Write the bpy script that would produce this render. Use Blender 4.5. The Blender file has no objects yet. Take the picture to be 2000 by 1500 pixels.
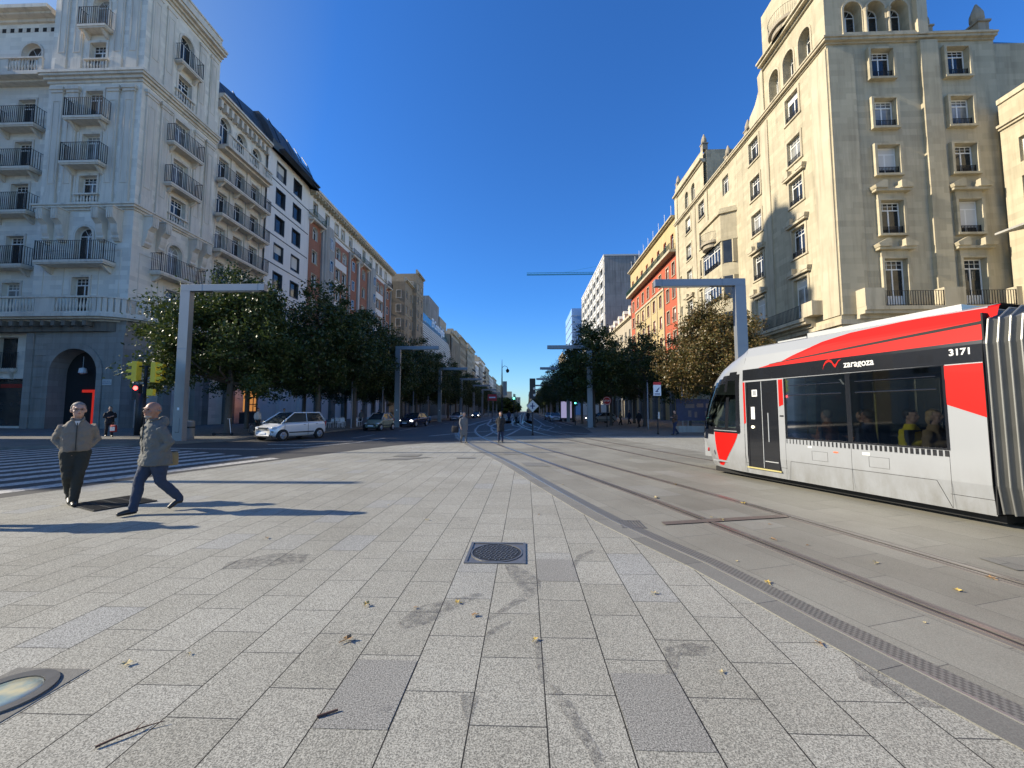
import bpy, bmesh, math, random
from math import sin, cos, pi, radians, sqrt, atan2
from mathutils import Vector, Matrix
random.seed(7)
S = bpy.context.scene
COL = S.collection
# ------------------------------------------------------------ camera, sky, sun, exposure
cam_d = bpy.data.cameras.new("camera"); cam = bpy.data.objects.new("camera", cam_d); COL.objects.link(cam)
cam_d.sensor_fit = 'HORIZONTAL'; cam_d.sensor_width = 36; cam_d.lens = 36 * 770 / 2000.0
cam_d.clip_start = 0.05; cam_d.clip_end = 6000
cam.location = (0, 0, 1.65)
cam.rotation_euler = (radians(90 + 3.94), 0, radians(1.93))
S.camera = cam
SUN_EL, SUN_AZ = radians(27.0), radians(2.4)      # shadows run towards +X, turned 2.4 deg towards +Y
W = bpy.data.worlds.new("World"); S.world = W; W.use_nodes = True
wn = W.node_tree.nodes; wl = W.node_tree.links
sky = wn.new('ShaderNodeTexSky'); sky.sky_type = 'NISHITA'; sky.sun_disc = False
sky.sun_elevation = SUN_EL
sky.sun_rotation = radians(270) - SUN_AZ
sky.altitude = 300; sky.air_density = 1.15; sky.dust_density = 0.25; sky.ozone_density = 3.2
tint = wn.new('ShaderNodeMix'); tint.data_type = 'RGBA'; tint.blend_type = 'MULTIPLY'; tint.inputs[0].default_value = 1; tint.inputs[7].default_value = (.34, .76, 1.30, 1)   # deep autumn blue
# the sky whitens towards the sun and is deepest blue square to it
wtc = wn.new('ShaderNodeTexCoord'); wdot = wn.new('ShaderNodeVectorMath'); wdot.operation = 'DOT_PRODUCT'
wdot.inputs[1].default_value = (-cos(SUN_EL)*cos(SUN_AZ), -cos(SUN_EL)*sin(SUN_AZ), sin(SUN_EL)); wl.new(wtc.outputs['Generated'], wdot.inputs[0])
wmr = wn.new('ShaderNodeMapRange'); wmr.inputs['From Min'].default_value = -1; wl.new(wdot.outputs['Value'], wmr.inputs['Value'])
wr = wn.new('ShaderNodeValToRGB'); we = wr.color_ramp.elements; we[0].position = .14; we[0].color = (1.35,1.28,1.18,1); we[1].position = .95; we[1].color = (1.15,1.0,.86,1)  # bright stop opposite the sun is added fill for the left facades
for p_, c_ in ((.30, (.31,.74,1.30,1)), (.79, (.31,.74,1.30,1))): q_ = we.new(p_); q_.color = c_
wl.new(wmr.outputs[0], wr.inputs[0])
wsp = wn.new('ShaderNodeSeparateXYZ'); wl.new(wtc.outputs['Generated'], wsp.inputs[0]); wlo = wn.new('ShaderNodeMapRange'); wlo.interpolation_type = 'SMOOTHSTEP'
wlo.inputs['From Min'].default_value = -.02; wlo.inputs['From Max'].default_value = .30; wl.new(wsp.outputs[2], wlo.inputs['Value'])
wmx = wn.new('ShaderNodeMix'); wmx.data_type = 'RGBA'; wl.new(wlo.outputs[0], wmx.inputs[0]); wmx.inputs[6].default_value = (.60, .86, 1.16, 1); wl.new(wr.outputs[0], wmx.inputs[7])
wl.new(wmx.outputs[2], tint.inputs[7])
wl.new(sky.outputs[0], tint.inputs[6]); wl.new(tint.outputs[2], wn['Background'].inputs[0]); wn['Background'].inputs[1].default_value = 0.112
sun_d = bpy.data.lights.new("sun", 'SUN'); sun = bpy.data.objects.new("sun", sun_d); COL.objects.link(sun)
sun_d.energy = 5.0; sun_d.angle = radians(0.55); sun_d.color = (1.0, 0.90, 0.73)
sdir = Vector((cos(SUN_EL) * cos(SUN_AZ), cos(SUN_EL) * sin(SUN_AZ), -sin(SUN_EL)))
sun.rotation_euler = sdir.to_track_quat('-Z', 'Y').to_euler(); sun.location = (-60, 0, 60)
S.view_settings.view_transform = 'Standard'; S.view_settings.look = 'None'
S.view_settings.exposure = 0.62; S.view_settings.gamma = 1.0; S.view_settings.use_curve_mapping = False
S.cycles.max_bounces = 8; S.cycles.diffuse_bounces = 4; S.cycles.transparent_max_bounces = 16
S.cycles.sample_clamp_indirect = 6

# ------------------------------------------------------------ mesh helpers
class MB:
    def __init__(s): s.v = []; s.f = []; s.m = []
    def face(s, pts, mi=0):
        b = len(s.v); s.v += [tuple(p) for p in pts]; s.f.append(tuple(range(b, b + len(pts)))); s.m.append(mi)
    def box(s, x0, y0, z0, x1, y1, z1, mi=0):
        b = len(s.v)
        s.v += [(x0,y0,z0),(x1,y0,z0),(x1,y1,z0),(x0,y1,z0),(x0,y0,z1),(x1,y0,z1),(x1,y1,z1),(x0,y1,z1)]
        for q in ((0,3,2,1),(4,5,6,7),(0,1,5,4),(1,2,6,5),(2,3,7,6),(3,0,4,7)):
            s.f.append(tuple(b+i for i in q)); s.m.append(mi)
    def prism(s, poly, z0, z1, mi=0, axis='z'):
        def P(a, b, c): return (a, b, c) if axis == 'z' else ((a, c, b) if axis == 'y' else (c, a, b))
        n = len(poly); b = len(s.v)
        s.v += [P(a, c, z0) for a, c in poly] + [P(a, c, z1) for a, c in poly]
        s.f.append(tuple(range(b, b+n))); s.m.append(mi)
        s.f.append(tuple(range(b+2*n-1, b+n-1, -1))); s.m.append(mi)
        for i in range(n):
            j = (i+1) % n; s.f.append((b+i, b+n+i, b+n+j, b+j)); s.m.append(mi)
    def tube(s, pts, rad, n=8, mi=0, cap=True, flat=1.0):
        pts = [Vector(p) for p in pts]; rings = []
        if not hasattr(rad, '__len__'): rad = [rad]*len(pts)
        ref = None
        for i, p in enumerate(pts):
            t = (pts[min(i+1, len(pts)-1)] - pts[max(i-1, 0)])
            if t.length < 1e-9: t = Vector((0,0,1))
            t.normalize()
            if ref is None: ref = Vector((1,0,0)) if abs(t.x) < .8 else Vector((0,1,0))
            a = (ref - t*ref.dot(t)).normalized(); c = t.cross(a); ref = a
            b = len(s.v)
            for k in range(n):
                w = 2*pi*k/n; s.v.append(tuple(p + a*cos(w)*rad[i] + c*sin(w)*rad[i]*flat))
            rings.append(b)
        for i in range(len(rings)-1):
            for k in range(n):
                j = (k+1) % n
                s.f.append((rings[i]+k, rings[i]+j, rings[i+1]+j, rings[i+1]+k)); s.m.append(mi)
        if cap:
            s.f.append(tuple(rings[0]+k for k in reversed(range(n)))); s.m.append(mi)
            s.f.append(tuple(rings[-1]+k for k in range(n))); s.m.append(mi)
    def lathe(s, prof, cx=0, cy=0, n=12, mi=0):
        s.tube([(cx, cy, z) for r, z in prof], [max(r, .001) for r, z in prof], n, mi)
    def ell(s, c, r, n=16, m=10, mi=0, rot=None):
        b = len(s.v)
        for i in range(m+1):
            t = pi*i/m
            for k in range(n):
                w = 2*pi*k/n
                p = Vector((r[0]*sin(t)*cos(w), r[1]*sin(t)*sin(w), r[2]*cos(t)))
                if rot is not None: p = rot @ p
                s.v.append((c[0]+p.x, c[1]+p.y, c[2]+p.z))
        for i in range(m):
            for k in range(n):
                j = (k+1) % n
                s.f.append((b+i*n+k, b+(i+1)*n+k, b+(i+1)*n+j, b+i*n+j)); s.m.append(mi)
    def loft(s, secs, n=20, mi=0, pw=2.0):
        """secs: (cx, cy, z, rx, ry) superellipse rings up the z axis"""
        rings = []
        for cx, cy, z, rx, ry in secs:
            b = len(s.v)
            for k in range(n):
                w = 2*pi*k/n; ca, sa = cos(w), sin(w)
                q = (abs(ca)**pw + abs(sa)**pw) ** (-1.0/pw)
                s.v.append((cx + rx*ca*q, cy + ry*sa*q, z))
            rings.append(b)
        for i in range(len(rings)-1):
            for k in range(n):
                j = (k+1) % n
                s.f.append((rings[i]+k, rings[i]+j, rings[i+1]+j, rings[i+1]+k)); s.m.append(mi)
        s.f.append(tuple(rings[0]+k for k in reversed(range(n)))); s.m.append(mi)
        s.f.append(tuple(rings[-1]+k for k in range(n))); s.m.append(mi)
    def mesh(s, name, mats, smooth=False, merge=False):
        me = bpy.data.meshes.new(name); me.from_pydata(s.v, [], s.f)
        if not isinstance(mats, (list, tuple)): mats = [mats]
        for m in mats: me.materials.append(m)
        if len(mats) > 1: me.polygons.foreach_set('material_index', s.m)
        if merge:
            bm = bmesh.new(); bm.from_mesh(me); bmesh.ops.remove_doubles(bm, verts=bm.verts, dist=1e-5)
            bmesh.ops.recalc_face_normals(bm, faces=bm.faces); bm.to_mesh(me); bm.free()
        if smooth:
            me.polygons.foreach_set('use_smooth', [True]*len(me.polygons))
        me.update(); return me
    def build(s, name, mats, parent=None, smooth=False, loc=(0,0,0), rz=0, merge=False):
        return link(name, s.mesh(name, mats, smooth, merge), parent, loc, rz)
def link(name, me, parent=None, loc=(0,0,0), rz=0):
    o = bpy.data.objects.new(name, me); COL.objects.link(o)
    o.parent = parent; o.location = loc; o.rotation_euler = (0, 0, rz) if not isinstance(rz, tuple) else rz
    return o
def thing(name, label, cat, loc=(0,0,0), rz=0, group=None):
    o = bpy.data.objects.new(name, None); COL.objects.link(o); o.location = loc; o.rotation_euler = (0,0,rz)
    o.empty_display_size = .3
    return tag(o, label, cat, group)
def tag(o, label, cat, group=None):
    o['label'] = label; o['category'] = cat
    if group: o['group'] = group
    return o
def struct(o): o['kind'] = 'structure'; return o
def kids(o): return [c for c in bpy.data.objects if c.parent == o]
KC = {}
def copy_tree(o, parent=None):
    if o.name not in KC: KC[o.name] = kids(o)
    c = o.copy(); COL.objects.link(c); c.parent = parent
    for ch in KC[o.name]: copy_tree(ch, c)
    return c
def dup(o, loc, rz, label, group=None):
    c = copy_tree(o); c.location = loc; c.rotation_euler = (0,0,rz); c['label'] = label
    if group: c['group'] = group
    return c
def baked(o, name=None):
    """replace o by a plain mesh with its modifiers evaluated"""
    bpy.context.view_layer.update()
    dg = bpy.context.evaluated_depsgraph_get()
    me = bpy.data.meshes.new_from_object(o.evaluated_get(dg)); o.modifiers.clear(); o.data = me
    return o
def bevel(o, w=.01, seg=2, ang=35):
    m = o.modifiers.new('b', 'BEVEL'); m.width = w; m.segments = seg; m.limit_method = 'ANGLE'; m.angle_limit = radians(ang)
    return o
def text_mesh(txt, size, mat, parent, name='lettering', loc=(0,0,0), rot=(pi/2,0,0), ext=.002, shear=0, sx=1, bold=0, align='LEFT'):
    cu = bpy.data.curves.new(name, 'FONT'); cu.body = txt; cu.size = size; cu.extrude = ext; cu.shear = shear; cu.offset = bold
    cu.align_x = align
    t = bpy.data.objects.new(name, cu); COL.objects.link(t)
    bpy.context.view_layer.update(); dg = bpy.context.evaluated_depsgraph_get()
    me = bpy.data.meshes.new_from_object(t.evaluated_get(dg)); bpy.data.objects.remove(t)
    me.materials.clear(); me.materials.append(mat)
    o = link(name, me, parent, loc); o.rotation_euler = rot; o.scale = (sx, 1, 1)
    return o

# ------------------------------------------------------------ materials
def nm(name):
    m = bpy.data.materials.new(name); m.use_nodes = True
    nt = m.node_tree; return m, nt, nt.nodes, nt.links, nt.nodes['Principled BSDF']
def mixc(N, L, fac, a, b, mode='MIX'):
    x = N.new('ShaderNodeMix'); x.data_type = 'RGBA'; x.blend_type = mode
    for sock, val in ((x.inputs[0], fac), (x.inputs[6], a), (x.inputs[7], b)):
        if hasattr(val, 'is_linked') or hasattr(val, 'links'): L.new(val, sock)
        elif isinstance(val, (int, float)): sock.default_value = val
        else: sock.default_value = tuple(val) + (1,) if len(val) == 3 else val
    return x.outputs[2]
def noise(N, L, scale, detail=3, rough=.55, vec=None, stretch=None):
    t = N.new('ShaderNodeTexNoise'); t.inputs['Scale'].default_value = scale; t.inputs['Detail'].default_value = detail
    t.inputs['Roughness'].default_value = rough
    if vec is None: vec = N.new('ShaderNodeTexCoord').outputs['Object']
    if stretch:
        mp = N.new('ShaderNodeMapping'); mp.inputs['Scale'].default_value = stretch; L.new(vec, mp.inputs[0]); vec = mp.outputs[0]
    L.new(vec, t.inputs['Vector']); return t.outputs['Fac']
def ramp(N, L, src, a, b, ca=(0,0,0), cb=(1,1,1)):
    r = N.new('ShaderNodeValToRGB'); r.color_ramp.elements[0].position = a; r.color_ramp.elements[1].position = b
    r.color_ramp.elements[0].color = tuple(ca)+(1,); r.color_ramp.elements[1].color = tuple(cb)+(1,); L.new(src, r.inputs[0]); return r.outputs[0]
def bumpn(N, L, P, src, strength=.3, dist=.02, prev=None):
    b = N.new('ShaderNodeBump'); b.inputs['Strength'].default_value = strength; b.inputs['Distance'].default_value = dist
    L.new(src, b.inputs['Height'])
    if prev is not None: L.new(prev, b.inputs['Normal'])
    L.new(b.outputs[0], P.inputs['Normal']); return b.outputs[0]
def mul(c, k): return tuple(min(1, x*k) for x in c)
def plain(name, col, rough=.5, metal=0, vary=.12, scale=3, bump=0, coat=0, spec=.5):
    m, nt, N, L, P = nm(name)
    n = noise(N, L, scale, 4)
    c = mixc(N, L, n, mul(col, 1-vary), mul(col, 1+vary)); L.new(c, P.inputs['Base Color'])
    P.inputs['Roughness'].default_value = rough; P.inputs['Metallic'].default_value = metal
    P.inputs['Coat Weight'].default_value = coat; P.inputs['Specular IOR Level'].default_value = spec
    if bump: bumpn(N, L, P, noise(N, L, scale*8, 3), bump, .01)
    return m
def emit(name, col, k):
    m, nt, N, L, P = nm(name); P.inputs['Base Color'].default_value = tuple(col)+(1,)
    P.inputs['Emission Color'].default_value = tuple(col)+(1,); P.inputs['Emission Strength'].default_value = k; return m
def stone(name, col, col2=None, block=None, streak=.35, grain=.06, rough=.8, mortar=.6, off=.5):
    """masonry / stucco seen along a facade: object x = along, z = up"""
    m, nt, N, L, P = nm(name); col2 = col2 or mul(col, .86)
    co = N.new('ShaderNodeTexCoord').outputs['Object']
    big = noise(N, L, .35, 5, .6, co)
    c = mixc(N, L, ramp(N, L, big, .3, .7), col, col2)
    st = noise(N, L, 1.0, 5, .65, co, (1.6, 1.6, .12))
    c = mixc(N, L, ramp(N, L, st, .48, .78), c, mul(col2, 1-streak))
    fine = noise(N, L, 22, 3, .6, co)
    c = mixc(N, L, fine, c, mul(col, 1-grain*3), 'MIX') if False else mixc(N, L, grain*2, c, mixc(N, L, fine, (.35,.35,.35), (.65,.65,.65)), 'OVERLAY')
    prev = bumpn(N, L, P, fine, .25, .006)
    if block:
        sp = N.new('ShaderNodeSeparateXYZ'); L.new(co, sp.inputs[0])
        ad = N.new('ShaderNodeMath'); ad.operation = 'ADD'; L.new(sp.outputs[0], ad.inputs[0]); L.new(sp.outputs[1], ad.inputs[1])
        cb = N.new('ShaderNodeCombineXYZ'); L.new(ad.outputs[0], cb.inputs[0]); L.new(sp.outputs[2], cb.inputs[1])
        br = N.new('ShaderNodeTexBrick'); br.inputs['Scale'].default_value = 1; br.inputs['Brick Width'].default_value = block[0]
        br.inputs['Row Height'].default_value = block[1]; br.inputs['Mortar Size'].default_value = block[2] if len(block) > 2 else .008
        br.inputs['Mortar Smooth'].default_value = .2; br.offset = off
        br.inputs['Color1'].default_value = (.80,.80,.80,1); br.inputs['Color2'].default_value = (1,1,1,1); br.inputs['Mortar'].default_value = (mortar,)*3+(1,)
        L.new(cb.outputs[0], br.inputs['Vector'])
        c = mixc(N, L, 1.0, c, br.outputs['Color'], 'MULTIPLY')
        iv = N.new('ShaderNodeMath'); iv.operation = 'SUBTRACT'; iv.inputs[0].default_value = 1; L.new(br.outputs['Fac'], iv.inputs[1])
        bumpn(N, L, P, iv.outputs[0], .5, .012, prev)
    L.new(c, P.inputs['Base Color']); P.inputs['Roughness'].default_value = rough; P.inputs['Specular IOR Level'].default_value = .25
    return m
M = {}
M['white'] = stone('white_stucco', (.88,.81,.69), (.83,.76,.64), (1.1,.42,.006), .07, .04, mortar=.90)
M['whitetrim'] = stone('white_trim', (.76,.69,.58), (.66,.59,.49), None, .32, .05)
M['greystone'] = stone('grey_ashlar', (.24,.225,.20), (.18,.17,.15), (1.5,.55,.012), .3, .08, mortar=.7)  # tone lowered to carry the shade behind the trees; tower base is lighter
M['basestone'] = stone('grey_base_stone', (.40,.37,.32), (.34,.31,.27), (1.5,.55,.014), .25, .07, mortar=.75)
M['soffit'] = stone('dark_soffit_stone', (.24,.21,.17), (.16,.14,.115), None, .5, .1)  # darker stone for ledge undersides and the far balconies
M['cream'] = stone('cream_limestone', (.54,.475,.335), (.47,.41,.285), (1.15,.52,.006), .28, .06, mortar=.88)
M['creamtrim'] = stone('cream_trim', (.55,.485,.35), (.43,.37,.265), None, .4, .07)
M['creamdark'] = stone('stained_cream', (.42,.36,.27), (.3,.26,.2), None, .5, .1)
M['modern'] = stone('smooth_white_render', (.78,.75,.70), (.74,.71,.66), None, .12, .03)
M['zinc'] = plain('dark_zinc', (.05,.057,.07), .4, .5, .25, .6)
M['zincpanel'] = plain('weathered_zinc', (.065,.075,.085), .5, .3, .3, .5)
M['brick'] = stone('red_brick', (.42,.19,.12), (.36,.16,.10), (.26,.08,.012), .2, .1, mortar=.85)
M['redren'] = stone('red_render', (.46,.12,.065), (.40,.10,.055), None, .15, .05)
M['yelren'] = stone('yellow_render', (.52,.40,.21), (.46,.35,.18), None, .2, .05)
M['beige'] = stone('beige_brick', (.40,.32,.22), (.34,.27,.18), (.5,.16,.012), .2, .08, mortar=.9)
M['greygreen'] = stone('grey_render', (.40,.39,.36), (.34,.33,.30), None, .3, .05)
M['farcream'] = stone('far_cream_stone', (.46,.40,.30), (.38,.33,.25), None, .3, .06)
M['concrete'] = stone('board_concrete', (.36,.35,.33), (.29,.28,.27), (3.6,3.9,.06), .5, .08, mortar=.7)
M['louvre'] = plain('white_louvre', (.62,.60,.56), .5, 0, .06)
M['bluepanel'] = plain('blue_glass_panel', (.34,.50,.74), .25, .1, .1, .4)
M['iron'] = plain('black_iron', (.010,.011,.013), .6, .0, .2, 8)
M['greeniron'] = plain('green_iron', (.03,.08,.055), .5, .2)
M['paintw'] = plain('white_window_paint', (.78,.77,.73), .45, 0, .05)
M['darkframe'] = plain('dark_window_frame', (.05,.055,.06), .4, .3)
M['blind'] = plain('blind_cloth', (.62,.60,.55), .8, 0, .08)
M['shutter'] = plain('wood_shutter', (.30,.22,.14), .7, 0, .15, 6)
M['tile'] = plain('roof_tile', (.30,.15,.09), .8, 0, .25, 4)
M['dark'] = plain('dark_interior', (.02,.019,.018), .9, 0, .2)
M['roof'] = plain('flat_roof', (.28,.26,.24), .9, 0, .15, 1)
def glass_mat(name, col=(.014,.016,.018), rough=.04, spec=.6):
    m, nt, N, L, P = nm(name)
    L.new(mixc(N, L, ramp(N, L, noise(N, L, .8, 2), .35, .65), col, mul(col, 2.2)), P.inputs['Base Color'])
    P.inputs['Roughness'].default_value = rough; P.inputs['Specular IOR Level'].default_value = spec
    bumpn(N, L, P, noise(N, L, 1.3, 1), .04, .05); return m
M['glass'] = glass_mat('window_glass')
M['glass2'] = glass_mat('curtained_glass', (.16,.16,.15), .06)
M['tealglass'] = glass_mat('teal_glass', (.05,.11,.11), .08)
# ------------------------------------------------------------ facade kit
PROTO = {}
def win_proto(w, h, style):
    key = (round(w,2), round(h,2), style)
    if key in PROTO: return PROTO[key]
    f = MB(); g = MB(); arch = style.startswith('arch')
    fm = M['darkframe'] if style in ('modern', 'mod2', 'strip') else M['paintw']
    t = .07 if w < 1.6 else .09; d = .07
    hr = h - w/2 if arch else h
    f.box(0, 0, 0, t, d, hr); f.box(w-t, 0, 0, w, d, hr); f.box(t, 0, 0, w-t, d, t)
    if not arch: f.box(t, 0, h-t, w-t, d, h)
    g.face([(t*.5, d*.6, 0), (w-t*.5, d*.6, 0), (w-t*.5, d*.6, hr), (t*.5, d*.6, hr)])
    if arch:
        n = 10; c = (w/2, hr)
        o = [(c[0]-w/2*cos(pi*i/n), c[1]+w/2*sin(pi*i/n)) for i in range(n+1)]
        q = [(c[0]-(w/2-t)*cos(pi*i/n), c[1]+(w/2-t)*sin(pi*i/n)) for i in range(n+1)]
        for i in range(n): f.prism([o[i], o[i+1], q[i+1], q[i]], 0, d, axis='y')
        g.face([(x, d*.6, z) for x, z in reversed(o)])
        f.box(t, .005, hr-t/2, w-t, d-.005, hr+t/2)
        for a in (pi*.33, pi*.67):
            f.tube([(c[0], d/2, c[1]), (c[0]-(w/2-t)*cos(a), d/2, c[1]+(w/2-t)*sin(a))], .02, 4)
    if style in ('cross', 'door', 'plain2') or arch:
        top = hr if arch else h
        zt = hr-t/2 if arch else h*(.74 if style != 'door' else .78)
        f.box(w/2-.05, .006, t, w/2+.05, d-.006, zt)
        if not arch and style != 'plain2':
            f.box(t, .003, zt, w-t, d-.003, zt+.09)
            k = 4
            for i in range(1, k): f.box(t+(w-2*t)*i/k-.017, .01, zt+.09, t+(w-2*t)*i/k+.017, d-.01, h-t)
            f.box(t, .012, (zt+h)/2+.02, w-t, d-.012, (zt+h)/2+.05)
    if style == 'door' and w > 1.74 and w < 1.78: f.box(t, .02, t, w-t, d-.02, h*.2)
    if style == 'modern': f.box(w*.33-.03, .006, t, w*.33+.03, d-.006, h-t)
    if style == 'mod2': f.box(w/2-.03, .006, t, w/2+.03, d-.006, h-t)
    if style == 'strip':
        for i in range(1, 4): f.box(w*i/4-.03, .006, t, w*i/4+.03, d-.006, h-t)
    PROTO[key] = (f.mesh('window', fm), g.mesh('pane', M['glass']), g.mesh('pane', M['glass2']), w, h, hr)
    return PROTO[key]
def rail_mesh(x0, x1, dep, hgt, mat, wall=.0, sp=.19):
    """iron railing: front run at y=-dep, side returns to the wall"""
    m = MB(); r = .012
    for z in (.06, hgt-.03): 
        m.box(x0, -dep-.015, z, x1, -dep+.015, z+.03)
        if dep > .12:
            m.box(x0, -dep+.015, z, x0+.03, wall, z+.03); m.box(x1-.03, -dep+.015, z, x1, wall, z+.03)
    n = max(2, int((x1-x0)/sp))
    for i in range(n+1):
        x = x0 + .015 + (x1-x0-.03)*i/n; w = .017 if i % n else .03
        m.box(x-w, -dep-w, 0, x+w, -dep+w, hgt-.03+(.06 if i % n == 0 else 0))
    if dep > .12:
        k = max(1, int(dep/sp))
        for i in range(1, k+1):
            y = -dep + (dep+wall)*i/(k+1)
            for x in (x0+.015, x1-.015): m.box(x-.015, y-.015, .09, x+.015, y+.015, hgt-.03)
    return m.mesh('railing', mat)
def baluster_run(m, x0, x1, y, z0, h, t=.22, sp=.26, sides=6):
    """stone balustrade along local x"""
    m.box(x0, y-t/2, z0, x1, y+t/2, z0+.14); m.box(x0, y-t/2-.02, z0+h-.14, x1, y+t/2+.02, z0+h)
    n = max(1, int((x1-x0)/sp)); hh = h-.28
    for i in range(n):
        x = x0 + (x1-x0)*(i+.5)/n
        m.lathe([(.045, z0+.14), (.04, z0+.14+hh*.12), (.085, z0+.14+hh*.38), (.035, z0+.14+hh*.8), (.05, z0+.14+hh)], x, y, sides)
class Facade:
    def __init__(s, root, ox, oy, ang):
        s.root = root; s.ox, s.oy, s.a = ox, oy, ang; s.n = 0
    def loc(s, x, y, z):
        ca, sa = cos(s.a), sin(s.a); rx, ry = s.root.location.x, s.root.location.y
        return (s.ox + x*ca - y*sa - rx, s.oy + x*sa + y*ca - ry, z)
    def part(s, mb, name, mats, smooth=False, **k):
        return mb.build(name, mats, s.root, smooth, s.loc(0,0,0), s.a, **k)
    def put(s, me, name, x, y, z):
        return link(name, me, s.root, s.loc(x, y, z), s.a)
    def wall(s, x0, x1, z0, z1, ops, mat, dep=.35, y=0, name='wall', thick=0):
        """wall sheet with openings (x0,z0,x1,z1[,arch]) and reveals"""
        m = MB(); xs = {x0, x1}; zs = {z0, z1}; R = []
        for o in ops:
            a, b, c, e = o[:4]; R.append((a, b, c, e, len(o) > 4 and o[4]))
            xs |= {a, c}; zs |= {b, e}
        xs = sorted(x for x in xs if x0-1e-6 <= x <= x1+1e-6); zs = sorted(z for z in zs if z0-1e-6 <= z <= z1+1e-6)
        for i in range(len(zs)-1):
            zc = (zs[i]+zs[i+1])/2; run = None
            for j in range(len(xs)-1):
                xc = (xs[j]+xs[j+1])/2
                hole = any(a < xc < c and b < zc < e for a, b, c, e, _ in R)
                if not hole and run is None: run = xs[j]
                if hole and run is not None:
                    m.face([(run,y,zs[i]),(xs[j],y,zs[i]),(xs[j],y,zs[i+1]),(run,y,zs[i+1])]); run = None
            if run is not None: m.face([(run,y,zs[i]),(x1,y,zs[i]),(x1,y,zs[i+1]),(run,y,zs[i+1])])
        for a, b, c, e, ar in R:
            D = y+dep; top = e
            if ar:
                r = (c-a)/2; cx = (a+c)/2; top = e-r; n = 14
                p = [(cx-r*cos(pi*i/n), top+r*sin(pi*i/n)) for i in range(n+1)]
                for i in range(n):
                    m.face([(p[i][0],y,p[i][1]),(p[i+1][0],y,p[i+1][1]),(p[i+1][0],y,e),(p[i][0],y,e)])
                    m.face([(p[i][0],y,p[i][1]),(p[i][0],D,p[i][1]),(p[i+1][0],D,p[i+1][1]),(p[i+1][0],y,p[i+1][1])])
            else: m.face([(a,y,e),(a,D,e),(c,D,e),(c,y,e)])
            m.face([(a,y,b),(a,D,b),(a,D,top),(a,y,top)]); m.face([(c,y,top),(c,D,top),(c,D,b),(c,y,b)])
            m.face([(a,y,b),(c,y,b),(c,D,b),(a,D,b)])
        return s.part(m, name, mat)
    def win(s, x, z, w, h, style='cross', y=.28, blind=None, sur=None):
        """x is the centre"""
        fm, g1, g2, _, _, hr = win_proto(w, h, style)
        o = s.put(fm, 'window', x-w/2, y, z)
        if sur:
            t_, p_, mt, fy = sur; key = ('sur', round(w,2), round(h,2), style, t_, p_, mt, fy)
            if key not in PROTO:
                q = MB(); s.surround(q, w/2, 0, w, h, t_, p_, style.startswith('arch')); PROTO[key] = q.mesh('surround', M[mt])
            link('surround', PROTO[key], o, (0, fy-y, 0))
        r = random.random()
        link('pane', g2 if r < .15 else g1, o)
        if blind is None: blind = random.random() < .3
        if blind and not style.startswith('arch'):
            k = random.choice((.25,.35,.5,.8)); key = ('b', round(w,2), round(h*k,2))
            if key not in PROTO:
                b = MB(); b.box(.08, -.012, h*(1-k), w-.08, .012, h-.08); PROTO[key] = b.mesh('blind', M['blind'])
            link('blind', PROTO[key], o, (0, .02, 0))
        return o
    def surround(s, m, x, z, w, h, t=.16, p=.06, arch=False, mi=0):
        a, c = x-w/2, x+w/2
        if arch:
            r = w/2; top = z+h-r; n = 14
            o = [(x-(r+t)*cos(pi*i/n), top+(r+t)*sin(pi*i/n)) for i in range(n+1)]
            q = [(x-r*cos(pi*i/n), top+r*sin(pi*i/n)) for i in range(n+1)]
            for i in range(n): m.prism([o[i], o[i+1], q[i+1], q[i]], -p, .002, mi, 'y')
            m.box(a-t, -p, z, a, .002, top, mi); m.box(c, -p, z, c+t, .002, top, mi)
        else:
            m.box(a-t, -p, z, a, .002, z+h+t, mi); m.box(c, -p, z, c+t, .002, z+h+t, mi); m.box(a, -p, z+h, c, .002, z+h+t, mi)
            m.box(a-t-.05, -p-.05, z-.14, c+t+.05, .002, z, mi)
    def balcony(s, x, z, w, dep=1.0, h=1.1, mat='whitetrim', brackets=True, iron='iron', th=.22, br_n=2):
        key = ('bal', round(w,2), dep, h, mat, brackets, iron, br_n)
        if key not in PROTO:
            m = MB(); m.box(-w/2, -dep, -th, w/2, 0, 0); m.box(-w/2+.06, -dep+.06, -th-.12, w/2-.06, 0, -th)
            if brackets:
                for i in range(br_n):
                    bx = (-w/2+.45)+(w-.9)*i/(br_n-1)
                    m.prism([(-dep*.8, -th-.12), (0, -th-.12), (0, -th-.75), (-dep*.25, -th-.62), (-dep*.6, -th-.3)], bx-.12, bx+.12, axis='x')
            PROTO[key] = (m.mesh('balcony', M[mat]), rail_mesh(-w/2+.04, w/2-.04, dep-.06, h, M[iron], 0))
        a, b = PROTO[key]
        o = s.put(a, 'balcony', x, 0, z); link('railing', b, o); return o
    def sillrail(s, x, z, w, h=.55, iron='iron'):
        key = ('sr', round(w,2), h, iron)
        if key not in PROTO: PROTO[key] = rail_mesh(-w/2, w/2, .02, h, M[iron], 0, .11)
        return s.put(PROTO[key], 'window_guard', x, .06, z)
def cornice(m, x0, x1, z, prof, y0=0, mi=0, ends=True):
    """profile: list of (projection, height) steps stacked upward"""
    for pr, h in prof:
        m.box(x0-(pr if ends else 0), y0-pr, z, x1+(pr if ends else 0), y0+.3, z+h, mi); z += h
    return z
def modillions(m, x0, x1, z, sp=.8, w=.22, d=.5, h=.3, mi=0):
    n = int((x1-x0)/sp)
    for i in range(n+1):
        x = x0+(x1-x0)*i/n; m.box(x-w/2, -d, z, x+w/2, .02, z+h, mi)
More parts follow.
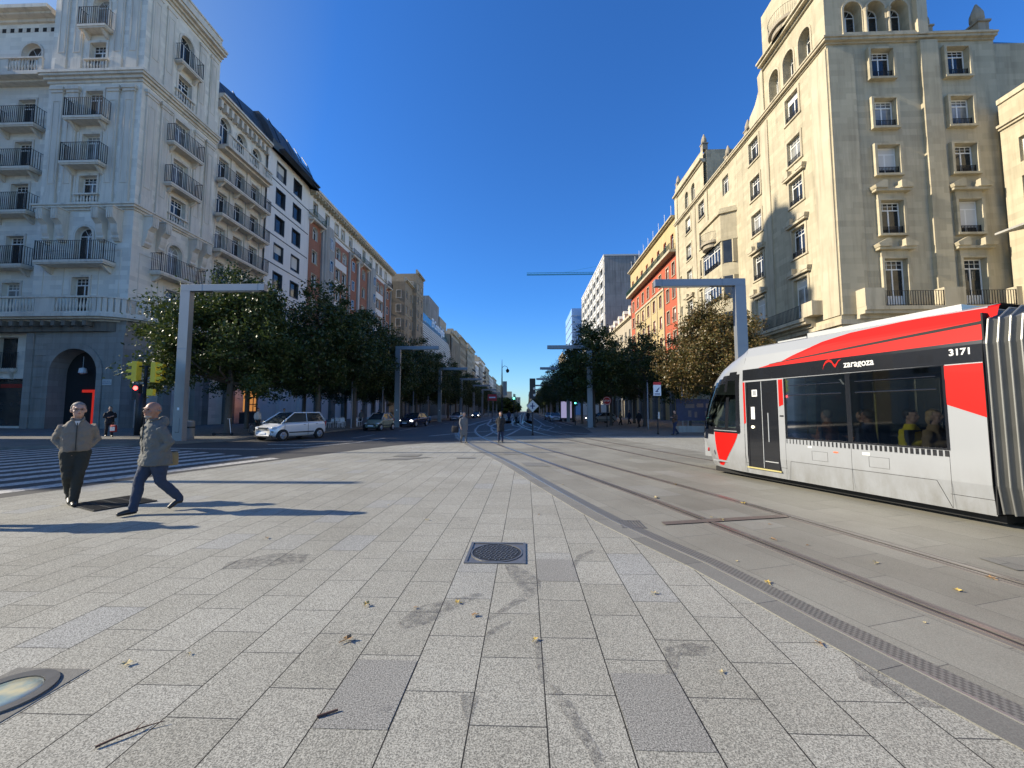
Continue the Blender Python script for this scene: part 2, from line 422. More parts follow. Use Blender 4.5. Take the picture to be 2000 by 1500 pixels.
def body(root, x0, y0, x1, y1, z1, mat, z0=0, name='wall', roofmat=None):
    """plain closed core (sides, back, roof) in world axes, inset from its facades"""
    m = MB(); m.box(x0, y0, z0, x1, y1, z1)
    rx, ry = root.location.x, root.location.y
    o = m.build(name, mat, root, loc=(-rx, -ry, 0)); return o
# ------------------------------------------------------------ wrapped bands
def offs(path, d):
    out = []; P = [Vector(p) for p in path]; n = len(P)
    for i in range(n):
        a = (P[i]-P[i-1]).normalized() if i else None; b = (P[i+1]-P[i]).normalized() if i < n-1 else None
        a = a or b; b = b or a
        na, nb = Vector((a.y, -a.x)), Vector((b.y, -b.x)); s = na+nb
        s = s / max(.2, s.dot(na)) if s.length > 1e-6 else na
        out.append((P[i].x + s.x*d, P[i].y + s.y*d))
    return out
def ring(m, path, d0, d1, z0, z1, mi=0):
    a, b = offs(path, d0), offs(path, d1)
    for i in range(len(path)-1):
        q = [a[i], a[i+1], b[i+1], b[i]]
        for z, rev in ((z0, True), (z1, False)):
            f = [(x, y, z) for x, y in (q if not rev else q[::-1])]; m.face(f[::-1], mi)
        m.face([(*b[i], z0), (*b[i+1], z0), (*b[i+1], z1), (*b[i], z1)], mi)
        m.face([(*a[i+1], z0), (*a[i], z0), (*a[i], z1), (*a[i+1], z1)], mi)
    for k in (0, -1): m.face([(*a[k], z0), (*b[k], z0), (*b[k], z1), (*a[k], z1)], mi)
def steps(m, path, z, prof, mi=0):
    for pr, h in prof: ring(m, path, -.35, pr, z, z+h, mi); z += h
    return z
def bal_path(m, path, d, z0, h, sp=.26, panel=None):
    """stone balustrade following a path at offset d"""
    ring(m, path, d-.13, d+.11, z0, z0+.14); ring(m, path, d-.15, d+.13, z0+h-.14, z0+h)
    p = [Vector(q) for q in offs(path, d)]; hh = h-.28; k = 0
    for i in range(len(p)-1):
        L_ = (p[i+1]-p[i]).length; n = max(1, int(L_/sp)); dr = (p[i+1]-p[i])/max(L_, 1e-6)
        for j in range(n):
            q = p[i] + dr*(L_*(j+.5)/n); k += 1
            if panel and (k % panel[0]) < panel[1]:
                nn = Vector((dr.y, -dr.x)); a = q-dr*(sp*.5)-nn*.09; b = q+dr*(sp*.5)-nn*.09; c = q+dr*(sp*.5)+nn*.07; e = q-dr*(sp*.5)+nn*.07
                m.prism([tuple(a), tuple(b), tuple(c), tuple(e)], z0+.14, z0+h-.14)
            else: m.lathe([(.05, z0+.14), (.04, z0+.14+hh*.12), (.09, z0+.14+hh*.38), (.035, z0+.14+hh*.8), (.05, z0+.14+hh)], q.x, q.y, 6)
def wpart(root, m, name, mat, smooth=False):
    return m.build(name, mat, root, smooth, (-root.location.x, -root.location.y, 0))
def console(m, x, z, w=.55, h=2.7, d=.75):
    """large scroll bracket: profile in (y, z)"""
    p = [(0,0),(-.18,.02),(-.32,.25),(-.30,.5),(-.42,.75),(-.5,1.1),(-.52,1.5),(-d*.95,1.9),(-d,2.3),(-d,h),(0,h)]
    m.prism([(a, z+b) for a, b in p], x-w/2, x+w/2, axis='x')
    m.tube([(x-w/2-.03,-d*.66,z+h-.42),(x+w/2+.03,-d*.66,z+h-.42)], .24, 10); m.tube([(x-w/2-.03,-.22,z+.32),(x+w/2+.03,-.22,z+.32)], .15, 8)
    m.box(x-w/2-.08, -d-.06, z+h-.12, x+w/2+.08, 0, z+h-.005)
    for k in (-.17, 0, .17): m.box(x+k-.04, -d-.035, z+h*.62, x+k+.04, -.4, z+h-.13)

# ============================================================ white corner building (left)
A = thing('corner_building', 'tall white corner building with stone arch, stacked iron balconies and scroll brackets', 'building', (-40, 40, 0))
FF = Facade(A, -44.5, 33.47, 0); FS = Facade(A, -35.5, 33.47, pi/2); FL = Facade(A, -63, 34.2, 0)
def tower_face(F, cx, w, big_bal, ground):
    ops = [(cx-.8, 10.5, cx+.8, 13.7), (cx-.8, 14.9, cx+.8, 18.4, True), (cx-.85, 20.7, cx+.85, 23.2),
           (cx-.85, 24.1, cx+.85, 27.2), (cx-.85, 28.35, cx+.85, 31.4), (cx-.8, 33.4, cx+.8, 36.2), (cx-.8, 37.35, cx+.8, 40.9, True)]
    F.wall(0, w, 9.7, 43.4, ops, M['white'], .45)
    F.wall(0, w, 0, 9.7, ground, M['basestone'], 1.3)
    for (a, b, c, d, *ar) in ops: F.win((a+c)/2, b, c-a, d-b, 'arch' if ar else 'cross' if d-b < 2.9 else 'door', .36, blind=False, sur=(.2,.07,'whitetrim',0))
    for z, bw, dp in ((14.9, big_bal, 1.15), (24.1, 3.7, .95), (28.35, 3.7, .95), (37.35, 2.7, .8)):
        F.balcony(cx, z, bw, dp, 1.75 if z < 40 else 1.1, br_n=2)
    for s in (-1, 1):
        for px in (1.95, 3.45):
            x = cx + s*px; t = MB()
            t.box(x-.5, -.16, 21.6, x+.5, .01, 31.2); t.box(x-.58, -.24, 31.2, x+.58, .01, 31.45); t.box(x-.66, -.32, 31.45, x+.66, .01, 31.75)
            t.box(x-.55, -.2, 20.55, x+.55, .01, 21.6)
            t.box(x-.45, -.13, 34.6, x+.45, .01, 41.6); t.box(x-.53, -.2, 41.6, x+.53, .01, 41.9)
            t.box(x-.5, -.18, 33.5, x+.5, .01, 34.6); F.part(t, 'pilaster', M['whitetrim'])
        t = MB(); t.box(cx+s*1.3-.09, -.05, 20.6, cx+s*1.3+.09, .01, 31.3); F.part(t, 'moulding', M['whitetrim'])
        for px in (1.85, 3.25): c = MB(); console(c, cx + s*px*(w/9), 16.9, .62, 2.95, .95); F.part(c, 'scroll_bracket', M['whitetrim'])
    for s_ in (-1, 1):
        for z0, z1 in ((22.4, 30.4), (35.2, 41.0), (10.6, 16.2)):
            for px in ((1.95, 3.45) if z0 > 20 else (2.6,)):
                x = cx + s_*px; q = MB(); hw = .32 if z0 > 20 else 1.0; y0 = -.20 if z0 < 31 and z0 > 20 else -.17 if z0 > 31 else -.04
                for a_ in ((x-hw, z0, x+hw, z0+.06), (x-hw, z1-.06, x+hw, z1), (x-hw, z0+.06, x-hw+.06, z1-.06), (x+hw-.06, z0+.06, x+hw, z1-.06)): q.box(a_[0], y0, a_[1], a_[2], y0+.05, a_[3])
                F.part(q, 'panel_moulding', M['whitetrim'])
    for z_, h_ in ((20.45, 1.0), (33.35, 1.15)): b = MB(); baluster_run(b, cx-1.15, cx+1.15, -.12, z_, h_); F.part(b, 'balustrade', M['whitetrim'])
tower_face(FF, 4.5, 9.0, 6.4, [(2.3, 0.0, 6.7, 7.2, True)])
tower_face(FS, 4.36, 8.73, 5.2, [(1.2, 0.0, 4.0, 6.4, True), (4.9, 0, 7.7, 6.4, True)])
corner = [(-44.5, 34.2), (-44.5, 33.47), (-35.5, 33.47), (-35.5, 42.2)]
t = MB(); steps(t, corner, 19.9, [(.12,.2),(.3,.2),(.42,.15)]); wpart(A, t, 'string_course', M['whitetrim'])
t = MB(); steps(t, corner, 32.2, [(.1,.25),(.3,.25),(.5,.2),(.6,.25)]); wpart(A, t, 'string_course', M['whitetrim'])
t = MB()
steps(t, corner, 42.3, [(.15,.3),(.4,.25),(.75,.3),(.9,.25)])
wpart(A, t, 'cornice', M['whitetrim']); t = MB(); ring(t, corner, -.3, .1, 43.4, 44.9); ring(t, corner, -.35, .2, 44.9, 45.1); wpart(A, t, 'parapet', M['whitetrim'])
# long curved stone balcony over the arcade
arc = [(-63, 33.5), (-37.6, 33.5)] + [(-37.6+2.1*sin(a), 35.6-2.1*cos(a)) for a in (pi/12, pi/6, pi/4, pi/3, pi*5/12)] + [(-35.5, 35.6), (-35.5, 51.0)]
t = MB(); steps(t, arc, 9.55, [(.55,.15),(1.0,.15),(1.3,.3)]); bal_path(t, arc, 1.1, 10.15, 1.5, .3, (17, 6))
wpart(A, t, 'stone_balcony', M['whitetrim'])
t = MB(); p = offs(arc, 0)
ring(t, arc, -.3, .35, 8.7, 9.54)
for i, (ax, ay) in enumerate([(-62+j*.95, 33.47) for j in range(26)]): t.box(ax-.17, ay-1.0, 9.1, ax+.17, ay-.36, 9.54)
for j in range(16): t.box(-35.5+.36, 36+j*.95-.17, 9.1, -34.5, 36+j*.95+.17, 9.54)
wpart(A, t, 'soffit', M['soffit'])
# arch moulding, door and portal at street level
t = MB(); FF.surround(t, 4.5, 0, 4.4, 7.2, .5, .12, True)
for x in (.35, 8.65): t.box(x-.35, -.12, 0, x+.35, .01, 8.6)
for k in range(9): t.box(.72, -.045, .9+k*.95, 1.75, .004, .92+k*.95)
FF.part(t, 'arch_moulding', M['basestone'])
t = MB(); t.box(2.3, 1.3, 0, 6.7, 1.5, 7.3); FF.part(t, 'arch_back', M['dark'])
M['portal'] = emit('lit_red_panel', (.75,.03,.015), .30)
t = MB(); t.box(5.1, 1.1, 0, 5.45, 1.28, 3.6); t.box(4.1, 1.1, 3.35, 5.1, 1.28, 3.6); FF.part(t, 'red_door_frame', M['portal'])
t = MB(); t.lathe([(.02,5.6),(.25,5.5),(.3,5.1),(.12,5.0)], 4.5, .7, 10); t.tube([(4.5,.7,5.6),(4.5,.7,6.6)], .015, 4); FF.part(t, 'hanging_lamp', M['paintw'])
for F_, xx, yy in ((FF, 5.4, 0), ): pass
t = MB(); t.box(7.15, -.03, 3.95, 8.05, .005, 4.45); o = FF.part(t, 'street_name_plate', M['blind'])
M['ink'] = plain('blue_ink', (.03,.06,.18), .5)
for k, s_ in enumerate(('PASEO DE LA', 'INDEPENDENCIA')): text_mesh(s_, .11, M['ink'], A, 'plate_lettering', FF.loc(7.6, -.035, 4.25-k*.17), align='CENTER')
# recessed left wing
lops = []
for cx in (15.5, 10.5, 5.5):
    for z, h in ((10.5,3),(14.95,3),(20.0,3),(24.15,3),(28.35,3)): lops.append((cx-.85, z, cx+.85, z+h))
    lops.append((cx-1.0, 33.4, cx+1.0, 37.1, True))
FL.wall(0, 18.5, 9.7, 39.2, lops, M['white'], .45)
FL.wall(0, 18.5, 0, 9.7, [(14.3,.3,17.4,4.6), (14.4,5.6,16.6,8.4), (8.5,.3,12.5,4.6), (2.5,.3,6.5,4.6)], M['white'], .6)
t = MB()
for a, b, c, d, *ar in lops:
    FL.win((a+c)/2, b, c-a, d-b, 'arch' if ar else 'door', .36, blind=False, sur=(.2,.07,'whitetrim',0))
for i in range(22): t.box(.4+i*.82, -.02, 38.3, .4+i*.82+.4, .01, 38.75)
FL.part(t, 'trim', M['whitetrim'])
t = MB()
for i in range(22): t.box(.8+i*.82, -.012, 38.3, .8+i*.82+.4, .004, 38.72)
FL.part(t, 'attic_vent', M['dark'])
for cx in (15.5, 10.5, 5.5):
    for z in (14.95, 20.0, 24.15, 28.35): FL.balcony(cx, z, 4.1, 1.0, 1.7)
t = MB(); pth = [(-63, 34.2), (-45.0, 34.2)]; steps(t, pth, 32.7, [(.6,.2),(1.2,.3)]); bal_path(t, pth, 1.0, 33.2, 1.5, .3, (15, 5)); wpart(A, t, 'stone_balcony', M['whitetrim']); t = MB()
steps(t, pth, 39.2, [(.2,.3),(.7,.2),(1.1,.35)])
wpart(A, t, 'cornice', M['whitetrim'])
t = MB(); t.box(14.3, .6, .3, 17.4, .7, 8.4); t.box(2.5, .6, .3, 12.5, .7, 4.6); FL.part(t, 'shop_window', M['glass'])
t = MB(); t.box(14.6, .5, 3.8, 17.1, .58, 4.15); M['signdk'] = plain('dark_red_sign', (.30,.02,.015), .5); FL.part(t, 'shop_sign', M['signdk'])
o = FL.balcony(15.5, 5.5, 2.6, .3, 1.5)
# street wing with three arched windows under the eaves
wx = (10.4, 13.1, 15.9)
wops = []
for cx in wx:
    for z in (10.5, 16.0, 20.15, 24.35, 28.5): wops.append((cx-.75, z, cx+.75, z+3.0))
    wops.append((cx-.85, 33.0, cx+.85, 36.6, True))
FS.wall(8.73, 17.75, 9.7, 38.0, wops, M['white'], .45, y=.35)
FS.wall(8.73, 17.75, 0, 9.7, [(9.6,0,12.6,6.4,True), (13.6,0,16.6,6.4,True)], M['greystone'], 1.3)
t = MB()
for a, b, c, d, *ar in wops:
    FS.win((a+c)/2, b, c-a, d-b, 'arch' if ar else 'door', .7, blind=False, sur=(.18,.06,'whitetrim',.35))
for i in range(11): t.box(8.9+i*.84, -.25, 37.0, 9.25+i*.84, .36, 37.9)
for x in (11.75, 14.5, 17.3): t.box(x-.3, .2, 20, x+.3, .36, 32.4)
FS.part(t, 'trim', M['whitetrim'])
t = MB()
for i in range(10): t.box(9.4+i*.84, .33, 37.1, 9.62+i*.84, .36, 37.6)
FS.part(t, 'attic_vent', M['dark'])
for z in (16.0, 20.15, 24.35, 28.5): FS.balcony(13.2, z, 8.4, .95, 1.6, br_n=4)
t = MB(); pth = [(-35.5, 42.9), (-35.5, 51.0)]; steps(t, pth, 32.3, [(.5,.25),(.95,.3)]); bal_path(t, pth, .8, 32.85, 1.35, .3, (9, 3)); wpart(A, t, 'stone_balcony', M['whitetrim']); t = MB()
steps(t, [(-35.5, 42.25), (-35.5, 51.2)], 38.0, [(.1,.15),(.5,.2),(.7,.25)])
wpart(A, t, 'cornice', M['whitetrim'])
body(A, -44, 34.9, -36.05, 42.1, 43.3, M['white']); body(A, -62.9, 34.9, -44.2, 50, 39.1, M['white']); body(A, -44.2, 42.1, -36.3, 51.1, 38.2, M['white'])
# upper stage of the tower, above the frame
t = MB(); t.box(-43.6, 34.4, 43.2, -37.2, 39.4, 51.5); t.box(-43.9, 34.1, 51.5, -36.9, 39.7, 52.2)
for x in (-42.4, -40.4, -38.4): t.box(x-.4, 34.3, 45.5, x+.4, 34.41, 49.5)
wpart(A, t, 'tower_top', M['white'])
t = MB(); t.lathe([(3.1,52.2),(2.9,53.2),(2.2,54.6),(1.0,55.4),(.3,55.8),(.15,57)], -40.4, 36.9, 20); wpart(A, t, 'dome', M['zincpanel'], True)

# ============================================================ modern infill with dark zinc attic
B = thing('apartment_building', 'smooth white apartment block with two columns of dark square windows and folded black attic', 'building', (-40, 56, 0))
FB = Facade(B, -35.5, 51.2, pi/2)
bops = [(c-1.15, z-1.25, c+1.15, z+1.25) for c in (3.0, 7.1) for z in (12.1, 16.1, 20.2, 24.3, 28.4, 32.4, 36.3)]
FB.wall(0, 10.35, 6.5, 38.5, bops, M['modern'], .35); FB.wall(0, 10.35, 0, 6.5, [(.8,0,4.6,5.5), (5.8,0,9.6,5.5)], M['modern'], 1.2)
t = MB()
for a, b, c, d in bops:
    FB.win((a+c)/2, b+.1, c-a-.2, d-b-.2, 'modern', .28)
    for q in ((a,b,a+.12,d),(c-.12,b,c,d),(a+.12,d-.12,c-.12,d),(a+.12,b,c-.12,b+.12)): t.box(q[0]+.002, -.02, q[1]+.002, q[2]-.002, .3, q[3]-.002)
FB.part(t, 'window_lining', M['zincpanel'])
t = MB()
for z in (10.1, 14.1, 18.2, 22.3, 26.4, 30.4, 34.4): t.box(.05, -.06, z, 10.3, .003, z+.12)
FB.part(t, 'string_course', M['darkframe'])
body(B, -48, 51.25, -36.0, 61.5, 38.4, M['modern'])
t = MB()   # attic: faceted wedge running over the neighbouring wing, its lip over the facade
pr = [(-34.5,38.45),(-34.3,39.2),(-35.2,41.2),(-36.6,43.2),(-46,43.2),(-46,38.45)]
def seg(y0, y1, s0, s1, mi=0):
    p0 = [(x - s0[0], y0, z + s0[1]*(z > 38.5)) for x, z in pr]; p1 = [(x - s1[0], y1, z + s1[1]*(z > 38.5)) for x, z in pr]
    for i in range(len(pr)-1): t.face([p0[i], p0[i+1], p1[i+1], p1[i]], mi)
    return p0, p1
a0, _ = seg(41.0, 45.5, (2.6, -.6), (2.2, .2)); seg(45.5, 51.2, (2.2, .2), (1.5, .5)); seg(51.2, 56.0, (.6, .4), (0, .1)); _, e1 = seg(56.0, 61.5, (0, .1), (-.5, -1.5))
t.face(a0); t.face(e1[::-1]); t.face([(x-.6, 51.2, z+.4*(z>38.5)) for x, z in pr])
wpart(B, t, 'attic', M['zincpanel'])
t = MB()
for y0, y1, x0, x1, z0, z1 in ((52.2,54.6,-35.1,-35.7,40.2,41.3),(56.6,60.4,-34.45,-35.0,39.6,40.7)):
    n = Vector((.8, 0, .6))*.05
    t.face([(x0+n.x, y0, z0+n.z), (x0+n.x, y1, z0+n.z), (x1+n.x, y1, z1+n.z), (x1+n.x, y0, z1+n.z)])
wpart(B, t, 'skylight', M['glass'])
for y in (42.2, 43.6, 45.4, 47.2, 49.3, 52.0, 54.8, 56.4, 58.4, 60.6):
    sh = 2.2 if y < 45.5 else 1.8 if y < 51.2 else .25; up = .1 if y < 45.5 else .35 if y < 51.2 else .25
    t = MB(); t.tube([(-34.25-sh, y, 39.2+up), (-35.15-sh, y, 41.2+up), (-36.55-sh, y+.6, 43.25+up)], .07, 5); wpart(B, t, 'attic_rib', M['zinc'])
t = MB(); t.prism([(-34.6, 38.2), (-33.7, 38.35), (-33.7, 38.55), (-34.6, 38.5)], 52.0, 61.6, axis='y'); wpart(B, t, 'eaves_lip', M['zinc'])

# ============================================================ red brick block with modillion cornice
Cb = thing('brick_building', 'long red brick and cream apartment block under a deep bracketed cornice', 'building', (-40, 80, 0))
FC = Facade(Cb, -35.5, 61.6, pi/2); Lc = 40.2
wall_ops = {'b': [], 'c': []}
red = MB(); crm = MB(); bops = []
def unit(x):
    # brick strip, cream pilaster, bowed bay, brick framed panel, pilaster and narrow brick strip
    for z, ar in ((10.2,0),(14.4,0),(18.4,0),(22.4,0),(26.4,0),(30.4,1)): bops.append((x+1.3, z, x+2.7, z+2.1, bool(ar)))
    for z, ar in ((14.4,0),(18.4,0),(22.4,0),(26.4,0),(30.4,1)):
        for c in (10.3, 12.9): bops.append((x+c-.85, z, x+c+.85, z+2.1, bool(ar)))
    for z in (34.9,): 
        for c in (1.9, 5.9, 9.4, 12.0, 15.4): bops.append((x+c-.6, z, x+c+.6, z+1.9))
for x in (0, 20.1): unit(x)
FC.wall(0, Lc, 6.5, 38.2, bops, M['modern'], .3)
FC.wall(0, Lc, 0, 6.5, [(x, 0, x+3.4, 5.4) for x in (1,6,11,16,21,26,31,36)], M['greystone'], 1.2)
for a, b, c, d, *ar in bops: FC.win((a+c)/2, b, c-a, d-b, 'arch' if ar and ar[0] else 'plain2', .22, sur=(.12,.09,'creamtrim',0))
def strip(m, x0, x1, z0, z1, holes, p=.05):
    """thin veneer of other material, cut around the windows"""
    zs = sorted({z0, z1} | {z for h in holes for z in (h[1], h[3])}); xs = sorted({x0, x1} | {x for h in holes for x in (h[0], h[2])})
    zs = [z for z in zs if z0 <= z <= z1]; xs = [x for x in xs if x0 <= x <= x1]
    for i in range(len(zs)-1):
        for j in range(len(xs)-1):
            xc, zc = (xs[j]+xs[j+1])/2, (zs[i]+zs[i+1])/2
            if not any(h[0] < xc < h[2] and h[1] < zc < h[3] for h in holes): m.box(xs[j], -p, zs[i], xs[j+1], .0, zs[i+1])
for x in (0, 20.1):
    strip(red, x+.25, x+4.0, 12.2, 33.2, bops); strip(red, x+8.6, x+14.6, 8, 33.4, [h for h in bops] + [(x+9.2, zz+2.3, x+14.0, zz+3.8) for zz in (10.2,14.4,18.4,22.4,26.4)])
    strip(red, x+15.4, x+18.6, 8, 33.2, [(x+16.3, z, x+17.6, z+2) for z in (14.4,18.4,22.4,26.4,30.4)])
    t = MB()
    for s_ in (x+4.0, x+7.9, x+14.6, x+18.6): t.box(s_, -.35, 7, s_+.55, -.001, 33.6)
    n = 6; xa, xb = x+4.56, x+7.89; cx = (xa+xb)/2; r = (xb-xa)/2
    poly = [(cx-r*cos(pi*i/n), -.85*sin(pi*i/n)**.7 if 0 < i < n else 0) for i in range(n+1)]
    t.prism(poly, 9, 34.4); FC.part(t, 'bay', M['greygreen'])
    for z in (14.4,18.4,22.4,26.4,30.4): FC.win(cx, z, 1.1, 2.1, 'plain2', -.93, blind=False)
    for z in (14.4,18.4,22.4,26.4,30.4): FC.win(x+16.95, z, 1.2, 2.0, 'plain2', -.09, blind=False)
    FC.balcony(x+2.1, 33.5, 4.2, .9, 1.3, 'whitetrim', True, 'greeniron'); FC.balcony(x+17.0, 33.5, 3.4, .9, 1.2)
FC.part(red, 'brick_panel', M['brick'])
t = MB()
t.box(0, -.12, 34.2, Lc, .001, 34.5); modillions(t, .4, Lc-.4, 37.5, 1.0, .35, .95, .45)
FC.part(t, 'trim', M['creamtrim'])
t = MB(); steps(t, [(-35.5, 61.62), (-35.5, 101.8)], 37.96, [(1.05,.2),(1.25,.3),(.5,.3),(.2,.9)]); wpart(Cb, t, 'cornice', M['whitetrim'])
body(Cb, -48, 61.65, -36.0, 101.7, 38.1, M['modern'])
# ============================================================ simple street block used for the farther houses
def street_block(name, label, side, X, Y0, Y1, top, mat, rows, cols, ww=1.3, wh=1.9, style='plain2', z0=8, front=False, bal=(), corn=.6, grp=None, deep=14, extra=None, base=0):
    """side -1: left row (facade faces +X), +1: right row (faces -X)"""
    r = thing(name, label, 'building', (X + side*6, (Y0+Y1)/2, 0), 0, grp); L_ = Y1-Y0
    F = Facade(r, X, Y0, pi/2) if side < 0 else Facade(r, X, Y1, -pi/2)
    dz = (top-1.5-z0)/rows; dx = L_/cols
    ops = [(dx*(j+.5)-ww/2, z0+dz*i+.9, dx*(j+.5)+ww/2, z0+dz*i+.9+wh) for i in range(rows) for j in range(cols)]
    F.wall(0, L_, 5.5, top, ops, mat, .3); F.wall(0, L_, 0, 5.5, [(dx*j+.6, 0, dx*(j+1)-.6, 4.6) for j in range(cols)] if dx > 2 else [], M['greystone'], 1.0)
    for a, b, c, d in ops: F.win((a+c)/2, b, ww, wh, style, .2)
    t = MB(); pth = [(X, Y0+.02), (X, Y1-.02)] if side < 0 else [(X, Y1-.02), (X, Y0+.02)]
    steps(t, pth, top, [(corn*.5,.2),(corn,.3),(.1,.7)])
    for i in range(1, rows, 2): ring(t, pth, -.01, .1, z0+dz*i+.1, z0+dz*i+.3)
    wpart(r, t, 'cornice', M['creamtrim'])
    for i in bal: F.balcony(L_/2, z0+dz*i+.85, L_*.86, .9, 1.1, br_n=4)
    x0, x1 = (X-deep, X-.5) if side < 0 else (X+.5, X+deep)
    body(r, x0, Y0+.05, x1, Y1-.05, top-.01, mat)
    fr = Facade(r, x0 if side < 0 else X, Y0, 0); fo = []
    if front:
        W_ = X-x0 if side < 0 else x1-X
        n = front; fx = [W_*(k+.5)/n for k in range(n)]
        fo = [(x-ww/2, z0+dz*i+.9, x+ww/2, z0+dz*i+.9+wh) for i in range(rows) for x in fx]
        fr.wall(0, W_, 0, top, fo, mat, .3)
        for a, b, c, d in fo: fr.win((a+c)/2, b, ww, wh, style, .2, sur=(.14,.04,'whitetrim',0))
    else: fr.wall(0 if side < 0 else 0, .5 if side > 0 else .5, 0, .1, [], mat)
    return r, F, fr
r, F, _ = street_block('apartment_building', 'lower beige brick block standing forward beside the red brick building', -1, -32.2, 103, 110, 36.6, M['beige'], 7, 2, 1.2, 2.0, front=4)
r, F, _ = street_block('apartment_building', 'taller beige brick block with white framed windows behind the lower beige one', -1, -31.1, 110.1, 117.5, 41.2, M['beige'], 8, 2, 1.2, 2.1, front=4)
# department store with louvred front
D = thing('department_store', 'department store with striped white louvres, dark glass top and script sign', 'building', (-36, 140, 0))
t = MB(); prof = [(-31.4, 6), (-31.2, 14), (-31.0, 22), (-31.5, 26.5), (-32.5, 30.5)]
for i in range(30):
    z = 6.5 + i*.8
    k = max(j for j in range(4) if prof[j][1] <= z); f = (z-prof[k][1])/(prof[k+1][1]-prof[k][1]); x = prof[k][0]+(prof[k+1][0]-prof[k][0])*f
    t.box(x-.5, 118.5, z, x+.15, 163, z+.42); t.box(-38, 118.0, z, x-.2, 118.45, z+.42)
wpart(D, t, 'louvre', M['louvre'])
t = MB(); t.box(-45, 118.6, 0, -32.1, 163, 30.3); wpart(D, t, 'wall', M['zinc'])
t = MB(); t.prism([(-45, 30.3), (-32.3, 30.3), (-33.6, 34.2), (-45, 34.2)], 118.6, 163, axis='y'); wpart(D, t, 'glass_top', M['tealglass'])
t = MB(); t.box(-41, 119.5, 34.2, -37.5, 127, 41.6); wpart(D, t, 'rooftop_block', M['louvre'])
t = MB(); t.box(-48, 134, 34.2, -33.5, 150, 41.9); wpart(D, t, 'rooftop_block', M['concrete'])
t = MB(); t.box(-46, 150.1, 34.2, -33.2, 162.9, 38.4); wpart(D, t, 'rooftop_block', M['farcream'])
for z in (17.5, 25):
    t = MB(); t.box(-37.4, 117.9, z, -33.4, 117.98, z+3.2); wpart(D, t, 'window', M['glass'])
M['signw'] = plain('white_sign_letters', (.85,.87,.9), .4)
o = text_mesh('El Corte Inglés', 4.2, M['signw'], D, 'sign', (-31.9-D.location.x, 144-D.location.y-12, 30.6), (pi/2, 0, pi/2), .12, .3, .82, .05)
far_l = [(163.1,183,34.2,'farcream',7,9),(183.1,203,36.5,'beige',7,7),(203.1,222,34.0,'farcream',7,7),(222.1,240,37.5,'farcream',7,5),
         (240.1,258,30.5,'modern',6,6),(258.1,278,33.0,'greygreen',6,6),(278.1,300,37.0,'modern',8,5),(300.1,330,35.0,'farcream',8,6),
         (330.1,372,31.0,'modern',7,8),(372.1,420,33.5,'greygreen',7,8),(420.1,480,30,'farcream',6,9),(480.1,560,33,'beige',6,9)]
words = ['with tall stone pilasters beyond the department store','with darker brick and attic rooms','with stone bays and plain parapet','with stacked terraces, stepping up above its neighbours',
 'white low block among the far left houses','grey six storey block among the far left houses','white tower with deep balconies, last high one on the left','cream block beyond the white balcony tower',
 'white long block far down the left side','grey block far down the left side','low cream block near the end of the left row','brown block closing the left row']
for i, (a, b, z, mt, rw, cl) in enumerate(far_l):
    r, F, _ = street_block('apartment_building', 'far left street house ' + words[i], -1, -31+(i%3)*.4, a, b, z, M[mt], rw, cl, (b-a)/cl*.42, 2.1, 'mod2' if i > 7 else 'plain2', grp='houses far down the left side', bal=(2,4) if i in (3,4,6) else ())
    if i == 0:
        t = MB()
        for k in range(10): t.box(k*2.2, -.5, 8, k*2.2+.6, -.001, 32.5)
        F.part(t, 'pilaster', M['farcream'])
    if i in (1, 3, 6): 
        t = MB(); t.box(-39, a+3, z+.9, -33, b-4, z+3.8); t.box(-38, a+5, z+3.8, -35, a+7, z+5.2); wpart(r, t, 'penthouse', M['farcream'])
    if i == 6:
        for k in range(7): F.balcony(11, 9.5+k*3.4, 12, 1.6, 1.0, 'soffit')

# ============================================================ right: cream stone corner building
R = thing('corner_building', 'large sunlit cream stone corner building with arcaded tower, bay window and pedimented windows', 'building', (32, 45, 0))
GF = Facade(R, 25.5, 32.2, 0); GS = Facade(R, 25.5, 65.5, -pi/2)
def sx(Y): return 65.5 - Y
rowsz = [(29.4,2.45),(25.1,2.4),(21.05,2.4),(16.0,2.75),(10.2,3.7)]
fops = [(c-.9, z, c+.9, z+h) for c in (4.3, 10.4) for z, h in rowsz]
flog = [(c-.75, 33.45, c+.75, 36.4, True) for c in (2.35, 4.25, 6.15)]
GF.wall(0, 13.6, 9.0, 32.6, fops, M['cream'], .36)
GF.wall(0, 8.0, 32.6, 44.0, flog + [(c-.7, 39, c+.7, 42.2, True) for c in (2.35, 4.25, 6.15)], M['cream'], .9)
GF.wall(0, 13.6, 0, 9.0, [(1.6,0,5.4,6.4,True),(7.4,0,11.4,6.4,True)], M['cream'], 1.4)
for a, b, c, d, *ar in fops: GF.win((a+c)/2, b+.02, c-a-.04, d-b-.04, 'door' if d-b > 3 else 'cross', .16, blind=random.random() < .14)
for a, b, c, d, *ar in flog: GF.win((a+c)/2, b, c-a-.04, d-b, 'arch', .75)
t = MB()
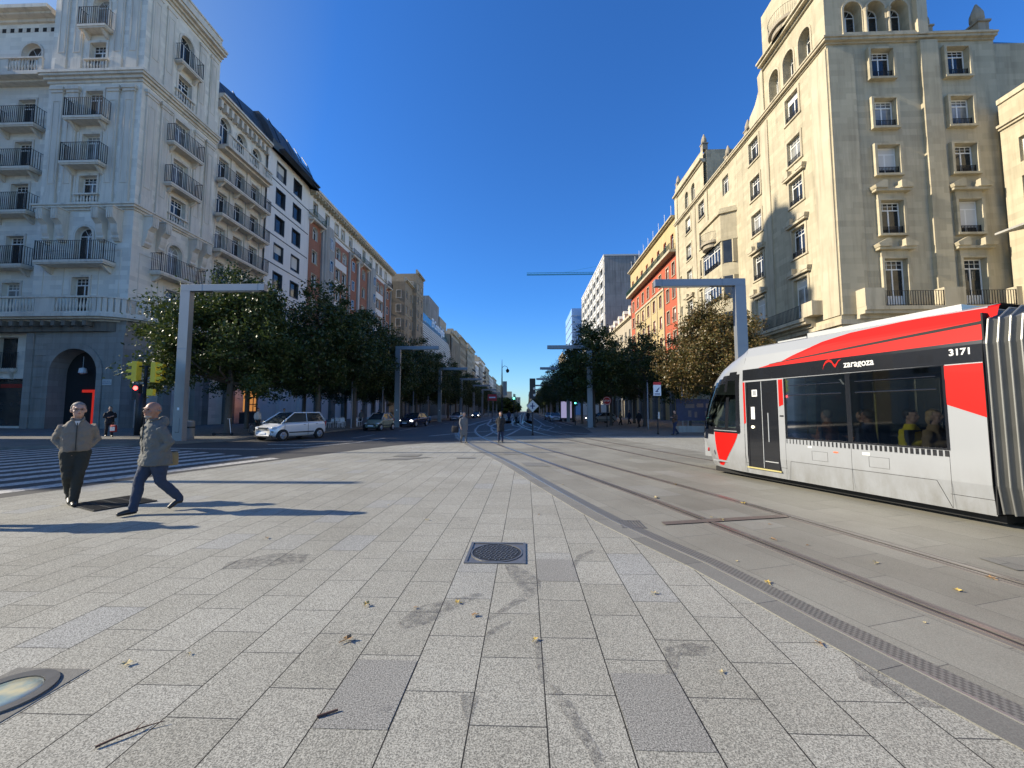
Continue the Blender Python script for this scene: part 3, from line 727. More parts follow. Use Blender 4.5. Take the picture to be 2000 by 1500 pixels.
for c in (4.3, 10.4):
    for (z, h), ped in zip(rowsz, (0,0,0,1,1)):
        a, b = c-.9, c+.9
        t.box(a-.2, -.3, z-.02, a, .002, z+h+.16); t.box(b, -.3, z-.02, b+.2, .002, z+h+.16); t.box(a, -.3, z+h, b, .002, z+h+.16)
        t.box(a-.22, -.34, z-.2, b+.22, .002, z-.02) if z > 11 else None
        if ped:   # broken pediment above, held on the jambs
            zz = z+h+.9; t.box(a-.15, -.2, z+h+.16, b+.15, .002, zz)
            for s in (-1, 1):
                x0 = c + s*1.45
                t.prism([(x0, zz), (c+s*.55, zz), (c+s*.55, zz+.62), (c+s*.75, zz+.7), (x0+s*.1, zz+.26)], -.62, .002, axis='y')
            t.box(a-.5, -.5, zz-.2, b+.5, .002, zz-.003)
        GF.part(t, 'window_surround', M['cream']); t = MB()
t.box(.02, -.14, 9.4, 2.1, .002, 32.2); t.box(7.4, -.32, 9.4, 8.8, .002, 32.5)
GF.part(t, 'pilaster', M['cream'])
t = MB()
for c in (2.35, 4.25, 6.15): GF.surround(t, c, 33.45, 1.5, 2.95, .16, .06, True)
for c in (3.3, 5.2): t.lathe([(.16,33.4),(.13,33.6),(.12,35.3),(.2,35.6)], c, -.12, 10)
t.box(1.3, -.25, 33.1, 7.2, .002, 33.42); t.box(7.25, -.4, 32.9, 8.05, .3, 44)
GF.part(t, 'loggia_trim', M['creamtrim'])
for c in (4.3, 10.4):
    for z, h in rowsz[:4]: GF.sillrail(c, z, 1.72, .62).location.y -= .12
# street side
cols = [36.6, 42.9, 55.9, 60.6]
sops = [(sx(Y)-.9, z, sx(Y)+.9, z+h) for Y in cols for z, h in rowsz] + [(sx(49.2)-.75, 29.2, sx(49.2)+.75, 31.5)] + [(sx(64.0)-.35, z, sx(64.0)+.35, z+1.6) for z in (12,17,22)]
GS.wall(0, 33.3, 9.0, 32.6, sops, M['cream'], .4)
GS.wall(0, 33.3, 0, 9.0, [(1.5+k*4.6, 0, 4.9+k*4.6, 6.4, True) for k in range(7)], M['cream'], 1.4)
slog = [(sx(Y)-.75, 33.45, sx(Y)+.75, 36.4, True) for Y in (34.6, 36.8, 39.0)]
GS.wall(sx(40.6), 33.3, 32.6, 44.0, slog, M['cream'], .9)
for a, b, c, d, *ar in sops: GS.win((a+c)/2, b+.02, c-a-.04, d-b-.04, 'door' if d-b > 3 else 'cross', .26, blind=(b < 11 and 20 < a < 24) or random.random() < .14)
for a, b, c, d, *ar in slog: GS.win((a+c)/2, b, c-a-.04, d-b, 'arch', .75)
t = MB()
for Y in cols:
    for (z, h), ped in zip(rowsz, (0,0,1 if Y == 36.6 else 0,1,1)):
        c = sx(Y); t = MB(); GS.surround(t, c, z, 1.8, h, .22, .08)
        if ped:
            zz = z+h+.5
            for s in (-1, 1): t.prism([(c+s*1.4, zz), (c+s*.5, zz), (c+s*.5, zz+.6), (c+s*1.5, zz+.28)], -.42, .002, axis='y')
            t.box(c-1.35, -.36, zz-.2, c+1.35, .002, zz-.003)
        GS.part(t, 'window_surround', M['creamtrim'])
t = MB()
t.box(sx(34.1), -.1, 9.4, 33.28, .002, 32.2); t.box(sx(41.6), -.1, 9.4, sx(40.3), .002, 32.2); t.box(.02, -.15, 9.4, 1.0, .002, 38.4); t.box(sx(54.6), -.15, 9.4, sx(53.9), .002, 32.4); t.box(sx(58.7), -.1, 9.4, sx(57.9), .002, 32.4)
GS.part(t, 'trim', M['creamtrim'])
t = MB()
for Y in (34.6, 36.8, 39.0): GS.surround(t, sx(Y), 33.45, 1.5, 2.95, .16, .06, True)
GS.part(t, 'loggia_trim', M['creamtrim'])
for Y in cols:
    for z, h in rowsz[:4]: GS.sillrail(sx(Y), z, 1.72, .6)
# bay window on the street side
bx0, bx1 = sx(54.0), sx(46.9); t = MB()
poly = [(bx0, 0), (bx0+.9, -1.5), (bx1-.9, -1.5), (bx1, 0)]
def bayband(z0, z1, g=0): t.prism([(bx0-g, 0), (bx0+.9-g*.5, -1.5-g), (bx1-.9+g*.5, -1.5-g), (bx1+g, 0)], z0, z1)
for z0, z1 in ((8.6,10.6),(13.6,15.2),(18.0,19.6),(22.4,25.8)): bayband(z0, z1)
bayband(25.8, 26.1, .25); bayband(26.1, 26.5, .1); bayband(22.4, 22.6, .12)
for z0, z1 in ((10.6,13.6),(15.2,18.0),(19.6,22.4)):
    for x in (bx0+1.0, bx1-1.0): t.box(x-.22, -1.48, z0, x+.22, -.7, z1)
    for x0, x1 in ((bx0+.02, bx0+.30), (bx1-.30, bx1-.02)): t.box(x0, -.55, z0, x1, 0, z1)
GS.part(t, 'bay', M['cream'])
for z0, z1 in ((10.62,13.58),(15.22,17.98),(19.62,22.38)):
    for q_ in (-1, 0, 1): GS.win((bx0+bx1)/2+q_*(bx1-bx0-2.5)/3, z0, (bx1-bx0-2.5)/3, z1-z0, 'arch2' if False else 'cross', -1.4, blind=False); GS.sillrail((bx0+bx1)/2, z0, 3.4, .6).location += Vector((-1.55, 0, 0))
    for xa, xb in (((bx0+.12, -.35), (bx0+.8, -1.35)), ((bx1-.8, -1.35), (bx1-.12, -.35))):
        g = MB(); g.face([(xa[0], xa[1], z0), (xb[0], xb[1], z0), (xb[0], xb[1], z1), (xa[0], xa[1], z1)]); GS.part(g, 'side_window', M['glass'])
# rounded little balcony of the bay and of the tower
for cxx, z, rr in (((bx0+bx1)/2, 23.2, 1.5), (sx(37.0), 39.2, 1.7)):
    t = MB(); off = -1.5 if z < 30 else 0; n = 12
    arcp = [(cxx-rr*cos(pi*i/n), off-rr*.75*sin(pi*i/n)) for i in range(n+1)]
    t.prism(arcp, z-.3, z); t.prism([(cxx+(a-cxx)*.8, off+(b-off)*.8) for a, b in arcp], z-.8, z-.3)
    o = GS.part(t, 'round_balcony', M['creamdark'])
    g = MB()
    for i in range(n): g.tube([(*arcp[i], z+1.05), (*arcp[i+1], z+1.05)], .02, 4)
    for i in range(n*2+1):
        q = (cxx-(rr-.03)*cos(pi*i/n/2), off-(rr-.03)*.75*sin(pi*i/n/2)); g.tube([(*q, z), (*q, z+1.05)], .012, 4)
    g.build('railing', M['iron'], o)
t = MB(); pth = [(25.5, 65.5), (25.5, 32.2), (39.1, 32.2)]
steps(t, pth, 32.55, [(.12,.15),(.35,.2),(.45,.15)])
steps(t, [(25.5, 40.6), (25.5, 32.2), (33.6, 32.2)], 37.9, [(.2,.25),(.6,.25),(.8,.2)])
steps(t, [(25.5, 65.5), (25.5, 55)], 37.3, [(.2,.25),(.5,.25)])
ring(t, [(25.5, 55), (25.5, 40.6)], -.3, .05, 33.05, 33.5); ring(t, [(33.6, 32.2), (39.1, 32.2)], -.3, .05, 33.05, 33.5)
wpart(R, t, 'cornice', M['creamtrim'])
# raised end pavilion
E2 = [(sx(Y)-.6, 33.6, sx(Y)+.6, 36.2, True) for Y in (58.6, 61.0)]
GS.wall(0, sx(55), 32.9, 39.2, E2, M['cream'], .5)
for a, b, c, d, *ar in E2: GS.win((a+c)/2, b, c-a, d-b, 'arch', .4)
body(R, 26.0, 55.0, 34, 65.45, 39.1, M['cream'], 33); body(R, 26.55, 33.2, 33.4, 40.55, 43.9, M['cream'], 33)
body(R, 26.1, 32.9, 52, 65.45, 32.9, M['cream'])
t = MB(); t.prism([(26.2, 32.9), (28.6, 35.4), (44, 35.4), (44, 32.9)], 40.6, 54.9, axis='y')
t.prism([(33.0, 32.9), (35.2, 35.2), (44, 35.2), (44, 32.9)], 33.4, 40, axis='x') if False else t.prism([(32.9,32.9),(35.5,35.6),(41,35.6),(41,32.9)], 33.5, 42, axis='x')
wpart(R, t, 'roof', M['zinc'])
def finial(x, y, z, k=1):
    t = MB(); t.box(x-.4*k, y-.4*k, z, x+.4*k, y+.4*k, z+.9*k); t.box(x-.5*k, y-.5*k, z+.9*k, x+.5*k, y+.5*k, z+1.05*k)
    t.lathe([(.28*k, z+1.05*k), (.42*k, z+1.4*k), (.4*k, z+1.8*k), (.22*k, z+2.3*k), (.06*k, z+2.7*k)], x, y, 10)
    wpart(R, t, 'finial', M['creamdark'])
for x, y, z, k in ((34.0,32.6,33.2,.9),(38.4,32.6,33.2,1.1),(25.9,44.5,33.3,.8),(25.9,55.4,39.2,.9),(25.9,65,39.2,.8),(25.9,49,33.3,.8),(33.6,55.4,39.2,.9)): finial(x, y, z, k)
# stone scroll where the tower steps down to the roof
t = MB(); t.prism([(41.2+k[0], 33.05+k[1]) for k in ((0,0),(-.6,0),(-.6,5.2),(.3,4.9),(.2,3.2),(.9,2.2),(1.9,1.6),(2.2,.9),(1.9,0))], 25.35, 26.0, axis='x'); wpart(R, t, 'scroll', M['creamtrim'])
# main-floor balcony: stone pedestals and iron between
t = MB(); steps(t, [(25.5, 42.0), (25.5, 36.2), (25.5, 35.0)], 9.0, [(.4,.3),(.9,.25),(1.05,.3)]); ring(t, [(25.5, 35.3), (25.5, 34.0)], 0, 1.0, 9.86, 11.1); ring(t, [(25.5, 42.0), (25.5, 41.0)], 0, 1.0, 9.86, 11.1)
steps(t, [(26.6, 32.2), (38.6, 32.2)], 9.0, [(.4,.3),(.9,.25),(1.05,.3)])
for a, b in ((26.6, 28.1), (32.6, 34.2), (38.0, 38.6)): ring(t, [(a, 32.2), (b, 32.2)], 0, 1.0, 9.86, 11.3)
ring(t, [(25.5, 65.4), (25.5, 32.2), (25.5+13, 32.2)], 0, .22, 8.6, 8.99)
o = wpart(R, t, 'stone_balcony', M['creamtrim'])
for x0, x1 in ((28.1, 32.6), (34.2, 38.0)):
    link('railing', rail_mesh(x0, x1, .95, 1.2, M['iron'], -.95), o, (0, 32.2, 9.86))
link('railing', rail_mesh(0, 5.7, .95, 1.2, M['iron'], -.95), o, (25.5, 41.0, 9.86), -pi/2)
# neighbour at the right edge, nearer, its side wall in full sun
N_ = thing('building', 'cream side building with white fluted panel and canopy at the right edge', 'building', (44, 27, 0))
NS = Facade(N_, 38.4, 31.7, -pi/2)
nops = [(1.1, z, 2.1, z+h) for z, h in ((8.8,2.6),(12.9,2.9),(17.2,2.6),(20.9,2.0))]
NS.wall(0, 16, 0, 26.4, nops, M['cream'], .4)
for a, b, c, d in nops: NS.win((a+c)/2, b, c-a, d-b, 'plain2', .3, blind=False)
t = MB(); steps(t, [(38.4, 31.7), (38.4, 15.7)], 24.2, [(.15,.2),(.3,.2)]); ring(t, [(38.4, 31.7), (38.4, 15.7)], -.3, .12, 26.4, 26.8); ring(t, [(38.4, 31.7), (38.4, 15.7)], 0, .5, 8.0, 8.5)
for a, b, c, d in nops: pass
wpart(N_, t, 'cornice', M['creamtrim']); body(N_, 38.9, 15.8, 52, 32.1, 26.3, M['cream'])
t = MB()
for k in range(5): t.tube([(37.7, 28.6-k*.45, 17.2), (37.7, 28.6-k*.45, 26)], .22, 8)
for k in range(5): t.tube([(37.7, 28.6-k*.45, 12.2), (37.7, 28.6-k*.45, 15.6)], .22, 8)
wpart(N_, t, 'fluted_sign_panel', M['louvre'])
t = MB(); t.box(37.0, 26.3, 15.7, 38.38, 29.1, 17.0); wpart(N_, t, 'panel_box', M['zinc'])
t = MB(); t.prism([(38.38, 15.6), (36.0, 15.1), (36.0, 15.25), (38.38, 16.0)], 28.3, 30.6, axis='y'); wpart(N_, t, 'canopy', M['greygreen'])

# ============================================================ red and yellow block
Q = thing('apartment_building', 'red and yellow plastered apartment block with long dark balcony under the roof', 'building', (32, 80, 0))
QF = Facade(Q, 25.5, 94.0, -pi/2); L_ = 28.4
qops = []; 
qx = [1.9, 5.6, 9.3, 12.9, 16.5, 20.2, 24.0, 26.9]
for x in qx:
    for z in (9, 13, 17, 21, 24.9): qops.append((x-.65, z, x+.65, z+2.3))
for x in [1.9+3.55*k for k in range(8)]: qops.append((x-.7, 29.5, x+.7, 32.2, True))
QF.wall(0, L_, 6, 34.4, qops, M['redren'], .3); QF.wall(0, L_, 0, 6, [(1+k*4.7, 0, 4.4+k*4.7, 5) for k in range(6)], M['greystone'], 1.2)
for a, b, c, d, *ar in qops: QF.win((a+c)/2, b, c-a, d-b, 'arch' if ar else 'plain2', .22, blind=None if not ar else False, sur=None if ar else (.13,.09,'creamtrim',0))
y = MB(); strip(y, 3.9, 22.1, 7, 23.8, qops, .06); QF.part(y, 'yellow_panel', M['yelren']); y = MB(); strip(y, .02, L_-.02, 29.0, 34.3, [(a-.0, b, c, d) for a, b, c, d, *_ in qops], .06); QF.part(y, 'yellow_panel', M['yelren'])
t = MB()
for x in (3.75, 7.45, 11.1, 14.7, 18.35, 22.1): t.box(x-.12, -.2, 7, x+.12, -.061, 23.9)
t.box(3.7, -.26, 23.81, 22.3, -.001, 24.2); t.box(0, -1.2, 28.5, L_, -.001, 28.95)
QF.part(t, 'trim', M['creamtrim'])
o = QF.put(rail_mesh(0, L_, 1.15, 1.0, M['greeniron'], 0, .16), 'railing', 0, 0, 28.95)
t = MB(); steps(t, [(25.5, 93.95), (25.5, 65.6)], 34.4, [(.5,.2),(.8,.25)]); wpart(Q, t, 'cornice', M['creamtrim'])
t = MB()
for k in range(9): t.tube([(25.3, 67+k*3.2, 34.8), (25.3, 67+k*3.2, 37.2)], .04, 5)
wpart(Q, t, 'aerial', M['paintw'])
body(Q, 26.0, 65.6, 40, 93.95, 34.3, M['yelren'])
# low house with dormers
r, F, _ = street_block('apartment_building', 'low cream house with brown tiled roof and white dormers before the concrete tower', 1, 25.5, 94.1, 124.5, 24.0, M['farcream'], 4, 8, 1.4, 2.1, z0=7)
t = MB(); t.prism([(25.6, 24.4), (29.5, 28.4), (36, 28.4), (36, 24.4)], 94.2, 124.4, axis='y'); wpart(r, t, 'roof', M['tile'])
for k in range(5):
    t = MB(); y0 = 97+k*5.6; t.box(26.0, y0, 24.4, 29.0, y0+1.8, 27.0); t.prism([(y0-.2, 27.0), (y0+2.0, 27.0), (y0+.9, 28.0)], 25.9, 29.4, axis='x'); wpart(r, t, 'dormer', M['whitetrim'])
# concrete slab tower
T4 = thing('office_tower', 'grey concrete slab tower with rows of ribbon windows on its sunny side', 'building', (31, 150, 0))
TF = Facade(T4, 25.5, 175, -pi/2); t4 = [(2+k*6.8, 8+i*4.3, 8.2+k*6.8, 10.3+i*4.3) for k in range(7) for i in range(10)]
TF.wall(0, 50, 0, 51.6, t4, M['louvre'], .5)
for a, b, c, d in t4: TF.win((a+c)/2, b, c-a, d-b, 'strip', .4, blind=False)
t = MB()
for k in range(8): t.box(1.2+k*6.8, -.35, 5, 1.7+k*6.8, -.001, 51)
for i in range(11): t.box(0, -.15, 6.9+i*4.3, 50, -.002, 7.3+i*4.3)
TF.part(t, 'fin', M['louvre'])
T5 = Facade(T4, 25.5, 125, 0); f5 = [(8.2, 8+i*4.3, 11.0, 10.3+i*4.3) for i in range(10)]
T5.wall(0, 11.4, 0, 51.6, f5, M['concrete'], .4)
for a, b, c, d in f5: T5.win((a+c)/2, b, c-a, d-b, 'mod2', .3, blind=False)
body(T4, 26.1, 125.6, 36.9, 174.9, 51.5, M['concrete'])
t = MB(); t.box(25.3, 124.8, 51.6, 37.1, 175.2, 52.1); wpart(T4, t, 'roof_slab', M['louvre'])
# blue glass slab behind
G5 = thing('office_tower', 'slim pale blue glass tower beside the grey concrete slab', 'building', (26, 200, 0))
t = MB(); t.box(22.2, 186, 0, 31, 214, 50.6); wpart(G5, t, 'wall', M['bluepanel'])
t = MB()
for k in range(12): t.box(22.0, 185.85, 4+k*3.9, 31.05, 214.1, 4.12+k*3.9)
wpart(G5, t, 'floor_line', M['greygreen'])
far_r = [(216,236,31,'farcream',7,5,'tall pale block right behind the blue glass tower'),(236.1,262,36.0,'beige',8,5,'brown tower with rounded balconies on the right'),(262.1,300,30,'modern',6,8,'white block past the balcony tower on the right'),
         (300.1,350,27,'farcream',6,8,'cream block far down the right side'),(350.1,420,30,'greygreen',6,9,'grey block far down the right side'),(420.1,500,27,'beige',5,9,'brown block near the end of the right row'),(500.1,580,31,'modern',6,8,'white block closing the right row')]
for i, (a, b, z, mt, rw, cl, w_) in enumerate(far_r):
    r, F, fr = street_block('apartment_building', w_, 1, 22.5 if i < 2 else 25, a, b, z, M[mt], rw, cl, (b-a)/cl*.4, 2.1, grp='houses far down the right side', front=3 if i in (0,1) else False)
    if i == 1:
        for k in range(8):
            t = MB(); t.prism([(5-5.4*cos(pi*j/10), -2.4*sin(pi*j/10)) for j in range(11)], 9.0+k*3.3, 9.9+k*3.3); fr.part(t, 'round_balcony', M['brick'])
# things closing the vista
E1 = thing('building', 'pale building closing the far end of the avenue', 'building', (-25, 640, 0))
t = MB(); t.box(-60, 630, 0, -8, 650, 24); t.box(-40, 629, 24, -22, 648, 33); t.box(8, 640, 0, 50, 660, 26); t.box(18, 638, 26, 30, 650, 34); wpart(E1, t, 'wall', M['farcream'])
t = MB()
for k in range(16):
    for i in range(6): t.box(-58+k*3.1, 629.9, 3+i*3.4, -56.6+k*3.1, 630.02, 4.9+i*3.4)
wpart(E1, t, 'window', M['glass'])
mon = thing('monument', 'pale stone monument column at the end of the avenue', 'monument', (3.5, 330, 0))
t = MB(); t.box(-2.5, -2.5, 0, 2.5, 2.5, 3); t.box(-1.6, -1.6, 3, 1.6, 1.6, 8); t.build('pedestal', M['cream'], mon)
t = MB(); t.lathe([(1.1,8),(.9,10),(.7,13),(.9,15),(.5,16.5),(.55,17.3),(.2,18)], 0, 0, 10); t.build('statue', M['cream'], mon, True)
# tower crane behind the concrete tower
K = thing('tower_crane', 'teal tower crane jib reaching over the street behind the concrete tower', 'crane', (52, 215, 0))
M['teal'] = plain('teal_paint', (.03,.22,.26), .5)
t = MB()
for s in (-.8, .8):
    for q in (-.8, .8): t.box(s-.12, q-.12, 0, s+.12, q+.12, 84)
for i in range(28): t.tube([(-.8, -.8, i*3), (.8, -.8, i*3+3)], .07, 4); t.tube([(-.8, .8, i*3+3), (-.8, -.8, i*3)], .07, 4)
t.build('mast', M['teal'], K)
t = MB()
for q in (-.6, .6): t.box(-51, q-.1, 77.2, 14, q+.1, 77.45)
t.box(-51, -.09, 78.35, 14, .09, 78.55)
for i in range(40): x = -51+i*1.6; t.tube([(x, -.6, 77.3), (x+.8, 0, 78.45)], .06, 4); t.tube([(x+.8, 0, 78.45), (x+1.6, .6, 77.3)], .06, 4)
t.tube([(0,0,84), (-30,0,78.5)], .05, 4); t.tube([(0,0,84),(13,0,78.5)], .05, 4)
t.build('jib', M['teal'], K); t = MB(); t.box(9, -1, 74.5, 13, 1, 77.1); t.build('counterweight', M['concrete'], K)
# blocks on the near left of the square, outside the picture: they shade the crossing
OB = thing('building', 'tall cream block across the side street, left of the square', 'building', (-66, 27, 0))
O1 = Facade(OB, -55, 22.2, pi/2); oo = [(1.2+k*2.6, 9+i*4, 2.5+k*2.6, 11.4+i*4) for k in range(4) for i in range(7)]
O1.wall(0, 10.8, 0, 37, oo, M['white'], .4)
for a, b, c, d in oo: O1.win((a+c)/2, b, c-a, d-b, 'cross', .3)
body(OB, -80, 22.2, -55.5, 33.0, 36.9, M['white'])
OC = thing('building', 'lower white block on the left side of the square', 'building', (-60, 12, 0))
O2 = Facade(OC, -50, 6.4, pi/2); oo = [(1.2+k*2.8, 6+i*3.6, 2.6+k*2.8, 8.2+i*3.6) for k in range(4) for i in range(4)]
O2.wall(0, 13, 0, 20.6, oo, M['modern'], .4)
for a, b, c, d in oo: O2.win((a+c)/2, b, c-a, d-b, 'cross', .3)
body(OC, -75, 6.4, -50.5, 19.4, 20.5, M['modern'])
# ============================================================ ground
def granite(name, c1, c2, bw, bh, ang=0, off=(0,0), mort=.006, mcol=(.07,.07,.065), speck=.3, blue=.25, dirt=(.8,.79,.77), scale=None):
    m, nt, N, L, P = nm(name)
    co = N.new('ShaderNodeTexCoord').outputs['Object']
    mp = N.new('ShaderNodeMapping'); mp.vector_type = 'TEXTURE'; mp.inputs['Location'].default_value = (off[0], off[1], 0)
    mp.inputs['Rotation'].default_value = (0, 0, ang); L.new(co, mp.inputs[0])
    sp = N.new('ShaderNodeSeparateXYZ'); L.new(mp.outputs[0], sp.inputs[0]); cb = N.new('ShaderNodeCombineXYZ')
    L.new(sp.outputs[1], cb.inputs[0]); L.new(sp.outputs[0], cb.inputs[1])
    br = N.new('ShaderNodeTexBrick'); br.inputs['Scale'].default_value = 1; br.inputs['Brick Width'].default_value = bw; br.inputs['Row Height'].default_value = bh
    br.inputs['Mortar Size'].default_value = mort*.5; br.inputs['Mortar Smooth'].default_value = .3; br.offset = .42; br.offset_frequency = 2
    br.inputs['Color1'].default_value = (0,0,0,1); br.inputs['Color2'].default_value = (1,1,1,1); br.inputs['Mortar'].default_value = (.5,.5,.5,1)
    L.new(cb.outputs[0], br.inputs['Vector'])
    c = mixc(N, L, ramp(N, L, br.outputs['Color'], .1, .9), c1, c2)
    c = mixc(N, L, ramp(N, L, br.outputs['Color'], .90, .97), c, mixc(N, L, blue, c, (.25,.28,.33)))
    big = noise(N, L, .45, 6, .62, co); c = mixc(N, L, ramp(N, L, big, .35, .72), c, mixc(N, L, 1.0, c, dirt, 'MULTIPLY'))
    st = noise(N, L, 1.7, 5, .7, co, (1, .35, 1)); c = mixc(N, L, ramp(N, L, st, .62, .80), c, mixc(N, L, 1.0, c, (.70,.70,.70), 'MULTIPLY'))
    s1 = noise(N, L, 120, 2, .5, co); s2 = noise(N, L, 260, 1, .5, co)
    gr = mixc(N, L, .45, ramp(N, L, s1, .38, .64), ramp(N, L, s2, .36, .66))
    c = mixc(N, L, speck, c, gr, 'OVERLAY')
    c = mixc(N, L, ramp(N, L, br.outputs['Fac'], .3, .9), c, mcol)
    if bh < .5 and bw > .5:   # long open joints between the strips, and gum spots
        a_ = N.new('ShaderNodeMath'); a_.operation = 'DIVIDE'; L.new(sp.outputs[0], a_.inputs[0]); a_.inputs[1].default_value = bh
        f_ = N.new('ShaderNodeMath'); f_.operation = 'PINGPONG'; L.new(a_.outputs[0], f_.inputs[0]); f_.inputs[1].default_value = .5
        g_ = N.new('ShaderNodeMath'); g_.operation = 'LESS_THAN'; L.new(f_.outputs[0], g_.inputs[0]); g_.inputs[1].default_value = .0095
        c = mixc(N, L, g_.outputs[0], c, (.022,.021,.018))
        v_ = N.new('ShaderNodeTexVoronoi'); v_.inputs['Scale'].default_value = 2.6; L.new(co, v_.inputs['Vector'])
        c = mixc(N, L, ramp(N, L, v_.outputs['Distance'], .022, .034, (.55,.55,.55), (0,0,0)), c, (.12,.115,.105))
    L.new(c, P.inputs['Base Color']); P.inputs['Roughness'].default_value = .72; P.inputs['Specular IOR Level'].default_value = .35
    iv = N.new('ShaderNodeMath'); iv.operation = 'SUBTRACT'; iv.inputs[0].default_value = 1; L.new(br.outputs['Fac'], iv.inputs[1])
    p = bumpn(N, L, P, iv.outputs[0], .6, .006); bumpn(N, L, P, s1, .25, .003, p)
    return m
M['paving'] = granite('granite_paving', (.33,.32,.272), (.372,.362,.312), .575, .41, 0, (-.30, .12), .0065, mcol=(.05,.048,.043), speck=.72)
M['bed'] = granite('track_paving', (.245,.235,.195), (.29,.28,.235), 1.1, .62, .30, (.3, .2), .006, mcol=(.10,.095,.085), speck=.25, blue=.1, dirt=(.70,.68,.66))
M['bluegr'] = granite('blue_granite', (.285,.278,.25), (.31,.30,.27), 3, 3, 0, (-1.9, -1.7), .0, speck=.8, blue=0)
M['darkgr'] = granite('dark_granite_band', (.19,.185,.165), (.235,.23,.205), .9, 5, .30, (1.4,0), .006, mcol=(.05,.05,.05), speck=.25, blue=0)
M['side'] = granite('pavement', (.165,.16,.14), (.20,.19,.17), .6, .4, pi/2, (0,0), .008, speck=.5)
def asphalt():
    m, nt, N, L, P = nm('asphalt'); co = N.new('ShaderNodeTexCoord').outputs['Object']
    c = mixc(N, L, ramp(N, L, noise(N, L, .3, 5, .6, co), .3, .7), (.048,.046,.043), (.066,.063,.058))
    c = mixc(N, L, .4, c, ramp(N, L, noise(N, L, 120, 2, .5, co), .3, .7), 'OVERLAY')
    L.new(c, P.inputs['Base Color']); P.inputs['Roughness'].default_value = .8; bumpn(N, L, P, noise(N, L, 90, 2), .4, .004); return m
M['asphalt'] = asphalt()
def worn(name, col, lo=.42, hi=.58, under=(.075,.072,.07)):
    m, nt, N, L, P = nm(name); co = N.new('ShaderNodeTexCoord').outputs['Object']
    L.new(mixc(N, L, ramp(N, L, noise(N, L, 9, 5, .7, co), lo, hi), under, col), P.inputs['Base Color']); P.inputs['Roughness'].default_value = .65; return m
M['paint'] = worn('road_paint', (.52,.50,.45), .34, .50); M['oldpaint'] = worn('faded_road_paint', (.34,.35,.36), .34, .58)
def sheet(name, poly, z, mat):
    m = MB(); m.face([(x, y, z) for x, y in poly]); return struct(m.build(name, mat))
t = MB(); t.face([(-3000,-1500,-.01),(3000,-1500,-.01),(3000,5000,-.01),(-3000,5000,-.01)]); struct(t.build('ground', M['side']))
sheet('road', [(-120,-60),(60,-60),(60,800),(-120,800)], 0, M['asphalt'])
edge = [(-13,-30),(-12.6,-8),(-11.5,0),(-10.4,5),(-9.9,7.4),(-9.15,10.5),(-8.2,13.4),(-7.1,16.7),(-6.2,18.9),(-5.2,20.2),(-3.9,21.0),(-2.1,21.8),(.5,23),(3.4,26),(5.2,31),(5.9,40),(6,600)]
sheet('plaza', edge[:13] + [(3.4,26),(60,31.6),(60,-30)], .006, M['paving'])
sheet('pavement', [(3.4,26)] + edge[14:] + [(25.9,600),(25.9,33),(60,31.6)], .006, M['side'])
kp = [(-75,13.2),(-30,14.6),(-24,15.8),(-20.4,17.2),(-18,18.9),(-16.6,21),(-15.8,24),(-15.4,28),(-15.3,600)]
t = MB(); t.prism(kp + [(-36,600),(-36,36),(-75,36)], 0, .12); struct(t.build('pavement', M['side']))
t = MB(); ring(t, kp[::-1], -.0, .0, 0, 0) if False else ring(t, kp, -.001, .18, .0, .13); o = struct(t.build('kerb', M['greystone']))
t = MB(); ring(t, [(6.0,600),(6.0,42)], -.001, .22, .0, .05); struct(t.build('kerb', M['greystone']))
def spline(pts, step=.6):
    out = []; P = [Vector(p) for p in pts]
    for i in range(len(P)-1):
        a = P[max(i-1,0)]; b = P[i]; c = P[i+1]; d = P[min(i+2,len(P)-1)]; n = max(1, int((c-b).length/step))
        n = min(n, 60)
        for k in range(n):
            u = k/n; out.append(tuple(.5*((2*b)+(c-a)*u+(2*a-5*b+4*c-d)*u*u+(3*b-a-3*c+d)*u**3)))
    out.append(tuple(P[-1])); return out
T1 = spline([(10.6,-16),(8.7,-10.5),(6.9,-5.2),(5.2,0),(4.28,3),(3.72,5.2),(3.13,7.45),(2.3,10.2),(1.45,13),(-.4,19),(-2.0,25),(-3.3,32),(-4.1,40),(-4.5,50),(-4.6,100),(-4.6,600)])
T2 = spline([(14.8,-16),(13.1,-10.5),(11.4,-5.2),(9.7,0),(7.94,5.5),(6.3,10.7),(5.35,14),(4.3,18.5),(3.0,24),(1.6,31),(.55,40),(-.2,50),(-.9,65),(-1.2,100),(-1.2,600)])
G = spline([(9.1,-16),(7.1,-10.5),(5.3,-5.2),(3.45,0),(2.8,2.2),(2.45,3.3),(2.1,4.5),(1.46,6.1),(.6,9.1),(-.44,12.9),(-2.4,19),(-4.0,25),(-5.3,32),(-6.2,40),(-6.6,50),(-6.7,100),(-6.7,600)])
rb = offs(T2, 2.2)
cut = lambda P_, f: [p for p in P_ if f(p[1])]
sheet('tram_bed', cut(G, lambda y: y < 25.5) + cut(rb, lambda y: y < 27.5)[::-1], .010, M['bed'])
sheet('tram_roadway', cut(G, lambda y: y > 24.9) + cut(rb, lambda y: y > 26.9)[::-1], .0095, M['asphalt'])
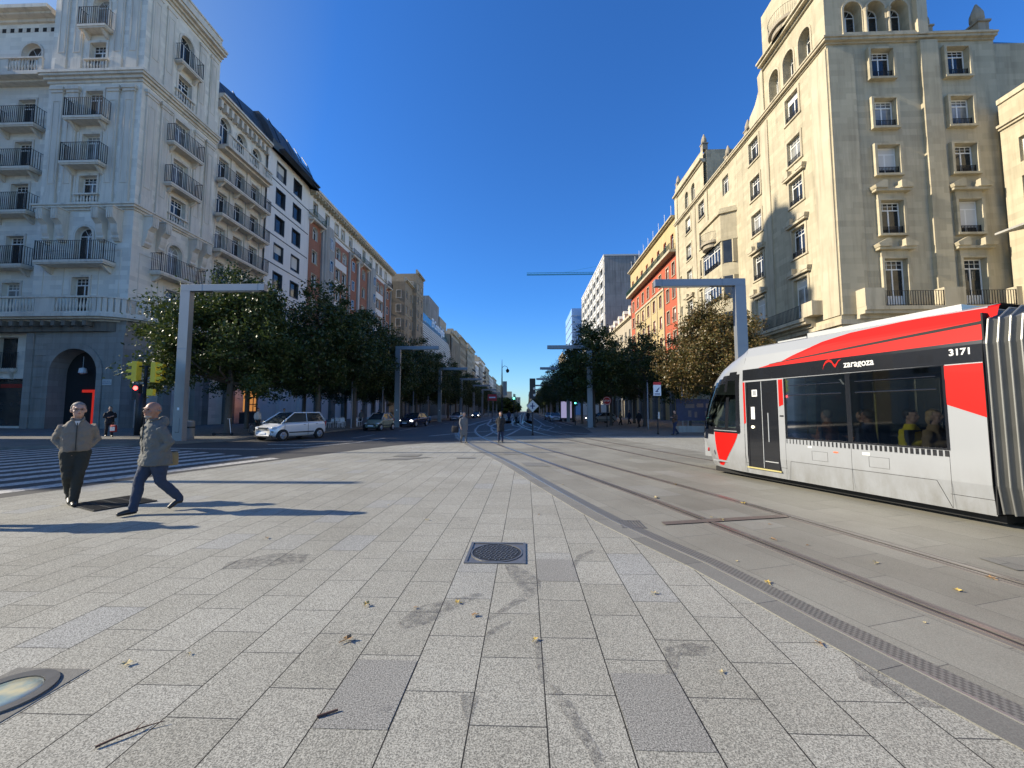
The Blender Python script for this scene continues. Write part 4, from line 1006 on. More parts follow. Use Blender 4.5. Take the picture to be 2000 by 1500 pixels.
# metal drain channel with slots, and a dark granite band beside it
def slots():
    m, nt, N, L, P = nm('drain_grate'); co = N.new('ShaderNodeTexCoord').outputs['Object']
    ch = N.new('ShaderNodeTexChecker'); ch.inputs['Scale'].default_value = 42; L.new(co, ch.inputs['Vector'])
    L.new(mixc(N, L, ch.outputs['Fac'], (.13,.128,.115), (.23,.225,.20)), P.inputs['Base Color']); P.inputs['Roughness'].default_value = .5; P.inputs['Metallic'].default_value = .3
    bumpn(N, L, P, ch.outputs['Fac'], .5, .006); return m
M['slots'] = slots(); M['steel'] = plain('worn_rail_steel', (.30,.28,.26), .32, .8, .25, 3); M['steeledge'] = plain('galvanised_edge', (.36,.36,.34), .35, .6)
t = MB(); ring(t, G, -.14, .02, .0, .015); struct(t.build('drain_channel', M['slots']))
t = MB(); ring(t, G, -.17, -.145, .0, .019); struct(t.build('drain_channel_edge', M['steeledge']))
t = MB(); ring(t, G, -.40, -.175, .0, .014); struct(t.build('granite_band', M['darkgr']))
M['groove'] = plain('rail_groove', (.03,.027,.025), .7)
M['rubber'] = plain('rail_rubber', (.17,.15,.13), .8, 0, .3, 5)
for T in (T1, T2):
    a, b, c = MB(), MB(), MB()
    for s in (-.7175, .7175):
        ring(a, T, s-.028, s+.032, .0, .020); ring(b, T, s-.075, s-.030, .0, .0125); ring(a, T, s-.10, s-.077, .0, .018); ring(c, T, s-.15, s-.103, .0, .0135); ring(c, T, s+.034, s+.085, .0, .0135)
    struct(a.build('rail', M['steel'])); struct(b.build('rail_groove', M['groove'])); struct(c.build('rail_joint', M['rubber']))
def decal(name, poly, mat, z=.0165): return sheet(name, poly, z, mat)
M['rust'] = plain('rusty_plate', (.17,.135,.11), .6, .3, .3, 6)
decal('cross_drain', [(2.0,6.02),(4.1,6.50),(4.06,6.35),(2.0,5.87)], M['rust'], .0215)
for q in ([(-2.4,13.72),(-1.75,13.75),(-1.8,14.2),(-2.45,14.2)], [(-.8,15.1),(-.1,15.1),(-.2,15.9),(-.95,15.9)], [(.0,11.9),(.75,11.9),(.55,12.7),(-.15,12.7)], [(-4.8,14.2),(-3.9,14.3),(-3.9,15.0),(-4.7,15.0)], [(-5.0,13.2),(-4.1,13.3),(-3.3,14.1),(-4.2,14.0)], [(5.05,4.35),(5.6,4.35),(5.7,4.75),(5.05,4.7)], [(.9,20.6),(2.0,20.6),(1.9,21.2),(.7,21.2)]):
    decal('access_cover', q, M['darkgr'], .018)
# crossing stripes and lane paint
t = MB(); e0 = Vector((-8.55,13.6)); av = Vector((-.91,.415)); sv = Vector((.31,.95))
for k in range(14):
    e = e0 + av*(1.1*k); w = av*.5; Lk = 9.5 if k else 7.6
    t.face([(*e, .012 if k < 0 else .005), (*(e+w), .005), (*(e+w-sv*Lk), .005), (*(e-sv*Lk), .005)])
struct(t.build('crossing_stripes', M['paint']))
def line(pts, w, mat, name='lane_marking', z=.005):
    t = MB(); ring(t, pts, -w/2, w/2, -.002, z); return struct(t.build(name, mat))
for p, w in (([(-18,17.4),(-16.3,17.3),(-14.46,17.0),(-11.6,16.9),(-10.0,17.8),(-8.84,20.77),(-8.6,24)], .14), ([(-12.78,19.34),(-10.93,19.11),(-9.6,21.8)], .12)): line(p, w, M['paint'])
for y in range(24, 200, 9): line([(-10.6, y), (-10.6, y+3.5)], .12, M['oldpaint'])
lz = .0225
for p, w in (([(-4.3,24.3),(-3.1,23.6),(-2.6,26),(-2.42,33)], .16), ([(-1.27,26.5),(-.95,30),(-.24,41)], .2), ([(-2.07,173),(-.71,55),(-.12,43),(.39,39.8),(.9,38.5)], .22),
             ([(-8.0,98),(-6.5,75),(-4.61,48),(-2.85,37),(-1.46,33)], .26), ([(1.96,48.3),(1.06,34),(1.91,34.7),(2.85,40)], .14), ([(1.25,221),(2.1,69),(2.23,45.5),(2.85,40)], .22),
             ([(-4.04,173),(-2.54,75),(-1.44,45.4),(-.44,39.8)], .2), ([(-2.56,31),(-1.2,36),(1.6,41.9),(4.6,45)], .2), ([(-6.3,26),(-4.6,30),(-2,34),(1.8,36.5)], .2), ([(4.6,28.5),(2.6,31.5),(.4,36)], .14), ([(5.2,44),(4.6,70),(4.5,220)], .2)):
    line(p, w, M['oldpaint'], z=lz)
for k in range(9): line([(3.6, 40+k*6), (3.6, 42.5+k*6)], .15, M['oldpaint'], z=lz)
# replaced bluish slabs and tyre / spill marks with their own outline
for x0, y0 in ((-1.12, 2.13),(.52, 2.05),(.11, 3.95)): decal('replaced_slab', [(x0+.006,y0),(x0+.404,y0),(x0+.404,y0+.569),(x0+.006,y0+.569)], M['bluegr'], .0085)
def stainm():
    m, nt, N, L, P = nm('dark_spill'); co = N.new('ShaderNodeTexCoord').outputs['Object']
    tr = N.new('ShaderNodeBsdfTransparent'); mx = N.new('ShaderNodeMixShader'); P.inputs['Base Color'].default_value = (.13,.125,.12,1); P.inputs['Roughness'].default_value = .6
    r = ramp(N, L, noise(N, L, 14, 4, .7, co), .36, .66, (.0,.0,.0), (.42,.42,.42))
    L.new(r, mx.inputs[0]); L.new(tr.outputs[0], mx.inputs[1]); L.new(P.outputs[0], mx.inputs[2]); L.new(mx.outputs[0], N['Material Output'].inputs[0]); return m
M['spill'] = stainm()
def blob(pts, z=.0095):
    """ragged stain around a centre line"""
    random.seed(len(pts)*7+int(pts[0][0]*100)); a, b = [], []
    for i, (x, y, w) in enumerate(pts):
        p = Vector((x, y)); q = Vector(pts[min(i+1, len(pts)-1)][:2])-Vector(pts[max(i-1, 0)][:2]); q.normalize(); n = Vector((q.y, -q.x))
        a.append(tuple(p+n*w*random.uniform(.7,1.3))); b.append(tuple(p-n*w*random.uniform(.7,1.3)))
    o = decal('stain', a+b[::-1], M['spill'], z)
for s in ([(.15,2.50,.01),(.19,2.42,.03),(.235,2.32,.035),(.27,2.2,.025),(.33,2.05,.03),(.37,1.9,.035)], [(-.33,2.40,.05),(-.325,2.32,.035),(-.31,2.22,.015),(-.305,2.15,.005)],
          [(-.30,3.22,.02),(-.16,3.42,.035),(.0,3.62,.05),(.09,3.78,.03)], [(-.3,2.98,.02),(-.22,3.1,.03),(-.12,3.2,.01)], [(-.2,4.35,.04),(-.08,4.1,.12),(.02,3.9,.16),(.08,3.75,.08)],
          [(-.95,3.1,.05),(-.85,3.2,.12),(-.78,3.35,.14),(-.6,3.5,.06),(-.4,3.66,.03)], [(-3.2,4.2,.1),(-2.8,4.35,.22),(-2.45,4.45,.12)], [(.08,2.95,.02),(.1,2.7,.03),(.11,2.5,.02)],
          [(.9,2.62,.03),(1.0,2.85,.07),(1.18,2.9,.08),(1.3,2.88,.02)], [(-.82,2.22,.01),(-.78,2.27,.025),(-.74,2.28,.01)], [(.5,4.3,.02),(.62,4.6,.04),(.8,4.8,.03)], [(2.1,2.5,.1),(2.3,2.6,.22),(2.6,2.75,.1)]):
    blob(s)
# ------------------------------------------------------------ covers and grates as things
M['galvpit'] = plain('silted_pit', (.17,.16,.135), .9); M['castiron'] = plain('cast_iron', (.17,.165,.155), .42, .4, .3, 20)
M['ironbar'] = plain('dark_iron_bar', (.025,.025,.023), .6)
mh = thing('manhole_cover', 'square cast iron manhole cover with round ribbed lid in the middle of the paving', 'manhole cover', (-.335, 4.70, .006))
t = MB(); s = .335
for q in ((-s,-s,s,-s+.03),(-s,s-.03,s,s),(-s,-s+.03,-s+.03,s-.03),(s-.03,-s+.03,s,s-.03)): t.box(q[0], q[1], 0, q[2], q[3], .012)
t.box(-s+.03, -s+.03, 0, s-.03, s-.03, .003)
n = 36
for i in range(n):
    a0, a1 = 2*pi*i/n, 2*pi*(i+1)/n; t.prism([(.30*cos(a0),.30*sin(a0)),(.30*cos(a1),.30*sin(a1)),(.283*cos(a1),.283*sin(a1)),(.283*cos(a0),.283*sin(a0))], .003, .011)
t.build('frame', M['castiron'], mh)
t = MB(); t.lathe([(.28,.0032),(.28,.0055)], 0, 0, 32); lidp = t.build('lid', M['ironbar'], mh); t = MB()
for i in range(-9, 10):
    for j in range(-9, 10):
        x, y = i*.042, j*.042+(.021 if i % 2 else 0); a = x*.707-y*.707; b = x*.707+y*.707
        if a*a+b*b < .255**2:
            d = (.016,.007) if (i+j) % 2 else (.007,.016); t.box(a-d[0], b-d[1], .005, a+d[0], b+d[1], .012)
t.build('tread_pattern', M['castiron'], lidp)
gr = thing('grate', 'large rectangular slotted iron grate beside the two walking men', 'grate', (-7.35, 6.93, .006), radians(-24))
t = MB()
for i in range(11): t.box(-.5+i*.096, -.42, 0, -.468+i*.096, .42, .022)
for j in range(5): t.box(-.5, -.42+j*.2, 0, .5, -.39+j*.2, .020)
t.build('bars', M['ironbar'], gr); t = MB(); t.box(-.51, -.43, -.002, .51, .43, .001); t.build('pit', M['galvpit'], gr)
gr = thing('drain_grate', 'small slotted drain grate at the edge of the track channel', 'drain grate', (1.52, 5.9, .006), radians(0))
t = MB()
for i in range(8): t.box(-.15+i*.042, -.17, 0, -.13+i*.042, .17, .012)
t.box(-.16, -.19, 0, .18, -.17, .012); t.box(-.16, .17, 0, .18, .19, .012)
t.build('bars', M['castiron'], gr); t = MB(); t.box(-.16, -.18, -.002, .18, .18, .002); t.build('pit', M['dark'], gr)
up = thing('ground_light', 'round glass ground light in a square metal frame set into the paving', 'ground light', (-3.02, 2.30, .006))
t = MB(); t.box(-.24,-.24,0,.24,.24,.004); t.build('frame', M['darkgr'], up)
t = MB()
for i in range(32):
    a0, a1 = 2*pi*i/32, 2*pi*(i+1)/32; t.prism([(.215*cos(a0),.215*sin(a0)),(.215*cos(a1),.215*sin(a1)),(.155*cos(a1),.155*sin(a1)),(.155*cos(a0),.155*sin(a0))], .004, .016)
t.build('ring', M['castiron'], up)
m, nt, N, L, P = nm('lens_glass'); L.new(mixc(N, L, ramp(N, L, noise(N, L, 7, 3), .4, .6), (.62,.56,.36), (.30,.38,.36)), P.inputs['Base Color']); P.inputs['Roughness'].default_value = .08; P.inputs['Coat Weight'].default_value = .6; M['lens'] = m
t = MB(); t.lathe([(.155,.004),(.15,.010),(.09,.014),(.01,.016)], 0, 0, 28); t.build('lens', M['lens'], up, True)
# leaves, twigs
def leafmat(name, col):
    return plain(name, col, .6, 0, .3, 30)
LM = [leafmat('yellow_leaf', (.48,.34,.09)), leafmat('tan_leaf', (.30,.18,.08)), leafmat('pale_leaf', (.42,.34,.17))]
def leaf_mesh(k):
    random.seed(k); n = 9; t = MB(); sh = [.2,.75,.5,1,.6,1,.5,.75,.2]
    L1 = [(cos(radians(-150+300*i/(n-1)))*.05*sh[i]*random.uniform(.8,1.2), sin(radians(-150+300*i/(n-1)))*.042*sh[i]) for i in range(n)]
    z = [random.uniform(.002,.02) for _ in L1]; b = (0, 0, .006)
    for i in range(n-1): t.face([b, (*L1[i], z[i]), (*L1[i+1], z[i+1])])
    t.box(-.05, -.002, .004, -.005, .002, .008); return t.mesh('leaf', LM[k % 3])
lms = [leaf_mesh(k) for k in range(6)]
LP = [(-1.35,3.42,1.2),(-1.28,2.9,1.5),(-2.59,2.59,1),(2.31,3.96,1.2),(2.07,2.97,1),(2.47,7.67,1.9),(3.87,7.26,1.8),(3.16,5.27,1.3),(2.96,6.16,1.6),(-.58,3.48,1),(-.41,3.28,1),(1.16,3.71,1),(3.94,3.85,1.2),(4.56,4.14,1.4),(3.77,4.5,1.2),(-1.48,6.03,1),(-3.34,5.11,1.2),(.83,8.95,1),(3.35,9.04,1.1)]
random.seed(5)
for i in range(24):
    u = random.uniform(0, 1); y_ = 2.6+u*12; LP.append((random.uniform(-5, 6)*(.5+u*.7), y_, random.uniform(.45, .85)))
for i, (x, y_, s_) in enumerate(LP):
    random.seed(i); o = link('fallen_leaf', lms[i % 6], None, (x, y_, .014), random.uniform(0, 6.28)); o.scale = (s_*.75, s_*.75, s_)
    big = i < 19; tag(o, 'small dry fallen leaf lying on the stone ground', 'leaf', 'fallen leaves')
M['twig'] = plain('twig', (.10,.05,.035), .8, 0, .3, 30)
t = MB(); t.tube([(-2.1,1.97,.016),(-2.04,2.03,.022),(-1.98,2.09,.02),(-1.9,2.13,.024)], [.006,.005,.0035,.002], 6); t.tube([(-2.0,2.06,.02),(-2.0,2.12,.03)], [.003,.0015], 5)
tag(t.build('twig', M['twig']), 'long forked brown twig lying near the ground light', 'twig')
t = MB(); t.tube([(-1.12,2.195,.016),(-1.03,2.245,.018)], [.007,.006], 6); tag(t.build('twig', M['twig']), 'short dark stick on the bluish slab', 'twig')
# ============================================================ trees
import numpy as np
def leaf_mat(name, ramp_cols, trans=.25):
    m, nt, N, L, P = nm(name); g = N.new('ShaderNodeNewGeometry'); r = N.new('ShaderNodeValToRGB'); e = r.color_ramp.elements
    e[0].position = 0; e[0].color = (*ramp_cols[0],1); e[1].position = 1; e[1].color = (*ramp_cols[-1],1)
    for i, c in enumerate(ramp_cols[1:-1]): q = e.new((i+1)/(len(ramp_cols)-1)); q.color = (*c,1)
    L.new(g.outputs['Random Per Island'], r.inputs[0]); L.new(r.outputs[0], P.inputs['Base Color']); P.inputs['Roughness'].default_value = .42
    P.inputs['Specular IOR Level'].default_value = .45
    tr = N.new('ShaderNodeBsdfTranslucent'); L.new(r.outputs[0], tr.inputs[0]); mx = N.new('ShaderNodeMixShader'); mx.inputs[0].default_value = trans
    L.new(P.outputs[0], mx.inputs[1]); L.new(tr.outputs[0], mx.inputs[2]); L.new(mx.outputs[0], N['Material Output'].inputs[0]); return m
M['lgreen'] = leaf_mat('dark_green_leaves', [(.04,.062,.014),(.06,.088,.02),(.035,.055,.014),(.085,.095,.024)])
M['lolive'] = leaf_mat('olive_leaves', [(.035,.055,.012),(.055,.085,.018),(.09,.115,.026),(.04,.06,.015)])
M['lbrown'] = leaf_mat('autumn_leaves', [(.15,.095,.032),(.07,.075,.02),(.24,.14,.05),(.06,.07,.02),(.17,.12,.04)])
M['bark'] = plain('bark', (.11,.095,.08), .9, 0, .3, 6, .5)
def crown_mesh(seed, rx, rz, zc, nclump, per, size, mat, name='crown'):
    rng = np.random.default_rng(seed); cl = []
    while len(cl) < nclump:
        p = rng.normal(size=3); p /= np.linalg.norm(p); r = rng.uniform(.35, 1.0)**.6
        q = p*r
        if q[2] < -.75: continue
        taper = 1 - .35*max(0, q[2])
        lump = 1 + .18*math.sin(3*math.atan2(p[1], p[0])+seed)+rng.normal()*.07
        cl.append((q[0]*rx*taper*lump, q[1]*rx*taper*lump, zc+q[2]*rz*lump))
    cl = np.array(cl); n = nclump*per
    base = np.repeat(cl, per, 0); cs = rng.uniform(.55, 1.25, nclump).repeat(per)[:, None]
    pos = base + rng.normal(size=(n, 3))*np.array([.40,.40,.30])*cs
    nrm = rng.normal(size=(n, 3)); nrm[:, 2] += .6; nrm /= np.linalg.norm(nrm, axis=1)[:, None]
    a = np.cross(nrm, rng.normal(size=(n, 3))); a /= np.linalg.norm(a, axis=1)[:, None]; b = np.cross(nrm, a)
    s = (rng.uniform(.6, 1.3, n)*size)[:, None]
    v = np.stack([pos-a*s, pos-b*s*.55+nrm*s*.12, pos+a*s, pos+b*s*.55+nrm*s*.12], 1).reshape(-1, 3)
    me = bpy.data.meshes.new(name); me.vertices.add(n*4); me.loops.add(n*4); me.polygons.add(n)
    me.vertices.foreach_set('co', v.ravel()); me.loops.foreach_set('vertex_index', np.arange(n*4)); me.polygons.foreach_set('loop_start', np.arange(0, n*4, 4))
    me.update(calc_edges=True); me.materials.append(mat); return me, cl
def trunk_mesh(seed, zc, rz, cl, lean=.1, r0=.19):
    rng = random.Random(seed); t = MB(); fork = zc-rz*.75; top = zc+rz*.35
    pts = [(0,0,-.05),(0,0,.25)] + [(lean*rng.uniform(-1,1)*k/5, lean*rng.uniform(-1,1)*k/5, .25+(top-.25)*k/5) for k in range(1, 6)]
    t.tube(pts, [r0*1.35, r0*1.05, r0, r0*.85, r0*.6, r0*.4, r0*.2], 9)
    idx = list(range(len(cl))); rng.shuffle(idx)
    for i in idx[:16]:
        e = Vector(cl[i]); z = min(max(fork, e.z-1.6), top-.3); a = Vector((0, 0, z)); mid = (a+e)/2+Vector((rng.uniform(-.3,.3), rng.uniform(-.3,.3), -.15))
        t.tube([a, mid, e], [r0*.42, r0*.26, r0*.08], 6)
    return t.mesh('trunk', M['bark'], True)
TV = []
specs = [(11, 4.5, 3.9, 6.2, 210, 270, .095, 'lolive'), (12, 4.1, 4.6, 7.1, 150, 150, .125, 'lgreen'), (13, 3.8, 4.3, 6.7, 140, 145, .125, 'lgreen'), (14, 3.6, 3.5, 6.2, 170, 250, .095, 'lbrown'), (15, 2.7, 4.3, 6.6, 75, 150, .105, 'lgreen')]
for sd, rx, rz, zc, nc, per, sz, mt in specs:
    me, cl = crown_mesh(sd, rx, rz, zc, nc, per, sz, M[mt]); TV.append((me, trunk_mesh(sd, zc, rz, cl)))
def tree(v, x, y, label, k=1, rz=0, grp='street trees', kz=None):
    o = thing('street_tree', label, 'tree', (x, y, .005), rz, grp); link('crown', TV[v][0], o); link('trunk', TV[v][1], o); o.scale = (k, k, kz or k); return o
tree(0, -19.4, 25.2, 'broad green tree catching the sun at the left crossing, behind the big lamp post', 1.06, .5)
left_t = [(-17.6,30.5,1,.98),(-17.8,37.6,2,1.08),(-17.5,44.5,1,1.0),(-17.6,51.5,2,1.02),(-17.6,58.5,1,1.02),(-17.6,66,2,1.05),(-17.6,74,1,1.02),(-17.6,83,2,1.06),(-17.6,92,1,1.0),(-17.6,102,2,1.04),(-17.6,113,1,1),(-17.6,125,2,1),(-17.6,139,1,1.05),(-17.6,155,2,1),(-17.6,173,1,1),(-17.6,195,2,1),(-17.6,222,1,1)]
for i, (x, y, v, k) in enumerate(left_t):
    tree(v, x+1.3, y, 'dark green street tree number %s from the crossing in the left row' % ('two three four five six seven eight nine ten eleven twelve thirteen fourteen fifteen sixteen seventeen eighteen'.split()[i]), k*.98, i*1.3, 'trees of the left row')
for i, (y, v) in enumerate(((34,2),(43,1),(53,2),(63,1),(75,2),(88,1))):
    tree(v, -24.5, y, 'dark tree in the inner left row near the facades, %s from the corner' % 'first second third fourth fifth sixth'.split()[i], .9, i*2.1, 'trees of the inner left row')
tree(3, 14.4, 30.5, 'brown and golden autumn tree in full sun beside the tram', .99, 1.0, 'trees of the right side')
tree(3, 18.6, 33.5, 'autumn tree partly hidden behind the front of the tram', .86, 2.0, 'trees of the right side')
tree(4, 12.9, 43.2, 'narrow dark tree in front of the yellow facade on the right', 1.0, .2, 'trees of the right side')
tree(2, 7.0, 40.6, 'dark tree nearest the tracks on the right, with a stout trunk', .96, 1.7, 'trees of the right side')
tree(4, 9.9, 46, 'thin dark tree between the two nearest right rows', .9, 2.9, 'trees of the right side')
tree(2, 17.2, 42, 'dark tree against the foot of the cream building', .85, 2.2, 'trees of the right side')
right_t = [(7.4,52,2,.85),(15,55,1,.95),(7.4,61,1,.9),(15,67,2,1),(7.4,71,2,.9),(7.4,82,1,.92),(15,80,1,1),(7.4,94,2,.95),(7.4,107,1,.9),(7.4,122,2,.95),(7.4,140,1,.95),(7.4,160,2,.95),(7.4,185,1,.95),(7.4,215,2,1)]
for i, (x, y, v, k) in enumerate(right_t):
    tree(v, x, y, 'dark tree farther down the right side, %s beyond the stout one' % 'first second third fourth fifth sixth seventh eighth ninth tenth eleventh twelfth thirteenth fourteenth'.split()[i], k, i*.9, 'trees farther down the right side')
# far greenery closing the street reads as one mass
rng = np.random.default_rng(3); me, cl = crown_mesh(77, 1, 1, 0, 260, 60, .8, M['lolive'], 'far_trees')
v = np.empty(len(me.vertices)*3); me.vertices.foreach_get('co', v); v = v.reshape(-1, 3)
for i in range(260):
    c = cl[i]; sl = slice(i*240, (i+1)*240); side = -1 if i % 2 else 1; Y = 240+rng.uniform()*330; X = side*rng.uniform(6, 20)-(3 if side < 0 else 0); Z = rng.uniform(3, 9)
    v[sl] = (v[sl]-c)*np.array([3.2,3.2,3.0]) + np.array([X, Y, Z])
me.vertices.foreach_set('co', v.ravel()); me.update(); o = link('far_trees', me); o['kind'] = 'stuff'; o['label'] = 'mass of green street trees far down the avenue'; o['category'] = 'trees'

# ============================================================ angled street lamps
M['galv'] = plain('brushed_lamp_steel', (.27,.285,.305), .42, .45, .12, .8)
def lamp_proto(arm):
    r = thing('street_lamp', '', 'street lamp', (0,0,0))
    t = MB(); t.box(-.34, -.22, 0, .34, .22, .03); t.box(-.26, -.15, .03, .26, .15, 7.98)
    t.box(-.265, -.155, 4.95, .265, .155, 5.0) ; t.box(-.1, -.165, .6, .1, -.16, 1.3)
    o = t.build('post', M['galv'], r); bevel(o, .012); baked(o)
    t = MB(); t.box(-.26, -.151, 7.98, arm, .151, 8.34); o = t.build('arm', M['galv'], r); bevel(o, .012); baked(o)
    t = MB()
    for a_ in (-.28, .28):
        for b_ in (-.17, .17): t.lathe([(.025,.03),(.025,.07),(.01,.08)], a_, b_, 6)
    t.build('anchor_bolts', M['steel'], r)
    t = MB(); t.box(-.262, -.06, 2.2, -.2605, .05, 2.36); t.box(-.06, -.1525, 1.7, .05, -.151, 1.84); t.build('sticker', M['signw'] if 'signw' in M else M['blind'], r)
    t = MB(); t.box(-.09, -.158, .55, .09, -.151, .57); t.box(-.09, -.158, 1.25, .09, -.151, 1.27); t.box(-.1, -.158, .55, -.085, -.151, 1.27); t.box(.085, -.158, .55, .1, -.151, 1.27); t.build('hatch', M['darkframe'], r)
    t = MB(); t.box(arm-.35, -.153, 7.99, arm-.34, .153, 8.345); t.box(.9, -.153, 7.99, .91, .153, 8.345); t.build('arm_joint', M['darkframe'], r)
    t = MB(); t.box(arm*.35, -.1, 7.955, arm-.3, .1, 7.98); t.build('light_panel', M['blind'], r); return r
la = lamp_proto(4.25); la.location = (-17.95, 20.0, .0); la['label'] = 'nearest tall angled steel lamp on the left, arm over the big tree'; la['group'] = 'angled street lamps'
for i, (x, y, rz) in enumerate([(10.85,20.0,pi)] + [(x_, 20*k_, r_) for k_ in range(2, 10) for x_, r_ in ((-13.1, 0), (6.5, pi))]):
    side = 'right' if x > 0 else 'left'; nth = 'nearest second third fourth fifth sixth seventh eighth ninth'.split()[(i+1)//2]
    dup(la, (x, y, .0), rz, 'angled steel street lamp, %s of the %s row' % (nth, side) if i else 'nearest angled steel lamp on the right, standing behind the tram', 'angled street lamps')
dup(la, (-24.4, 8.4, 0), 0, 'angled steel lamp by the side street, left of the picture', 'angled street lamps')
fp = thing('flagpole', 'slim bare pole by the side street, left of the picture', 'pole', (-22.4, 14.9, 0)); t = MB(); t.lathe([(.14,0),(.12,6),(.08,12.0)], 0, 0, 10); t.build('pole', M['galv'], fp); t = MB(); t.lathe([(.01,12),(.1,12.1),(.01,12.25)], 0, 0, 8); t.build('cap', M['galv'], fp)
# ============================================================ traffic lights
M['yellow'] = plain('signal_yellow', (.85,.60,.04), .45, 0, .08); M['red_on'] = emit('red_signal_lamp', (1,.06,.05), 6); M['green_on'] = emit('green_signal_lamp', (.1,1,.65), 5); M['blackp'] = plain('black_plastic', (.015,.015,.016), .5)
def signal_head(r, x, y, z, face, hous='yellow', n=3, lit=None, hood=True, s=1.0, name='signal_head'):
    """face: +1/-1 direction along x that the lenses look"""
    t = MB(); t.box(-.10*s, -.15*s, 0, .10*s, .15*s, .88*s*n/3); h = t.build(name, M[hous], r, loc=(x, y, z)); bevel(h, .02); baked(h)
    for k in range(n):
        zz = (.16+.28*k)*s; t = MB(); pts = []
        for i in range(9):
            a = radians(-20+220*i/8); pts.append((cos(a)*.125*s, sin(a)*.125*s))
        for i in range(8):
            a, b = pts[i], pts[i+1]; x0 = face*.10*s; x1 = face*.34*s
            t.face([(x0, a[0], zz+a[1]), (x0, b[0], zz+b[1]), (x1 if i not in (0,7) else x1*.75, b[0], zz+b[1]-.03*s), (x1 if i not in (0,7) else x1*.75, a[0], zz+a[1]-.03*s)])
        t.build('hood', M[hous], h)
        t = MB(); t.tube([(face*.101*s, 0, zz), (face*.12*s, 0, zz)], .1*s, 12); t.build('lens', M[lit[1]] if lit and lit[0] == k else M['blackp'], h)
    return h
tl = thing('traffic_light', 'black pole with two yellow signal heads back to back and a red pedestrian light', 'traffic light', (-18.45, 18.5, .1), radians(8))
t = MB(); t.lathe([(.12,0),(.09,.1),(.075,.2),(.07,2.9)], 0, 0, 10); t.box(-.5, -.03, 2.98, .5, .03, 3.04); t.box(-.5, -.03, 3.7, .5, .03, 3.75); t.box(-.05,-.05,2.8,.05,.05,3.76); t.box(-.22,-.2,.4,.05,.06,2.4); t.build('pole', M['blackp'], tl, True)
signal_head(tl, -.42, 0, 2.98, -1, s=1.12); signal_head(tl, .42, 0, 2.94, 1, s=1.12)
pt = MB(); pt.box(-.14,-.13,2.1,.14,.1,2.85); h = pt.build('pedestrian_signal', M['blackp'], tl, loc=(-.32,0,0))
t = MB(); t.tube([(0,-.132,2.66),(0,-.15,2.66)], .095, 14); t.build('red_lamp', M['red_on'], h)
t = MB(); t.box(.15, -.1, 2.3, .42, .1, 2.62); t.build('yellow_box', M['yellow'], tl)
def thin_pole(x, y, h, name, label, cat, r=.05, z=0, grp=None):
    o = thing(name, label, cat, (x, y, z), 0, grp); t = MB(); t.lathe([(r*1.8,0),(r,.15),(r,h)], 0, 0, 8); t.build('pole', M['blackp'], o, True); return o
# signal on a thin black pole with a diamond plate beside the tracks
o = thin_pole(.5, 27.2, 3.6, 'tram_signal', 'thin black pole with diamond plate and dark signal beside the tracks', 'tram signal')
t = MB(); t.prism([(0,-.42),(.42,0),(0,.42),(-.42,0)], -.03, 0, axis='y'); d = t.build('diamond_plate', M['louvre'], o, loc=(0, -.07, 2.0)); 
t = MB(); t.box(-.16,-.035,-.04,.16,-.031,.04); t.box(-.04,-.035,-.2,.04,-.031,.2) ; t.build('mark', M['ink'], d)
t = MB(); t.box(-.2,-.12,2.5,.2,.12,3.9); h = t.build('signal_head', M['blackp'], o); 
t = MB(); t.tube([(.12,-.13,3.2),(.12,-.16,3.2)], .09, 10); t.tube([(.12,-.13,2.75),(.12,-.16,2.75)], .09, 10); t.build('lens', M['blind'], h)
# round red sign, tram sign
def disc(m, r, y0, y1, n=28):
    m.prism([(r*cos(2*pi*i/n), r*sin(2*pi*i/n)) for i in range(n)], y0, y1, axis='y')
M['signred'] = plain('sign_red', (.62,.03,.03), .45); M['signdark'] = plain('sign_dark_red', (.33,.02,.03), .5)
for i, (x, y) in enumerate(((-15.0,41),(-15.6,35),(-14.9,52),(-14.9,60),(-14.6,72),(-14.6,84),(14.9,38),(16.2,40),(11.2,36.5))):
    q = thing('slim_post', 'slim pale post %s at the edge of the %s pavement' % ('one two three four five six seven eight nine'.split()[i] if False else ('nearest','second nearest','third','fourth','fifth','sixth','nearest','second','third')[i], 'left' if x < 0 else 'right'), 'post', (x, y, 0), 0, 'slim posts along the pavements'); t = MB(); t.lathe([(.09,0),(.07,.1),(.06,4.3)], 0, 0, 8); t.build('shaft', M['galv'], q, True); t = MB(); t.lathe([(.08,4.3),(.1,4.4),(.02,4.5)], 0, 0, 8); t.build('cap', M['blackp'], q, True)
o = thin_pole(8.7, 42.5, 2.3, 'road_sign', 'round red sign with dark bar and lettering on a pole under the right trees', 'sign')
t = MB(); disc(t, .46, -.06, -.03); d = t.build('disc', M['signred'], o, loc=(0,0,2.75)); t = MB()
for i in range(28):
    a, b = 2*pi*i/28, 2*pi*(i+1)/28; t.prism([(.41*cos(a),.41*sin(a)),(.41*cos(b),.41*sin(b)),(.37*cos(b),.37*sin(b)),(.37*cos(a),.37*sin(a))], -.066, -.0601, axis='y')
t.build('ring', M['signw'], d); text_mesh('STOP', .27, M['signw'], d, 'lettering', (0, -.067, -.09), bold=.006, align='CENTER')
o = thin_pole(9.45, 28.6, 2.7, 'tram_sign', 'white sign with tram emblem under a red strip, on a black pole', 'sign')
t = MB(); t.box(-.27,-.05,0,.27,-.02,.78); d = t.build('plate', M['signw'], o, loc=(0,0,2.75)); t = MB(); t.box(-.27,-.055,.78,.27,-.015,.98); t.build('red_strip', M['signred'], d)
t = MB(); t.prism([(-.16,.30),(-.06,.36),(.04,.5),(.16,.62),(.13,.46),(.02,.38),(.1,.3),(-.02,.27)], -.056, -.0501, axis='y'); t.build('emblem', M['ink'], d)
